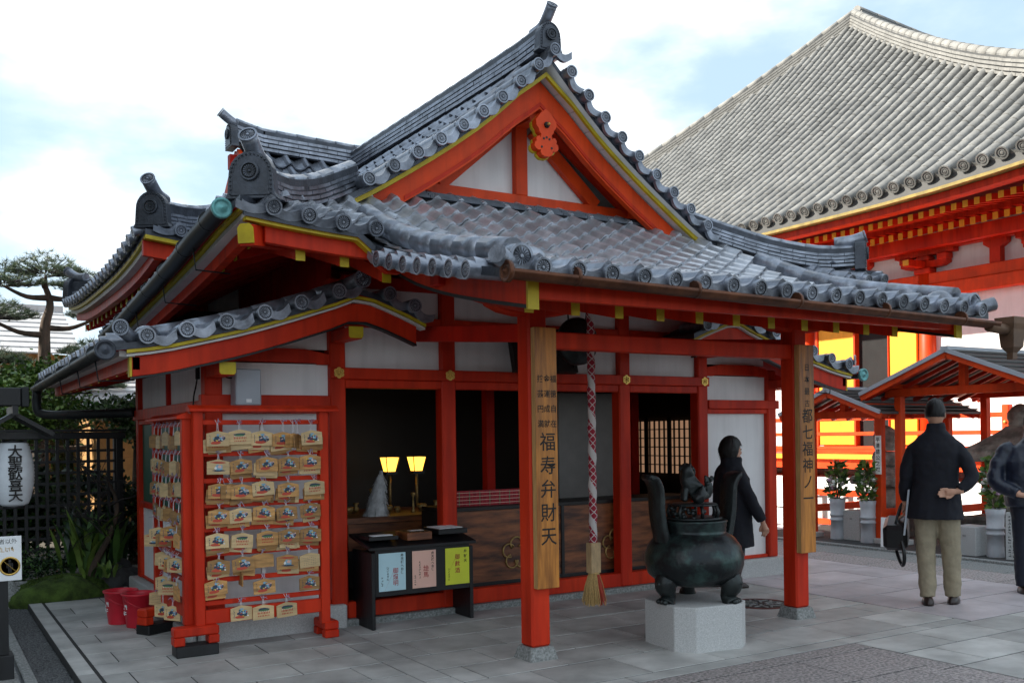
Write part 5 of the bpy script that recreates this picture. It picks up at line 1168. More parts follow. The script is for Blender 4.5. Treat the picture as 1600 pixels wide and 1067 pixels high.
for i, (x, lab) in enumerate(((4.02, 'left of two small glowing lanterns deep inside the hall'), (4.32, 'right of two small glowing lanterns deep inside the hall'))):
    lt = thing('lit_lantern', lab, 'lantern', (x, 8.9, 1.15), 'glowing lanterns in the left bay')
    MB().add([(x-.045, 8.855, 1.16), (x+.045, 8.855, 1.16), (x+.045, 8.945, 1.16), (x-.045, 8.945, 1.16), (x-.07, 8.825, 1.30), (x+.07, 8.825, 1.30), (x+.07, 8.975, 1.30), (x-.07, 8.975, 1.30)], [(0, 3, 2, 1), (4, 5, 6, 7), (0, 1, 5, 4), (1, 2, 6, 5), (2, 3, 7, 6), (3, 0, 4, 7)]).build('lamp_shade', 'lamp_glow', lt)
    MB().box(x-.06, x+.06, 8.84, 8.96, 1.13, 1.159).build('base', 'black_wood', lt); MB().tube([(x, 8.9, .79), (x, 8.9, 1.13)], .015, 8).build('stem', 'brass_dull', lt)
    for dx in (-1, 1): MB().beam((x+dx*.046, 8.852, 1.16), (x+dx*.072, 8.82, 1.302), .008, .008).build('frame_bar', 'black_wood', lt)
rr = random.Random(21)
for i in range(9):
    x = 3.28+i*.12; h = rr.uniform(.05, .26); y = 8.45+rr.uniform(-.15, .2)
    ab = thing('altar_vessel', ['slim brass candle stand', 'squat brass bowl', 'tall brass vase'][i % 3]+' at the '+['left end', 'middle', 'right end'][i//3]+' of the dark altar', 'vessel', (x, y, .79), 'brass altar vessels')
    MB().lathe([[(.03, .79), (.012, .81), (.008, .79+h*.8), (.025, .79+h), (.02, .79+h+.01)], [(.02, .79), (.045, .82), (.05, .85), (.04, .86)], [(.02, .79), (.035, .83), (.015, .79+h*.7), (.03, .79+h)]][i % 3], 12, (x, y, 0)).build('vessel_body', 'brass_dull', ab); MB().lathe([(.032, .7905), (.032, .795)], 10, (x, y, 0)).build('foot_ring', 'brass_dull', ab)
# thousand-crane garland between hall corner and right porch post
cr = thing('crane_garland', 'bright garland of folded paper cranes hanging by the right corner post', 'garland', (7.82, 7.0, .3)); rr = random.Random(4)
cm = ['paint_red', 'petal_yellow', 'paint_blue', 'paint_green', 'flower_white', 'flower_pink']
for k in range(6):
    m = MB(); x = 7.79+k*.022; y = 7.05+rr.uniform(-.03, .03)
    for i in range(34):
        z = .98-i*.021; c = Vector((x+rr.uniform(-.006, .006), y, z)); a = rr.uniform(0, 3.14); d = Vector((math.cos(a), math.sin(a), .3))*.022; e = Vector((-math.sin(a), math.cos(a), .1))*.008
        m.add([c-d, c-e, c+d, c+e, c+Vector((0, 0, -.012))], [(0, 1, 4), (1, 2, 4), (2, 3, 4), (3, 0, 4)], 0)
    m.build('crane_string', cm[k], cr)
MB().tube([(7.75, 7.05, 1.0), (7.95, 7.05, 1.0)], .006, 6).build('hanging_bar', 'black_wood', cr)
# ------------------------------------------------------------------ incense burner on its pedestal
PC = Vector((4.73, 5.22, 0))
pe_ = thing('stone_pedestal', 'pale granite block with cut corners carrying the bronze incense burner', 'pedestal', (PC.x, PC.y, 0))
hw, ch = .30, .11; oc = [(-hw+ch, -hw), (hw-ch, -hw), (hw, -hw+ch), (hw, hw-ch), (hw-ch, hw), (-hw+ch, hw), (-hw, hw-ch), (-hw, -hw+ch)]
a_ = R(-8); oc = [(u*math.cos(a_)-v*math.sin(a_), u*math.sin(a_)+v*math.cos(a_)) for u, v in oc]
MB().prism([(PC.x+u, PC.y+v) for u, v in oc], 'z', -.01, .31).build('block', 'granite', pe_, bevel=.006)
ce = thing('incense_burner', 'dark bronze three-legged incense burner with horned handles and lion lid', 'incense burner', (PC.x, PC.y, .31))
bprof = [(.001, .415), (.16, .42), (.265, .445), (.33, .50), (.352, .57), (.352, .63), (.33, .70), (.285, .76), (.24, .79), (.225, .80), (.232, .815), (.228, .83), (.236, .845), (.232, .86), (.24, .875), (.236, .885), (.20, .885), (.19, .80), (.001, .79)]
MB().lathe(bprof, 48, (PC.x, PC.y, 0)).build('pot', 'bronze', ce)
rt = Vector((math.cos(YAW), -math.sin(YAW), 0)); fwv = Vector((math.sin(YAW), math.cos(YAW), 0))   # burner is turned square to the courtyard view
for k, ang in enumerate((R(215), R(325), R(90))):
    d = rt*math.cos(ang)+fwv*math.sin(ang); c = PC+d*.255
    m = MB(); pth = [(c+d*(-.04)+Vector((0, 0, .52))), c+d*.025+Vector((0, 0, .455)), c+d*.012+Vector((0, 0, .40)), c-d*.005+Vector((0, 0, .36)), c+d*.012+Vector((0, 0, .325)), c+d*.02+Vector((0, 0, .312))]
    m.tube(spline(pth, 3), [.075, .08, .083, .083, .08, .074, .066, .058, .053, .05, .05, .054, .060, .064, .064, .062][:len(spline(pth, 3))], 12)
    sd = Vector((-d.y, d.x, 0))
    m.sphere(c+d*.085+Vector((0, 0, .452)), .026, .026, .022, 8, 6); m.sphere(c+d*.075+sd*.035+Vector((0, 0, .475)), .017, n=8, m=6); m.sphere(c+d*.075-sd*.035+Vector((0, 0, .475)), .017, n=8, m=6)
    m.tube([c+d*.06-sd*.05+Vector((0, 0, .49)), c+d*.085+Vector((0, 0, .497)), c+d*.06+sd*.05+Vector((0, 0, .49))], .011, 6); m.tube([c+d*.07-sd*.035+Vector((0, 0, .43)), c+d*.09+Vector((0, 0, .425)), c+d*.07+sd*.035+Vector((0, 0, .43))], .009, 6)
    for q in (-1, 0, 1): m.sphere(c+d*.065+sd*q*.032+Vector((0, 0, .325)), .024, .02, .018, 8, 5)
    m.build('leg', 'bronze_dark', ce)
for sg in (-1, 1):
    pr = [(.265, .70), (.290, .79), (.310, .88), (.322, .97), (.325, 1.06), (.335, 1.13), (.368, 1.185), (.415, 1.205)]; hx_ = (rt*.88+fwv*.47).normalized(); hy_ = Vector((-hx_.y, hx_.x, 0)); P = spline([PC+hx_*sg*r+Vector((0, 0, z)) for r, z in pr], 3); m = MB(); vs = []
    for i, p in enumerate(P):
        dd = (P[min(i+1, len(P)-1)]-P[max(i-1, 0)]).normalized(); nn = dd.cross(hy_); t_ = .026-.010*i/len(P); wv = (.070+.014*i/len(P))*(1 if i < len(P)-2 else .7)
        vs += [p+nn*t_+hy_*wv, p-nn*t_+hy_*wv, p-nn*t_-hy_*wv, p+nn*t_-hy_*wv]
    fs = [(0, 1, 2, 3), tuple(len(vs)-4+q for q in (3, 2, 1, 0))]+[(4*i+q, 4*i+4+q, 4*i+4+(q+1) % 4, 4*i+(q+1) % 4) for i in range(len(P)-1) for q in range(4)]
    m.add(vs, fs, 0, True); o = m.build('handle', 'bronze_dark', ce, bevel=.008)
li = MB().lathe([(.20, .886), (.205, .90), (.17, .905), (.001, .906)], 40, (PC.x, PC.y, 0)).build('lid', 'bronze_dark', ce)
m = MB(); m.lathe([(.165, .985), (.172, .992), (.165, 1.0), (.001, 1.003)], 36, (PC.x, PC.y, 0))
for k in range(7): a = k*2*math.pi/7+.4; d = rt*math.cos(a)+fwv*math.sin(a); m.tube([PC+d*.17+Vector((0, 0, .90)), PC+d*.185+Vector((0, 0, .94)), PC+d*.165+Vector((0, 0, .99))], [.014, .012, .014], 6)
rr = random.Random(6)
for k in range(26): a = rr.uniform(2.6, 5.0); d = rt*math.cos(a)+fwv*math.sin(a); m.sphere(PC+d*rr.uniform(.15, .175)+Vector((0, 0, rr.uniform(.905, .975))), rr.uniform(.012, .026), rr.uniform(.012, .022), rr.uniform(.01, .018), 7, 5)
m.build('openwork_collar', 'bronze_dark', li)
# guardian lion on the lid: seated, front legs straight, head turned to the viewer's left, bushy tail up behind
m = bpy.data.meshes.new('guardian_lion')
def Q(a, b, z): return PC+rt*a+fwv*b+Vector((0, 0, z))
sk = [('hip', .055, 0, 1.055, .058), ('belly', .02, 0, 1.09, .060), ('chest', -.03, 0, 1.135, .062), ('neck', -.045, -.005, 1.195, .050), ('head', -.05, -.02, 1.235, .048), ('muzzle', -.058, -.068, 1.225, .028),
      ('shL', -.055, -.035, 1.115, .030), ('elL', -.065, -.045, 1.06, .021), ('pwL', -.072, -.055, 1.012, .022), ('shR', -.05, .04, 1.115, .030), ('elR', -.062, .05, 1.06, .021), ('pwR', -.07, .05, 1.012, .022),
      ('knL', .035, -.065, 1.05, .034), ('ftL', .0, -.075, 1.014, .022), ('knR', .04, .065, 1.05, .034), ('ftR', .0, .07, 1.014, .022), ('t1', .105, 0, 1.06, .032), ('t2', .118, 0, 1.11, .040), ('t3', .10, .0, 1.165, .022), ('t4', .088, 0, 1.20, .008), ('earL', -.03, -.03, 1.285, .012), ('earR', -.06, .03, 1.283, .012)]
ix = {n_[0]: i for i, n_ in enumerate(sk)}; ed = [('hip', 'belly'), ('belly', 'chest'), ('chest', 'neck'), ('neck', 'head'), ('head', 'muzzle'), ('chest', 'shL'), ('shL', 'elL'), ('elL', 'pwL'), ('chest', 'shR'), ('shR', 'elR'), ('elR', 'pwR'), ('hip', 'knL'), ('knL', 'ftL'), ('hip', 'knR'), ('knR', 'ftR'), ('hip', 't1'), ('t1', 't2'), ('t2', 't3'), ('t3', 't4'), ('head', 'earL'), ('head', 'earR')]
def skin_obj(name, pts, edges, parent, mt, root=0, sub=2):
    og = ORG[parent.name]; me = bpy.data.meshes.new(name); me.from_pydata([tuple(Vector(p)-og) for p, r in pts], edges, []); me.materials.append(MATS[mt]); o = bpy.data.objects.new(name, me); COL.objects.link(o); o.parent = parent; ORG[o.name] = og.copy()
    md = o.modifiers.new('skin', 'SKIN'); md.use_smooth_shade = True
    if not me.skin_vertices: me.attributes.new  # layer is created with the modifier
    for i, (p, r) in enumerate(pts):
        sv_ = me.skin_vertices[0].data[i]; sv_.radius = (r, r) if not isinstance(r, tuple) else r; sv_.use_root = (i == root)
    s2 = o.modifiers.new('sub', 'SUBSURF'); s2.levels = sub; s2.render_levels = sub; return o
lo = skin_obj('guardian_lion', [(Q(a, b, z), r) for _, a, b, z, r in sk], [(ix[a], ix[b]) for a, b in ed], ce, 'bronze_dark')
mn = MB(); rr = random.Random(8)
for k in range(34): a = rr.uniform(0, 6.28); e = rr.uniform(-.6, 1.2); mn.sphere(Q(-.04+.05*math.cos(a)*math.cos(e), .012+.045*math.sin(a)*math.cos(e)*(1 if math.sin(a) > 0 else .35), 1.225+.055*math.sin(e)), .014, n=6, m=5)
for k in range(14): mn.sphere(Q(.11+rr.uniform(-.03, .03), rr.uniform(-.025, .025), 1.08+rr.uniform(-.02, .10)), rr.uniform(.012, .02), n=6, m=5)
mn.build('mane', 'bronze_dark', lo)
# ------------------------------------------------------------------ people
def person(label, base, fwd, H, coat, sleeves, legs, hands, coat_m, leg_m, hair, collar=.0, shoe_m='shoe', quilt=False, headturn=0):
    """rings and joints are given for the figure's own axes: x right, y forward, z up"""
    f = Vector((fwd[0], fwd[1], 0)).normalized(); r = Vector((f.y, -f.x, 0)); B = Vector((base[0], base[1], 0)); W = lambda x, y, z: B+r*x+f*y+Vector((0, 0, z))
    M3 = Matrix((r, f, Vector((0, 0, 1)))).transposed()
    t = thing('person', label, 'person', B)
    hz = H-.115; b = MB()
    Rh = Matrix.Rotation(headturn, 3, 'Z')
    def HW(x, y, z): p = Rh @ Vector((x, y, 0)); return W(p.x, p.y, z)
    Mh = M3 @ Rh
    # head, face, neck
    b.sphere(HW(0, .0, hz), .074, .092, .115, 20, 14, M=Mh); b.sphere(HW(0, .028, hz-.055), .055, .062, .062, 16, 10, M=Mh)
    b.sphere(HW(0, .094, hz-.018), .013, .018, .022, 8, 6, M=Mh); b.sphere(HW(0, .083, hz-.056), .024, .012, .009, 8, 6, M=Mh); b.sphere(HW(0, .075, hz-.095), .024, .018, .016, 8, 6, M=Mh)
    for s in (-1, 1): b.sphere(HW(s*.076, -.005, hz-.02), .010, .020, .030, 8, 6, M=Mh); b.sphere(HW(s*.03, .083, hz+.014), .022, .010, .010, 8, 6, M=Mh)
    b.tube([W(0, -.01, H-.34), W(0, .0, hz-.04)], [.058, .052], 14)
    b.lathe([(rr_, zz_*H/1.75) for rr_, zz_ in ((.10, 0), (.14, .12), (.135, .3), (.145, .45), (.09, .53), (.05, .58))], 18, sx=1, sy=.62, M=Matrix.Translation(W(0, 0, .86*H/1.75)) @ M3.to_4x4())
    for A in sleeves: b.tube([W(*p) for p in A[0]], [q*.7 for q in A[1]], 10)
    for A in legs: b.tube([W(*p) for p in A[0]], [q*.75 for q in A[1]], 12)
    # hands: palm, four curled fingers, thumb
    for (wr, dirv, side, curl) in hands:
        w0 = Vector(wr); d = Vector(dirv).normalized(); s_ = Vector(side).normalized(); n_ = d.cross(s_)
        def L3(a, c, e): p = w0+d*a+s_*c+n_*e; return W(p.x, p.y, p.z)
        b.tube([L3(-.06, 0, 0), L3(.0, 0, 0), L3(.03, 0, 0), L3(.075, 0, .004)], [.026, .024, .030, .030], 10)
        for k in (-1.5, -.5, .5, 1.5): b.sphere(L3(.07, k*.018, .0), .013, n=8, m=6)
        for k, ln in ((-1.5, .058), (-.5, .072), (.5, .068), (1.5, .052)):
            b.tube([L3(.07, k*.019, 0), L3(.07+ln*.5, k*.021, -curl*.012), L3(.07+ln*.85, k*.021, -curl*.035), L3(.07+ln, k*.020, -curl*.055)], [.0095, .009, .0085, .007], 8)
        b.tube([L3(.02, -.028, 0), L3(.045, -.047, -.008*curl), L3(.075, -.05, -.02*curl)], [.0105, .010, .0075], 8)
    bo = b.build('body', 'skin', t); md = bo.modifiers.new('remesh', 'REMESH'); md.mode = 'VOXEL'; md.voxel_size = .0065; md.use_smooth_shade = True; ms = bo.modifiers.new('smooth', 'SMOOTH'); ms.factor = .5; ms.iterations = 2
    for s in (-1, 1): MB().sphere(HW(s*.03, .093, hz+.014), .010, .004, .006, 8, 6, M=Mh).build('eye', 'ink', bo)
    MB().sphere(HW(0, .094, hz-.057), .020, .004, .0035, 8, 6, M=Mh).build('mouth', 'ink_red', bo)
    # hair
    h = MB(); rr = random.Random(int(H*100)); n, m_ = 64, 22; vs = []
    for i in range(m_+1):
        e = math.pi*i/m_
        for k in range(n):
            a = 2*math.pi*k/n; x, y, z = math.sin(e)*math.sin(a), math.sin(e)*math.cos(a), math.cos(e); front = max(0, y)
            sc = hair['r']*(1+.04*noise.noise(Vector((x*4, y*4, z*4+H)))+.022*math.sin(a*23+z*5+rr.uniform(-.8, .8)))
            lo_ = -hair['back'] if y < .25 else (hair['front'] if y > .62 else -hair['back']+(hair['front']+hair['back'])*(y-.25)/.37)
            zz = max(z, lo_); q = 1 if z >= lo_ else max(.2, 1-(lo_-z)*1.1)
            vs.append(HW(.082*x*sc*q, .1*y*sc*q-.006, hz+.012+.118*zz*sc))
    h.add(vs, [(i*n+k, i*n+(k+1) % n, (i+1)*n+(k+1) % n, (i+1)*n+k) for i in range(m_) for k in range(n)], 0, True); 
    for i in range(900):
        a = rr.uniform(0, 6.28); e = math.acos(1-rr.random()*1.55); x, y, z = math.sin(e)*math.sin(a), math.sin(e)*math.cos(a), math.cos(e)
        if y > .3 and z < hair['front']: continue
        if z < -hair['back']: continue
        q = hair['r']*1.01; p = HW(.082*x*q, .1*y*q-.006, hz+.012+.118*z*q); dn = Vector((x*.25, y*.25-.2*(1-abs(y)), -1)).normalized(); dn = (r*dn.x+f*dn.y+Vector((0, 0, dn.z))); nx = (r*x+f*y+Vector((0, 0, z))).normalized()
        l = rr.uniform(.02, .05); sd = dn.cross(nx).normalized()*.0022; p2 = p+dn*l+nx*.004
        if p2.z < hz+.012-.118*hair['back']*hair['r']-.012: continue
        h.add([p-sd, p+sd, p2], [(0, 1, 2)])
    h.build('hair', 'hair', bo)
    # coat
    c = MB(); n = 24; vs = []
    for (z, rx, ry, dx, dy) in coat:
        for k in range(n):
            a = 2*math.pi*k/n; ca, sa = math.cos(a), math.sin(a); p = 2.6; q = (abs(ca)**p+abs(sa)**p)**(-1/p)
            fold = 1+.035*math.sin(a*7+z*3)*max(0, min(1, (1.2-z)/.4)) if not quilt else 1+.02*abs(math.sin(z*30))
            vs.append(W(dx+rx*ca*q*fold, dy+ry*sa*q*fold, z))
    c.add(vs, [(i*n+k, i*n+(k+1) % n, (i+1)*n+(k+1) % n, (i+1)*n+k) for i in range(len(coat)-1) for k in range(n)], 0, True)
    c.f.append(list(range(n))); c.m.append(0); c.sm.append(True); c.f.append([(len(coat)-1)*n+k for k in range(n)]); c.m.append(0); c.sm.append(True)
    for pts, rs in sleeves: 
        P = spline([W(*p) for p in pts], 5); RR = []
        for i in range(len(P)):
            u = i/(len(P)-1)*(len(rs)-1); j = min(int(u), len(rs)-2); RR.append((rs[j]+(rs[j+1]-rs[j])*(u-j))*(1+.04*math.sin(i*2.1)+(.05*abs(math.sin(i*1.6)) if quilt else 0)))
        c.tube(P, RR, 14)
    co = c.build('coat', coat_m, t); md = co.modifiers.new('remesh', 'REMESH'); md.mode = 'VOXEL'; md.voxel_size = .010; md.use_smooth_shade = True; ms = co.modifiers.new('smooth', 'SMOOTH'); ms.factor = .5; ms.iterations = 5; tx = bpy.data.textures.new('folds', 'CLOUDS'); tx.noise_scale = .11; dp = co.modifiers.new('folds', 'DISPLACE'); dp.texture = tx; dp.strength = .022; dp.mid_level = .5; dp.texture_coords = 'GLOBAL'
    # trousers, shoes
    q_ = MB()
    for pts, rs in legs:
        P = spline([W(*p) for p in pts], 6); RR = []
        for i in range(len(P)):
            u = i/(len(P)-1)*(len(rs)-1); j = min(int(u), len(rs)-2); RR.append((rs[j]+(rs[j+1]-rs[j])*(u-j))*(1+.025*math.sin(i*2.3+rs[0]*90)))
        q_.tube(P, RR, 16)
    q_.sphere(W(0, 0, legs[0][0][0][2]), .17*H/1.75, .125, .12, 16, 10, M=M3)
    tr = q_.build('trousers', leg_m, t); md = tr.modifiers.new('remesh', 'REMESH'); md.mode = 'VOXEL'; md.voxel_size = .010; md.use_smooth_shade = True; ms = tr.modifiers.new('smooth', 'SMOOTH'); ms.factor = .5; ms.iterations = 2; tx = bpy.data.textures.new('creases', 'CLOUDS'); tx.noise_scale = .09; dp = tr.modifiers.new('folds', 'DISPLACE'); dp.texture = tx; dp.strength = .020; dp.mid_level = .5; dp.texture_coords = 'GLOBAL'
    for pts, rs in legs:
        x, y, z = pts[-1]; s = MB(); ou = []
        ang = .18 if x > 0 else -.18; Ms = M3 @ Matrix.Rotation(-ang, 3, 'Z')
        P0 = W(x, y, 0)
        for zz, k in ((0.0, 1), (.02, 1.02), (.045, .93), (.075, .62)):
            for i in range(18):
                a = 2*math.pi*i/18; yy = math.sin(a); ln = .155 if yy > 0 else .09; wd = .046 if yy < .3 else .048
                sh = k if not (zz > .04 and yy > .2) else k*(.86 if zz < .06 else .45)
                ou.append(P0+Ms @ Vector((wd*math.cos(a)*k, ln*yy*sh, zz)))
        s.add(ou, [(i*18+k, i*18+(k+1) % 18, (i+1)*18+(k+1) % 18, (i+1)*18+k) for i in range(3) for k in range(18)]+[tuple(range(18)), tuple(54+i for i in range(18))], 0, True); s.build('shoe', shoe_m, t)
    return t, W
# man in the navy coat, seen from behind
man, MW = person('man in navy coat and khaki trousers, one hand behind his back', (7.47, 5.17), (.84, .54), 1.765,
    [(.74, .225, .165, -.015, 0), (.90, .205, .15, -.01, -.005), (1.05, .178, .13, 0, 0), (1.20, .185, .132, 0, 0), (1.32, .198, .128, 0, 0), (1.39, .188, .112, 0, 0), (1.44, .148, .095, 0, 0), (1.475, .105, .085, 0, 0), (1.50, .078, .080, 0, 0), (1.56, .071, .078, 0, .0)],
    [([(-.13, 0, 1.375), (-.185, 0, 1.31), (-.245, .0, 1.10), (-.255, .06, .89)], [.055, .063, .056, .045]), ([(.13, 0, 1.375), (.19, -.01, 1.31), (.28, -.10, 1.11), (.185, -.165, .995)], [.062, .066, .056, .045])],
    [([(-.085, 0, .86), (-.09, .015, .50), (-.075, -.05, .065)], [.112, .082, .064]), ([(.085, 0, .86), (.105, .045, .50), (.120, .09, .065)], [.112, .082, .064])],
    [((-.258, .075, .855), (0, .1, -1), (0, 1, 0), 1.2), ((.155, -.182, .985), (-1, -.10, -.12), (0, .1, 1), .5)],
    'navy_coat', 'khaki', {'r': .98, 'back': .42, 'front': .25})
bg_ = thing('shoulder_bag', 'shiny black bag hanging from the hand of the man in navy', 'bag', MW(-.33, .09, .4))
M3b = Matrix.Rotation(math.atan2(.54, .84)-math.pi/2, 4, 'Z')
m = MB(); m.box(-.10, .10, -.17, .17, -.12, .11); o = MB().join(m, Matrix.Translation(MW(-.335, .12, .60)) @ M3b @ Matrix.Rotation(R(14), 4, 'X')).build('bag_body', 'leather', bg_, bevel=.035)
MB().tube(spline([MW(-.335, .02, .68), MW(-.30, .06, .82), MW(-.278, .08, .86), MW(-.30, .12, .80), MW(-.335, .22, .66)], 5), .011, 8).build('bag_strap', 'leather', bg_)
MB().tube(spline([MW(-.30, .0, .62), MW(-.26, -.05, .42), MW(-.28, .02, .32), MW(-.33, .12, .42), MW(-.35, .18, .56)], 5), .016, 8).build('long_strap', 'leather', bg_)
fo = thing('paper_folder', 'pale grey folder held beside the black bag', 'folder', MW(-.29, .02, .6)); m = MB(); m.box(-.008, .008, -.13, .13, -.20, .20); MB().join(m, Matrix.Translation(MW(-.238, .06, .79)) @ M3b @ Matrix.Rotation(R(6), 4, 'Y')).build('cover', 'grey_box', fo, bevel=.003)
# woman passing behind the incense burner
wom, WW = person('woman in a black coat walking past behind the incense burner', (6.75, 6.90), (.88, -.34), 1.44,
    [(.40, .235, .19, 0, 0), (.60, .222, .175, 0, 0), (.80, .21, .165, 0, 0), (.95, .205, .16, 0, 0), (1.06, .205, .15, 0, 0), (1.12, .185, .13, 0, -.01), (1.165, .14, .11, 0, -.01), (1.20, .10, .098, 0, 0), (1.265, .098, .10, 0, .0)],
    [([(-.15, 0, 1.11), (-.205, 0, 1.05), (-.235, -.02, .86), (-.24, .08, .68)], [.066, .070, .062, .052]), ([(.15, 0, 1.11), (.205, .01, 1.05), (.235, .09, .86), (.235, .20, .66)], [.066, .070, .062, .052])],
    [([(-.07, 0, .66), (-.075, -.01, .38), (-.07, -.16, .065)], [.10, .075, .06]), ([(.07, 0, .66), (.08, .02, .38), (.075, -.03, .065)], [.10, .075, .06])],
    [((-.24, .10, .655), (0, .3, -1), (0, 1, .2), 1.2), ((.235, .215, .635), (0, .35, -1), (0, 1, .3), 1.2)],
    'navy_coat', 'dark_trouser', {'r': 1.17, 'back': .92, 'front': .30}, headturn=-.05)
# second man at the right edge
m2, W2 = person('man in a dark blue quilted jacket at the right edge, hands behind back', (8.66, 5.0), (.80, .60), 1.66,
    [(.80, .225, .165, 0, 0), (.88, .245, .175, 0, 0), (.96, .238, .168, 0, 0), (1.04, .248, .175, 0, 0), (1.12, .24, .168, 0, 0), (1.20, .25, .17, 0, 0), (1.28, .225, .135, 0, 0), (1.335, .195, .115, 0, 0), (1.37, .125, .10, 0, 0), (1.42, .085, .085, 0, 0), (1.47, .08, .085, 0, 0)],
    [([(-.16, 0, 1.33), (-.245, -.01, 1.27), (-.325, -.08, 1.03), (-.15, -.20, .92)], [.068, .074, .066, .052]), ([(.16, 0, 1.33), (.225, -.01, 1.28), (.285, -.09, 1.04), (.13, -.20, .93)], [.068, .074, .066, .052])],
    [([(-.085, 0, .82), (-.09, .01, .46), (-.09, -.03, .065)], [.115, .09, .072]), ([(.085, 0, .82), (.095, .03, .46), (.10, .03, .065)], [.115, .09, .072])],
    [((-.10, -.215, .905), (1, -.1, -.2), (0, .1, 1), .6), ((.10, -.225, .925), (-1, -.1, -.2), (0, .1, 1), .6)],
    'navy_down', 'dark_trouser', {'r': 1.0, 'back': .60, 'front': .3}, quilt=True)
# ------------------------------------------------------------------ graves, canopies and flowers on the right
def canopy(label, x0, x1, y0, y1, ze, zr, ov=.28):
    """small gabled shelter, gable towards the courtyard (-X side and along Y)"""
    t = thing('grave_canopy', label, 'canopy', ((x0+x1)/2, (y0+y1)/2, 0), 'red canopies over the graves'); ym = (y0+y1)/2
    for x in (x0, x1):
        for y in (y0, y1):
            MB().box(x-.05, x+.05, y-.05, y+.05, .06, ze-.02).build('post', 'orange_red', t, bevel=.006); MB().box(x-.11, x+.11, y-.11, y+.11, -.03, .06).build('base_stone', 'granite', t, bevel=.008)
        MB().box(x-.04, x+.04, y0-ov*.6, y1+ov*.6, ze-.02, ze+.085).build('tie_beam', 'orange_red', t, bevel=.005); MB().box(x-.04, x+.04, ym-.045, ym+.045, ze+.086, zr-.06).build('king_post', 'orange_red', t, bevel=.004)
    for y in (y0, y1): MB().box(x0-.3, x1+.3, y-.04, y+.04, ze+.086, ze+.17).build('wall_plate', 'orange_red', t); MB().box(x0+.05, x1-.05, y-.03, y+.03, .35, .45).build('low_rail', 'orange_red', t)
    MB().box(x1-.03, x1+.03, y0+.05, y1-.05, .35, .45).build('low_rail', 'orange_red', t)
    MB().box(x0-.32, x1+.32, ym-.04, ym+.04, zr-.06, zr+.02).build('ridge_purlin', 'orange_red', t)
    sl = (zr-ze-.1)/((y1-y0)/2)
    for s in (-1, 1):
        e = (y1-y0)/2+ov; zE = zr-sl*e
        MB().add([(x0-.36, ym, zr+.06), (x1+.36, ym, zr+.06), (x1+.36, ym+s*e, zE+.06), (x0-.36, ym+s*e, zE+.06), (x0-.36, ym, zr+.03), (x1+.36, ym, zr+.03), (x1+.36, ym+s*e, zE+.03), (x0-.36, ym+s*e, zE+.03)],
                 [(0, 1, 2, 3), (7, 6, 5, 4), (0, 3, 7, 4), (1, 5, 6, 2), (3, 2, 6, 7)]).build('roof_sheet', 'metal_roof', t)
        x = x0-.30
        while x < x1+.3: MB().beam((x, ym, zr-.01), (x, ym+s*(e-.04), zE-.01), .05, .05).build('rafter', 'red', t); x += .34
        k = 0
        while k < 7: u = (k+.5)/7; MB().beam((x0-.37, ym+s*e*u, zr-sl*e*u+.075), (x1+.37, ym+s*e*u, zr-sl*e*u+.075), .02, .022).build('roof_batten', 'metal_roof', t); k += 1
        MB().beam((x0-.345, ym, zr+.0), (x0-.345, ym+s*e, zE+.0), .035, .075).build('verge_board', 'orange_red', t); MB().beam((x1+.345, ym, zr), (x1+.345, ym+s*e, zE), .035, .075).build('verge_board', 'orange_red', t)
        MB().beam((x0-.375, ym, zr+.055), (x0-.375, ym+s*(e+.01), zE+.055), .02, .05).build('verge_trim', 'grey_box', t)
    MB().beam((x0-.39, ym, zr+.075), (x1+.39, ym, zr+.075), .10, .05).build('ridge_cap', 'grey_box', t)
    return t
canopy('smaller red canopy with ribbed roof over the rounded grave stones', 11.02, 12.5, 8.46, 9.62, 1.70, 2.02)
canopy('larger red canopy with ribbed roof over the grave with the stone cap', 11.09, 13.0, 6.35, 8.20, 1.97, 2.43, .34)
pl = thing('name_plate', 'slim white wooden plate with ink characters on the canopy post', 'sign', (10.96, 8.46, 1.0)); MB().box(10.95, 10.968, 8.40, 8.49, .92, 1.44).build('plate', 'paint_white', pl, bevel=.003)
text('平清盛公之塚', .07, Matrix.Translation((10.9485, 8.445, 1.18)) @ Matrix.Rotation(R(-90), 4, 'Z') @ FACE_FRONT, 'ink', 'lettering', pl, line=1.15, bold=.001)
def rough(o, s=.02, sc=3): 
    tx = bpy.data.textures.new('rough', 'CLOUDS'); tx.noise_scale = .18*sc/3; md = o.modifiers.new('sub', 'SUBSURF'); md.subdivision_type = 'SIMPLE'; md.levels = 2; md.render_levels = 2; d = o.modifiers.new('disp', 'DISPLACE'); d.texture = tx; d.strength = s; d.mid_level = .5; d.texture_coords = 'GLOBAL'
g1 = thing('five_ring_grave', 'weathered stone pagoda grave of stacked round stones under the smaller canopy', 'gravestone', (12.1, 9.1, 0))
gx, gy = 11.85, 9.0
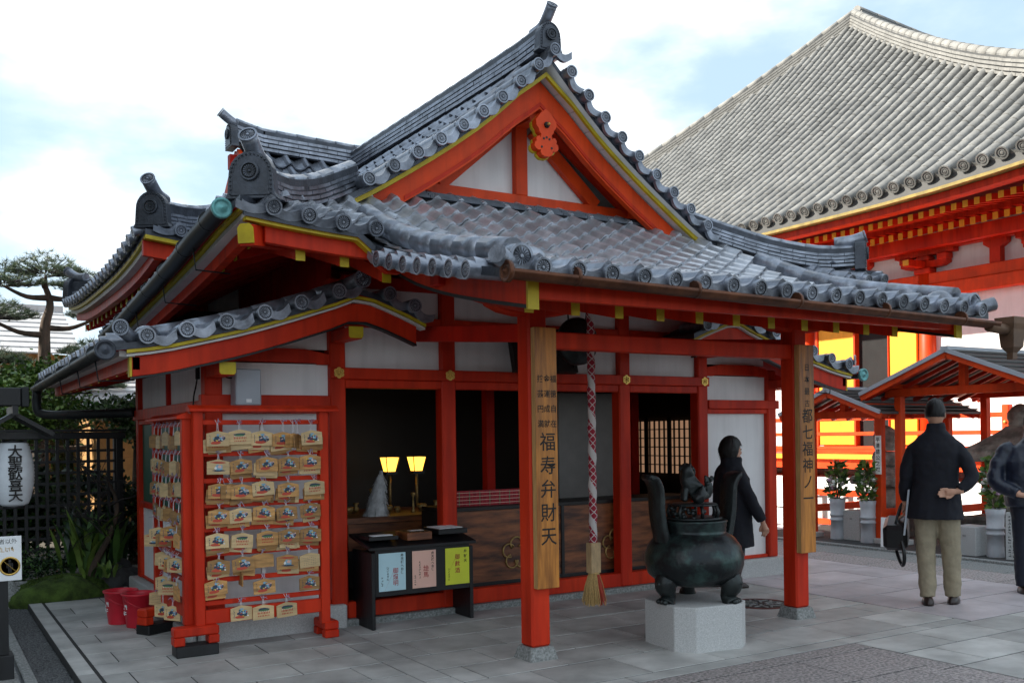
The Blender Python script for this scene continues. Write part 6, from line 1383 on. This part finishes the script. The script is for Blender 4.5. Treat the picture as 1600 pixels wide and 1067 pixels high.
for nm, pr in (('base_stone', None), ('globe_stone', [(.001, .32), (.16, .34), (.23, .45), (.24, .55), (.2, .66), (.12, .72), (.001, .73)]), ('cap_stone', None), ('bowl_stone', [(.11, .98), (.18, 1.02), (.19, 1.12), (.16, 1.2), (.001, 1.21)]), ('jewel_stone', [(.13, 1.21), (.18, 1.3), (.175, 1.42), (.12, 1.52), (.04, 1.57), (.001, 1.58)])):
    if pr: o = MB().lathe(pr, 20, (gx, gy, 0)).build(nm, 'tomb', g1)
    elif nm == 'base_stone': o = MB().box(gx-.3, gx+.3, gy-.3, gy+.3, -.03, .32).build(nm, 'tomb_dark', g1, bevel=.03)
    else: o = MB().add([(gx-.36, gy-.36, .73), (gx+.36, gy-.36, .73), (gx+.36, gy+.36, .73), (gx-.36, gy+.36, .73), (gx-.37, gy-.37, .84), (gx+.37, gy-.37, .84), (gx+.37, gy+.37, .84), (gx-.37, gy+.37, .84), (gx-.14, gy-.14, .98), (gx+.14, gy-.14, .98), (gx+.14, gy+.14, .98), (gx-.14, gy+.14, .98)], [(3, 2, 1, 0), (0, 1, 5, 4), (1, 2, 6, 5), (2, 3, 7, 6), (3, 0, 4, 7), (4, 5, 9, 8), (5, 6, 10, 9), (6, 7, 11, 10), (7, 4, 8, 11), (8, 9, 10, 11)]).build(nm, 'tomb', g1, bevel=.02)
    rough(o, .04)
g2 = thing('capped_grave', 'broad weathered grave with hipped stone cap and round finial', 'gravestone', (12.6, 7.4, 0)); gx, gy = 12.35, 7.3
o = MB().box(gx-.55, gx+.55, gy-.55, gy+.55, -.03, .36).build('mossy_base', 'tomb_dark', g2, bevel=.04); rough(o, .06)
o = MB().lathe([(.33, .36), (.40, .45), (.42, .8), (.40, 1.02), (.36, 1.08)], 20, (gx, gy, 0)).build('drum_stone', 'tomb', g2); rough(o, .04)
vs = []
for z, h in ((1.08, .50), (1.17, .56), (1.22, .54), (1.36, .34), (1.52, .15), (1.54, .14)): vs += [(gx-h, gy-h, z), (gx+h, gy-h, z), (gx+h, gy+h, z), (gx-h, gy+h, z)]
o = MB().add(vs, [(3, 2, 1, 0), (20, 21, 22, 23)]+[(4*i+k, 4*i+(k+1) % 4, 4*i+4+(k+1) % 4, 4*i+4+k) for i in range(5) for k in range(4)]).build('cap_stone', 'tomb', g2, bevel=.015); rough(o, .03)
o = MB().lathe([(.12, 1.53), (.15, 1.56), (.14, 1.60), (.16, 1.64), (.155, 1.72), (.10, 1.79), (.04, 1.83), (.001, 1.84)], 18, (gx, gy, 0)).build('finial', 'tomb', g2); rough(o, .02)
def posy(t, x, y, z, seed, tall=.5, red=True):
    r = random.Random(seed); lf = MB(); st_ = MB(); fl = [MB(), MB(), MB()]
    for i in range(230):
        a = r.uniform(0, 6.28); h = r.uniform(0, tall); rad = (.04+.095*math.sin(min(1, h/tall+.12)*math.pi*.85))*math.sqrt(r.random()); p = Vector((x+rad*math.cos(a), y+rad*math.sin(a), z+h)); d = Vector((math.cos(a)*.6+r.uniform(-.4, .4), math.sin(a)*.6+r.uniform(-.4, .4), r.uniform(-.2, .9))).normalized(); s_ = d.cross(Vector((r.uniform(-1, 1), r.uniform(-1, 1), r.uniform(-1, 1)))).normalized(); l = r.uniform(.06, .12); wd = l*.30
        lf.add([p, p+d*l*.5+s_*wd, p+d*l, p+d*l*.5-s_*wd], [(0, 1, 2, 3)], r.randint(0, 1))
    for i in range(160):   # upright pine sprigs at the top
        a = r.uniform(0, 6.28); q = r.uniform(0, .04); p = Vector((x+q*math.cos(a), y+q*math.sin(a), z+tall*r.uniform(.6, .95))); d = Vector((r.uniform(-.5, .5), r.uniform(-.5, .5), 1)).normalized()*r.uniform(.07, .15); lf.add([p, p+Vector((.008, 0, 0)), p+d], [(0, 1, 2)], 1)
    for i in range(7): a = r.uniform(0, 6.28); st_.tube([(x, y, z-.02), (x+.05*math.cos(a), y+.05*math.sin(a), z+tall*.6)], .004, 5, False)
    for i in range(18):
        k = r.choice((0, 0, 0, 1)) if i < 15 else (2 if red else 0); a = r.uniform(0, 6.28); h = r.uniform(.18, .8)*tall; rad = .085+.04*r.random(); c = Vector((x+rad*math.cos(a), y+rad*math.sin(a), z+h))
        for q in range(12): b = q*2*math.pi/12; dd = Vector((math.cos(b), math.sin(b), r.uniform(-.2, .7)))*(.055 if k != 2 else .03); e = Vector((-math.sin(b), math.cos(b), 0))*.016; fl[k].add([c, c+dd*.7+e, c+dd, c+dd*.7-e], [(0, 1, 2, 3)])
        fl[k].sphere(c+Vector((0, 0, .006)), .026, n=6, m=5)
    lf.build('foliage', ['leaf_light', 'leaf'], t); st_.build('stems', 'leaf_dark', t)
    for b_, mm in zip(fl, ('flower_white', 'flower_pink', 'flower_red')):
        if b_.v: b_.build('blossoms', mm, t)
for i, (x, y, lab) in enumerate(((10.99, 9.16, 'grey flower vase with white chrysanthemums left of the stone block'), (10.93, 8.60, 'grey flower vase with white chrysanthemums beside the canopy post'), (10.84, 6.73, 'grey flower vase with pink and white flowers before the capped grave'))):
    t = thing('flower_vase', lab, 'vase', (x, y, -.02), 'flower vases before the graves')
    MB().lathe([(.095, -.03), (.10, .0), (.095, .1), (.092, .25), (.104, .255), (.104, .275), (.094, .28), (.094, .32), (.106, .325), (.106, .345), (.096, .35), (.10, .48), (.115, .56), (.10, .565), (.085, .5), (.001, .48)], 22, (x, y, 0)).build('vase_body', 'vase', t); posy(t, x, y, .56, i+2, 0.50 if i < 2 else .62, i == 2)
for x, y, hh, lab in ((11.15, 8.93, .40, 'square pale granite block between the two left vases'), (10.86, 7.04, .34, 'small pale granite block right of the man in navy')):
    t = thing('granite_block', lab, 'stone block', (x, y, 0)); MB().box(x-.16, x+.16, y-.15, y+.15, -.03, hh).build('block', 'granite', t, bevel=.008); MB().box(x-.165, x-.1605, y-.02, y+.02, hh-.12, hh-.1).build('chisel_mark', 'granite_dark', t)
t = thing('small_notice', 'small white notice with red heading leaning by the canopy post', 'sign', (10.68, 8.05, 0)); M_ = Matrix.Translation((10.68, 8.05, -.02)) @ Matrix.Rotation(R(-62), 4, 'Z') @ Matrix.Rotation(R(-8), 4, 'X')
MB().join(MB().box(-.13, .13, -.008, .008, 0, .40), M_).build('board', 'paper_white', t); MB().join(MB().box(.06, .105, -.0095, -.0085, .15, .36), M_).build('red_heading', 'paint_red', t)
ticks(t, M_ @ Matrix.Translation((.02, -.0095, .22)) @ FACE_FRONT, 7, .035, 'ink', 1); ticks(t, M_ @ Matrix.Translation((-.05, -.0095, .22)) @ FACE_FRONT, 6, .035, 'ink', 2)
t = thing('grave_tablet', 'pale stone tablet of fine writing at the right edge', 'sign', (10.9, 6.4, 0)); M_ = Matrix.Translation((10.80, 6.38, -.02)) @ Matrix.Rotation(R(-62), 4, 'Z')
MB().join(MB().box(-.17, .17, -.02, .02, 0, .56), M_).build('tablet', 'granite', t, bevel=.005)
for k in range(7): ticks(t, M_ @ Matrix.Translation((.135-.044*k, -.0215, .28)) @ FACE_FRONT, 13, .033, 'ink', k)
# low grave fence: red rails and stone posts
t = thing('grave_fence', 'low red rail fence with stone posts behind the left vases', 'fence', (12.2, 10.2, 0))
for k in range(7): y = 9.72+k*.26; MB().box(12.55, 12.68, y, y+.11, -.03, .46).build('stone_post', 'granite', t, bevel=.006)
MB().box(12.50, 12.57, 9.4, 11.4, .47, .57).build('top_rail', 'orange_red', t); MB().box(12.50, 12.549, 9.4, 11.4, .0, .09).build('bottom_rail', 'orange_red', t)
MB().box(12.48, 12.59, 9.3, 9.40, -.03, .78).build('rail_post', 'orange_red', t)
# ------------------------------------------------------------------ left: lattice fence, lantern, sign, garden, pine, houses beyond
t = thing('lattice_fence', 'black wooden lattice fence behind the garden at left', 'fence', (.9, 10.9, 0))
MB().box(-1.2, 1.86, 10.86, 10.96, 1.53, 1.60).build('top_rail', 'black_wood', t, bevel=.004); MB().box(-1.2, 1.86, 10.88, 10.94, .20, .30).build('bottom_rail', 'black_wood', t); MB().box(-1.2, 1.86, 10.80, 11.02, 1.605, 1.63).build('fence_cap', 'black_wood', t)
x = -1.15
while x < 1.86: MB().box(x-.016, x+.016, 10.89, 10.91, .30, 1.53).build('upright', 'black_wood', t); x += .098
z = .40
while z < 1.5: MB().box(-1.2, 1.86, 10.911, 10.931, z-.014, z+.014).build('crossbar', 'black_wood', t); z += .112
for x in (-.6, .55, 1.80): MB().box(x-.045, x+.045, 10.935, 11.02, 0, 1.6).build('post', 'black_wood', t)
# paper lantern under its little roof
t = thing('paper_lantern', 'white paper lantern with bold black characters under a small black roof', 'lantern', (.645, 8.51, 1.0))
pr = [(.07, 1.0), (.085, 1.012)]
for i in range(17): u = i/16; pr += [(.085+.068*math.sin(math.pi*(u*.86+.07))**.6-.003, 1.02+.46*u), (.085+.068*math.sin(math.pi*(u*.86+.07))**.6+.002, 1.02+.46*u+.014)]
pr += [(.08, 1.50), (.07, 1.505)]
MB().lathe(pr, 24, (.62, 8.51, 0)).build('lantern_paper', 'lantern_paper', t)
for z in (.985, 1.50): MB().lathe([(.078, z), (.082, z+.018), (.07, z+.02)], 20, (.62, 8.51, 0)).build('lantern_ring', 'black_wood', t)
for k, ch in enumerate('大聖歓喜天'):
    a = math.atan2(-8.51, -.62)
    c = Vector((.62, 8.51, 1.425-k*.085)); d = Vector((.02, -1, 0)).normalized()
    me_ = text(ch, .105, Matrix.Translation(c) @ Matrix.Rotation(R(2), 4, 'Z') @ FACE_FRONT, 'ink', 'lettering', t, bold=.002)
    for v in me_.data.vertices: v.co.z = math.sqrt(max(.0, .1565**2-min(.14, abs(v.co.x))**2))   # wrap round the paper
lr = thing('lantern_roof', 'black gabled lantern shelter on posts at the left edge', 'shelter', (.5, 8.5, 0))
for s in (-1, 1): MB().beam((.62, 8.5, 1.72), (.62+s*.27, 8.5, 1.56), .50, .03).build('roof_board', 'black_wood', lr)
MB().box(.60, .64, 8.2, 8.8, 1.71, 1.78).build('ridge', 'black_wood', lr); MB().box(.42, .80, 8.46, 8.54, 1.53, 1.58).build('crossbeam', 'black_wood', lr)
for x in (.33, .40): pass
MB().box(.36, .44, 8.46, 8.54, -.06, 1.60).build('post', 'black_wood', lr)
bm_ = thing('signal_box', 'dark grey box lamp on an arm above the lantern at left edge', 'lamp', (.5, 8.5, 1.8)); MB().box(.20, .68, 8.42, 8.55, 1.785, 1.93).build('housing', 'black_wood', bm_, bevel=.008); MB().box(.681, .735, 8.42, 8.55, 1.78, 1.935).build('end_cap', 'gutter_dark', bm_, bevel=.005); MB().box(.30, .36, 8.5, 8.56, -.06, 1.785).build('arm_post', 'black_wood', bm_)
# prohibition sign
t = thing('no_entry_sign', 'white no-entry sign with walking figure on a black stand', 'sign', (.44, 7.1, 0)); SX, SY = .435, 7.095
MB().box(SX-.125, SX+.125, SY-.012, SY+.0, .60, .89).build('board', 'paper_white', t, bevel=.002); MB().box(SX-.045, SX+.045, SY+.002, SY+.05, -.05, .62).build('post', 'black_wood', t); MB().box(SX-.07, SX+.07, SY-.05, SY+.12, -.06, .12).build('foot', 'black_wood', t, bevel=.004)
text('参拝者以外', .036, Matrix.Translation((SX+.01, SY-.0125, .855)) @ FACE_FRONT, 'ink', 'lettering', t, vertical=False); [ticks(t, Matrix.Translation((SX+.01+k*.034, SY-.0125, .805)) @ FACE_FRONT, 1, .034, 'pale_wood', k) for k in range(-1, 3)]
m = MB(); cxx, czz = SX+.055, .695
m.lathe([(.062, 0), (.062, .002), (.050, .002), (.050, 0)], 28, M=Matrix.Translation((cxx, SY-.0125, czz)) @ Matrix.Rotation(R(90), 4, 'X')); m.beam((cxx-.038, SY-.0155, czz+.038), (cxx+.038, SY-.0155, czz-.038), .002, .011, up=(0, 1, 0)); m.build('prohibition_ring', 'gold', t)
m = MB(); m.lathe([(.009, 0), (.009, .001)], 10, M=Matrix.Translation((cxx, SY-.0128, czz+.034)) @ Matrix.Rotation(R(90), 4, 'X')); m.box(cxx-.011, cxx+.011, SY-.0138, SY-.0128, czz-.008, czz+.022); m.box(cxx-.010, cxx-.002, SY-.0138, SY-.0128, czz-.042, czz-.008); m.box(cxx+.002, cxx+.010, SY-.0138, SY-.0128, czz-.042, czz-.008); m.box(cxx-.019, cxx-.013, SY-.0138, SY-.0128, czz-.012, czz+.02); m.box(cxx+.013, cxx+.019, SY-.0138, SY-.0128, czz-.012, czz+.02); m.build('figure', 'ink', t)
# moss mound, rock, broad-leaved clump, bare plum
def mound(name, label, cat, c, rx, ry, h, mt, seed, amp=.25):
    m = MB(); n, k = 36, 14; vs = []
    for i in range(k+1):
        e = math.pi/2*i/k
        for j in range(n):
            a = 2*math.pi*j/n; q = 1+amp*noise.noise(Vector((math.cos(a)*1.6, math.sin(a)*1.6, seed+e)))+.06*noise.noise(Vector((math.cos(a)*7, math.sin(a)*7, seed+e*5))); vs.append((c[0]+rx*math.cos(e)*math.cos(a)*q, c[1]+ry*math.cos(e)*math.sin(a)*q, c[2]+h*math.sin(e)*q))
    m.add(vs, [(i*n+j, i*n+(j+1) % n, (i+1)*n+(j+1) % n, (i+1)*n+j) for i in range(k) for j in range(n)], 0, True); o = m.build(name, mt, org=c); return tag(o, label, cat)
mm_ = mound('moss_mound', 'low green mossy mound behind the paving corner', 'moss', (1.15, 10.30, -.07), .50, .30, .27, 'moss', 2)
mr = random.Random(5); mf = MB()
for i in range(5200):
    a = mr.uniform(0, 6.28); q = math.sqrt(mr.random())*.97; x, y = 1.15+.52*q*math.cos(a), 10.30+.31*q*math.sin(a); z = -.075+.275*math.sqrt(max(0, 1-q*q)); d = Vector((mr.uniform(-1, 1), mr.uniform(-1, 1), 1.4)).normalized()*mr.uniform(.008, .022); p = Vector((x, y, z)); mf.add([p+Vector((.004, 0, 0)), p-Vector((.004, 0, 0)), p+d], [(0, 1, 2)])
o = stuff(mf.build('moss_fringe', 'moss', mm_))
mound('rock', 'dark rock beside the stone plinth and mossy mound', 'rock', (1.72, 10.42, -.08), .32, .22, .33, 'rock', 9, .5); mound('rock', 'flat grey rock under the sign at the left edge', 'rock', (.72, 10.35, -.08), .30, .2, .26, 'granite_dark', 4, .4)
def blades(t, c, n, h, spread, seed, mats, wd=.028, name='leaf', zoff=0):
    r = random.Random(seed)
    for i in range(n):
        a = r.uniform(0, 6.28); l = h*r.uniform(.65, 1.1); b = Vector((c[0]+r.gauss(0, spread*.35), c[1]+r.gauss(0, spread*.25), c[2]+zoff*r.random())); d = Vector((math.cos(a), math.sin(a), 0)); bend = r.uniform(.2, .9); s_ = Vector((-d.y, d.x, 0)); vs = []
        for k in range(6): u = k/5; p = b+Vector((0, 0, l*(u-.28*bend*u*u)))+d*(l*bend*.75*u**1.6); wv = wd*math.sin(math.pi*(.12+.86*u))*r.uniform(.9, 1.1); vs += [p-s_*wv+Vector((0, 0, .006)), p, p+s_*wv+Vector((0, 0, .006))]
        fs = []
        for k in range(5): fs += [(3*k, 3*k+1, 3*k+4, 3*k+3), (3*k+1, 3*k+2, 3*k+5, 3*k+4)]
        m = MB(); m.add(vs, fs, 0, True); m.build(name, r.choice(mats), t)
t = thing('broadleaf_plant', 'clump of long upright glossy leaves before the lattice fence', 'plant', (1.50, 10.6, 0)); blades(t, (1.5, 10.58, .12), 85, .55, .42, 3, ['leaf', 'leaf', 'leaf_light', 'leaf_dark'], .034, zoff=.25)
t = thing('low_fern', 'low pale fern between rock and plinth', 'plant', (1.45, 10.15, .1)); blades(t, (1.52, 10.2, .16), 26, .16, .18, 8, ['leaf_light', 'leaf'], .022)
t = thing('dark_shrub', 'dark leafy shrub below the white lantern', 'plant', (.95, 10.6, 0)); r = random.Random(12); m = MB()
for i in range(1500):
    a = r.uniform(0, 6.28); q = r.random()**.5; p = Vector((1.0+.36*q*math.cos(a), 10.62+.2*q*math.sin(a), .1+r.random()*.38*(1-q*.4))); d = Vector((r.uniform(-1, 1), r.uniform(-1, 1), r.uniform(-.3, 1))).normalized(); s_ = d.cross(Vector((r.uniform(-1, 1), r.uniform(-1, 1), 1))).normalized()*.011; l = r.uniform(.03, .055); m.add([p, p+d*l*.5+s_, p+d*l, p+d*l*.5-s_], [(0, 1, 2, 3)], r.randint(0, 1))
m.build('foliage', ['leaf', 'leaf_dark'], t); MB().tube([(1, 10.62, -.08), (1.02, 10.62, .3)], [.015, .006], 6).build('stem', 'twig', t)
t = thing('bare_plum', 'bare leaning plum tree with tangled twigs before the fence', 'tree', (1.40, 10.35, 0)); r = random.Random(17)
MB().tube(spline([(1.42, 10.36, -.05), (1.46, 10.38, .25), (1.62, 10.42, .55), (1.70, 10.45, .85), (1.60, 10.5, 1.15)], 5), [.045-.0017*i for i in range(21)], 9).build('trunk', 'bark', t)
m = MB()
def twigs(p, d, l, rad, dep):
    pts = [p]; q = p
    for i in range(4): d = (d+Vector((r.uniform(-.45, .45), r.uniform(-.3, .3), r.uniform(-.3, .35)))).normalized(); q = q+d*l/4; pts.append(q)
    m.tube(pts, [rad*(1-.14*i) for i in range(5)], 5, False)
    if dep:
        for i in range(3): twigs(pts[r.randint(1, 4)], (d+Vector((r.uniform(-1, 1), r.uniform(-.6, .6), r.uniform(-.5, .7)))).normalized(), l*.62, rad*.5, dep-1)
for z_, dx in ((.5, -1), (.7, -1), (.85, .6), (1.0, -1), (1.1, -.5), (.6, -.8)): twigs(Vector((1.62, 10.43, z_)), Vector((dx, r.uniform(-.3, .2), r.uniform(.1, .5))).normalized(), .5, .010, 3)
m.build('crown', 'twig', t)
# pine: cloud-pruned, with bare limbs and flat pads of needles
t = thing('pine_tree', 'cloud-pruned pine tree rising beyond the fence at left', 'tree', (1.69, 17.2, 0)); r = random.Random(31)
tk = spline([(1.72, 17.2, -.1), (1.66, 17.2, 1.4), (1.72, 17.2, 2.6), (1.74, 17.2, 3.35), (1.82, 17.2, 3.75), (1.70, 17.2, 4.15)], 5); MB().tube(tk, [.15-.0047*i for i in range(len(tk))], 12).build('trunk', 'bark', t)
pads = [((1.15, 17.1, 4.02), .62, .17), ((1.75, 17.1, 4.22), .62, .17), ((2.30, 17.1, 4.02), .52, .14), ((.95, 17.0, 3.48), .70, .15), ((2.45, 17.1, 3.55), .40, .12), ((2.42, 17.1, 2.95), .50, .11), ((.80, 17.0, 2.78), .75, .15), ((1.45, 16.9, 2.62), .42, .10), ((2.35, 17.0, 2.40), .6, .13), ((.6, 17.1, 2.15), .8, .16), ((1.9, 17.0, 1.95), .6, .16), ((2.8, 17.2, 2.0), .55, .16), ((1.2, 17, 1.75), .7, .16), ((2.9, 17, 1.62), .5, .14)]
for (c, rx, h) in pads:
    C_ = Vector(c); z0 = C_.z-.22; i0 = min(range(len(tk)), key=lambda i: abs(tk[i].z-z0)); b = tk[i0]; mid = (b+C_)/2+Vector((0, 0, -.10)); MB().tube(spline([b, mid, C_-Vector((0, 0, .05))], 4), [.055-.0045*i for i in range(9)], 8).build('limb', 'bark', t)
    m = MB(); tw = MB()
    for i in range(int(210*rx/.5)):
        a = r.uniform(0, 6.28); q = math.sqrt(r.random()); p = C_+Vector((rx*q*math.cos(a), rx*.7*q*math.sin(a), h*2.0*(1-q*q)*r.uniform(-.25, 1)+.05*noise.noise(Vector((a, q*3, rx)))))
        if r.random() < .35: tw.tube([C_+(p-C_)*.35-Vector((0, 0, .03)), p], [.009, .004], 4, False)
        for k in range(14):
            d = Vector((r.uniform(-1, 1), r.uniform(-1, 1), r.uniform(-.15, 1.1))).normalized()*r.uniform(.07, .135); s_ = d.cross(Vector((r.uniform(-1, 1), r.uniform(-1, 1), .3))).normalized()*.0045; m.add([p-s_, p+s_, p+d], [(0, 1, 2)])
    m.build('crown', 'needle', t); tw.build('twigs', 'twig', t)
t = thing('clipped_hedge', 'sunlit yellow green hedge beyond the lattice fence', 'hedge', (1.2, 19.5, 0)); m = MB(); r = random.Random(2)
for i in range(9000): p = Vector((r.uniform(-1, 3.6), 19.5+r.uniform(-.4, .4), r.uniform(.6, 2.75)+.15*noise.noise(Vector((i*.01, 0, 0))))); d = Vector((r.uniform(-1, 1), r.uniform(-1, .2), r.uniform(-.2, 1))).normalized(); s_ = d.cross(Vector((r.uniform(-1, 1), r.uniform(-1, 1), 1))).normalized()*.03; l = r.uniform(.06, .12); m.add([p, p+d*l*.5+s_, p+d*l, p+d*l*.5-s_], [(0, 1, 2, 3)], r.randint(0, 1))
m.build('foliage', ['hedge', 'leaf'], t); MB().box(-1, 3.6, 19.35, 19.65, 0, 2.5).build('core', 'leaf_dark', t)
def leafy(name, label, cat, c, rx, ry, rz, n, mats, seed, l0=.05, l1=.1, tr=True):
    t = thing(name, label, cat, (c[0], c[1], 0)); r = random.Random(seed); m = MB(); cl_ = [Vector((c[0]+rx*.75*r.uniform(-1, 1), c[1]+ry*.75*r.uniform(-1, 1), c[2]+rz*.75*r.uniform(-1, 1))) for _ in range(14)]
    for i in range(n):
        b = r.choice(cl_); p = b+Vector((r.gauss(0, rx*.2), r.gauss(0, ry*.2), r.gauss(0, rz*.18))); d = Vector((r.uniform(-1, 1), r.uniform(-1, 1), r.uniform(-.5, 1))).normalized(); l = r.uniform(l0, l1); s_ = d.cross(Vector((r.uniform(-1, 1), r.uniform(-1, 1), 1))).normalized()*l*.28; m.add([p, p+d*l*.5+s_, p+d*l, p+d*l*.5-s_], [(0, 1, 2, 3)], r.randrange(len(mats)))
    m.build('crown', mats, t); MB().tube([(c[0], c[1], -.1), (c[0]+.05, c[1], c[2])], [.07, .03], 8).build('trunk', 'bark', t)
    for b in cl_[:6]: MB().tube([(c[0]+.04, c[1], c[2]-rz*.6), b], [.025, .008], 5).build('limb', 'bark', t)
leafy('garden_tree', 'fresh green bushy tree just beyond the lattice fence', 'tree', (1.0, 13.6, 2.05), .85, .5, .55, 9000, ['leaf', 'leaf_light', 'leaf_light'], 5)
leafy('garden_tree', 'soft green bush at the wall corner beyond the fence', 'tree', (2.35, 13.2, 1.75), .55, .4, .32, 6000, ['needle', 'leaf'], 6)
leafy('evergreen_shrub', 'dark evergreen shrub filling the lattice below the lantern', 'shrub', (.9, 11.8, .75), .75, .3, .55, 7000, ['leaf_dark', 'leaf'], 7)
leafy('evergreen_shrub', 'dark evergreen shrub behind the lattice beside the hall wall', 'shrub', (1.9, 11.9, .65), .5, .3, .5, 5000, ['leaf_dark', 'leaf_dark', 'leaf'], 8)
def house(label, x0, x1, y0, y1, ze, zr, wallm):
    t = thing('house', label, 'house', ((x0+x1)/2, (y0+y1)/2, 0)); ym = (y0+y1)/2
    MB().box(x0+.3, x1-.3, y0+.5, y1-.5, 0, ze+.02).build('wall', wallm, t); e = .0
    for a in (x0+1.0, x0+3.0, x0+5):
        if a+1.2 < x1-.3: wn = MB().box(a, a+1.2, y0+.45, y0+.499, ze-1.9, ze-.7).build('window', 'metal_roof', t); MB().box(a+.06, a+1.14, y0+.43, y0+.449, ze-1.84, ze-.76).build('pane', 'glass', wn)
    for s in (-1, 1):
        nn = 9
        for k in range(nn):
            u0, u1 = k/nn, (k+1)/nn; ya, yb = (y0 if s < 0 else y1), ym
            MB().add([(x0, ya+(yb-ya)*u0, ze+(zr-ze)*u0+.03), (x1, ya+(yb-ya)*u0, ze+(zr-ze)*u0+.03), (x1, ya+(yb-ya)*u1, ze+(zr-ze)*u1), (x0, ya+(yb-ya)*u1, ze+(zr-ze)*u1), (x0, ya+(yb-ya)*u0, ze+(zr-ze)*u0), (x1, ya+(yb-ya)*u0, ze+(zr-ze)*u0)], [(0, 1, 2, 3), (4, 5, 1, 0), (4, 3, 2, 5)]).build('roof_course', 'far_roof', t)
    MB().box(x0, x1, ym-.12, ym+.12, zr-.05, zr+.12).build('ridge', 'far_roof', t)
house('distant house with pale ribbed roof behind the pine', -3.0, 3.2, 24, 31, 3.5, 4.9, 'far_wall'); house('nearer house with pale roof and orange wall behind the fence', 2.1, 8, 16.0, 20, 1.95, 2.75, 'far_wall')
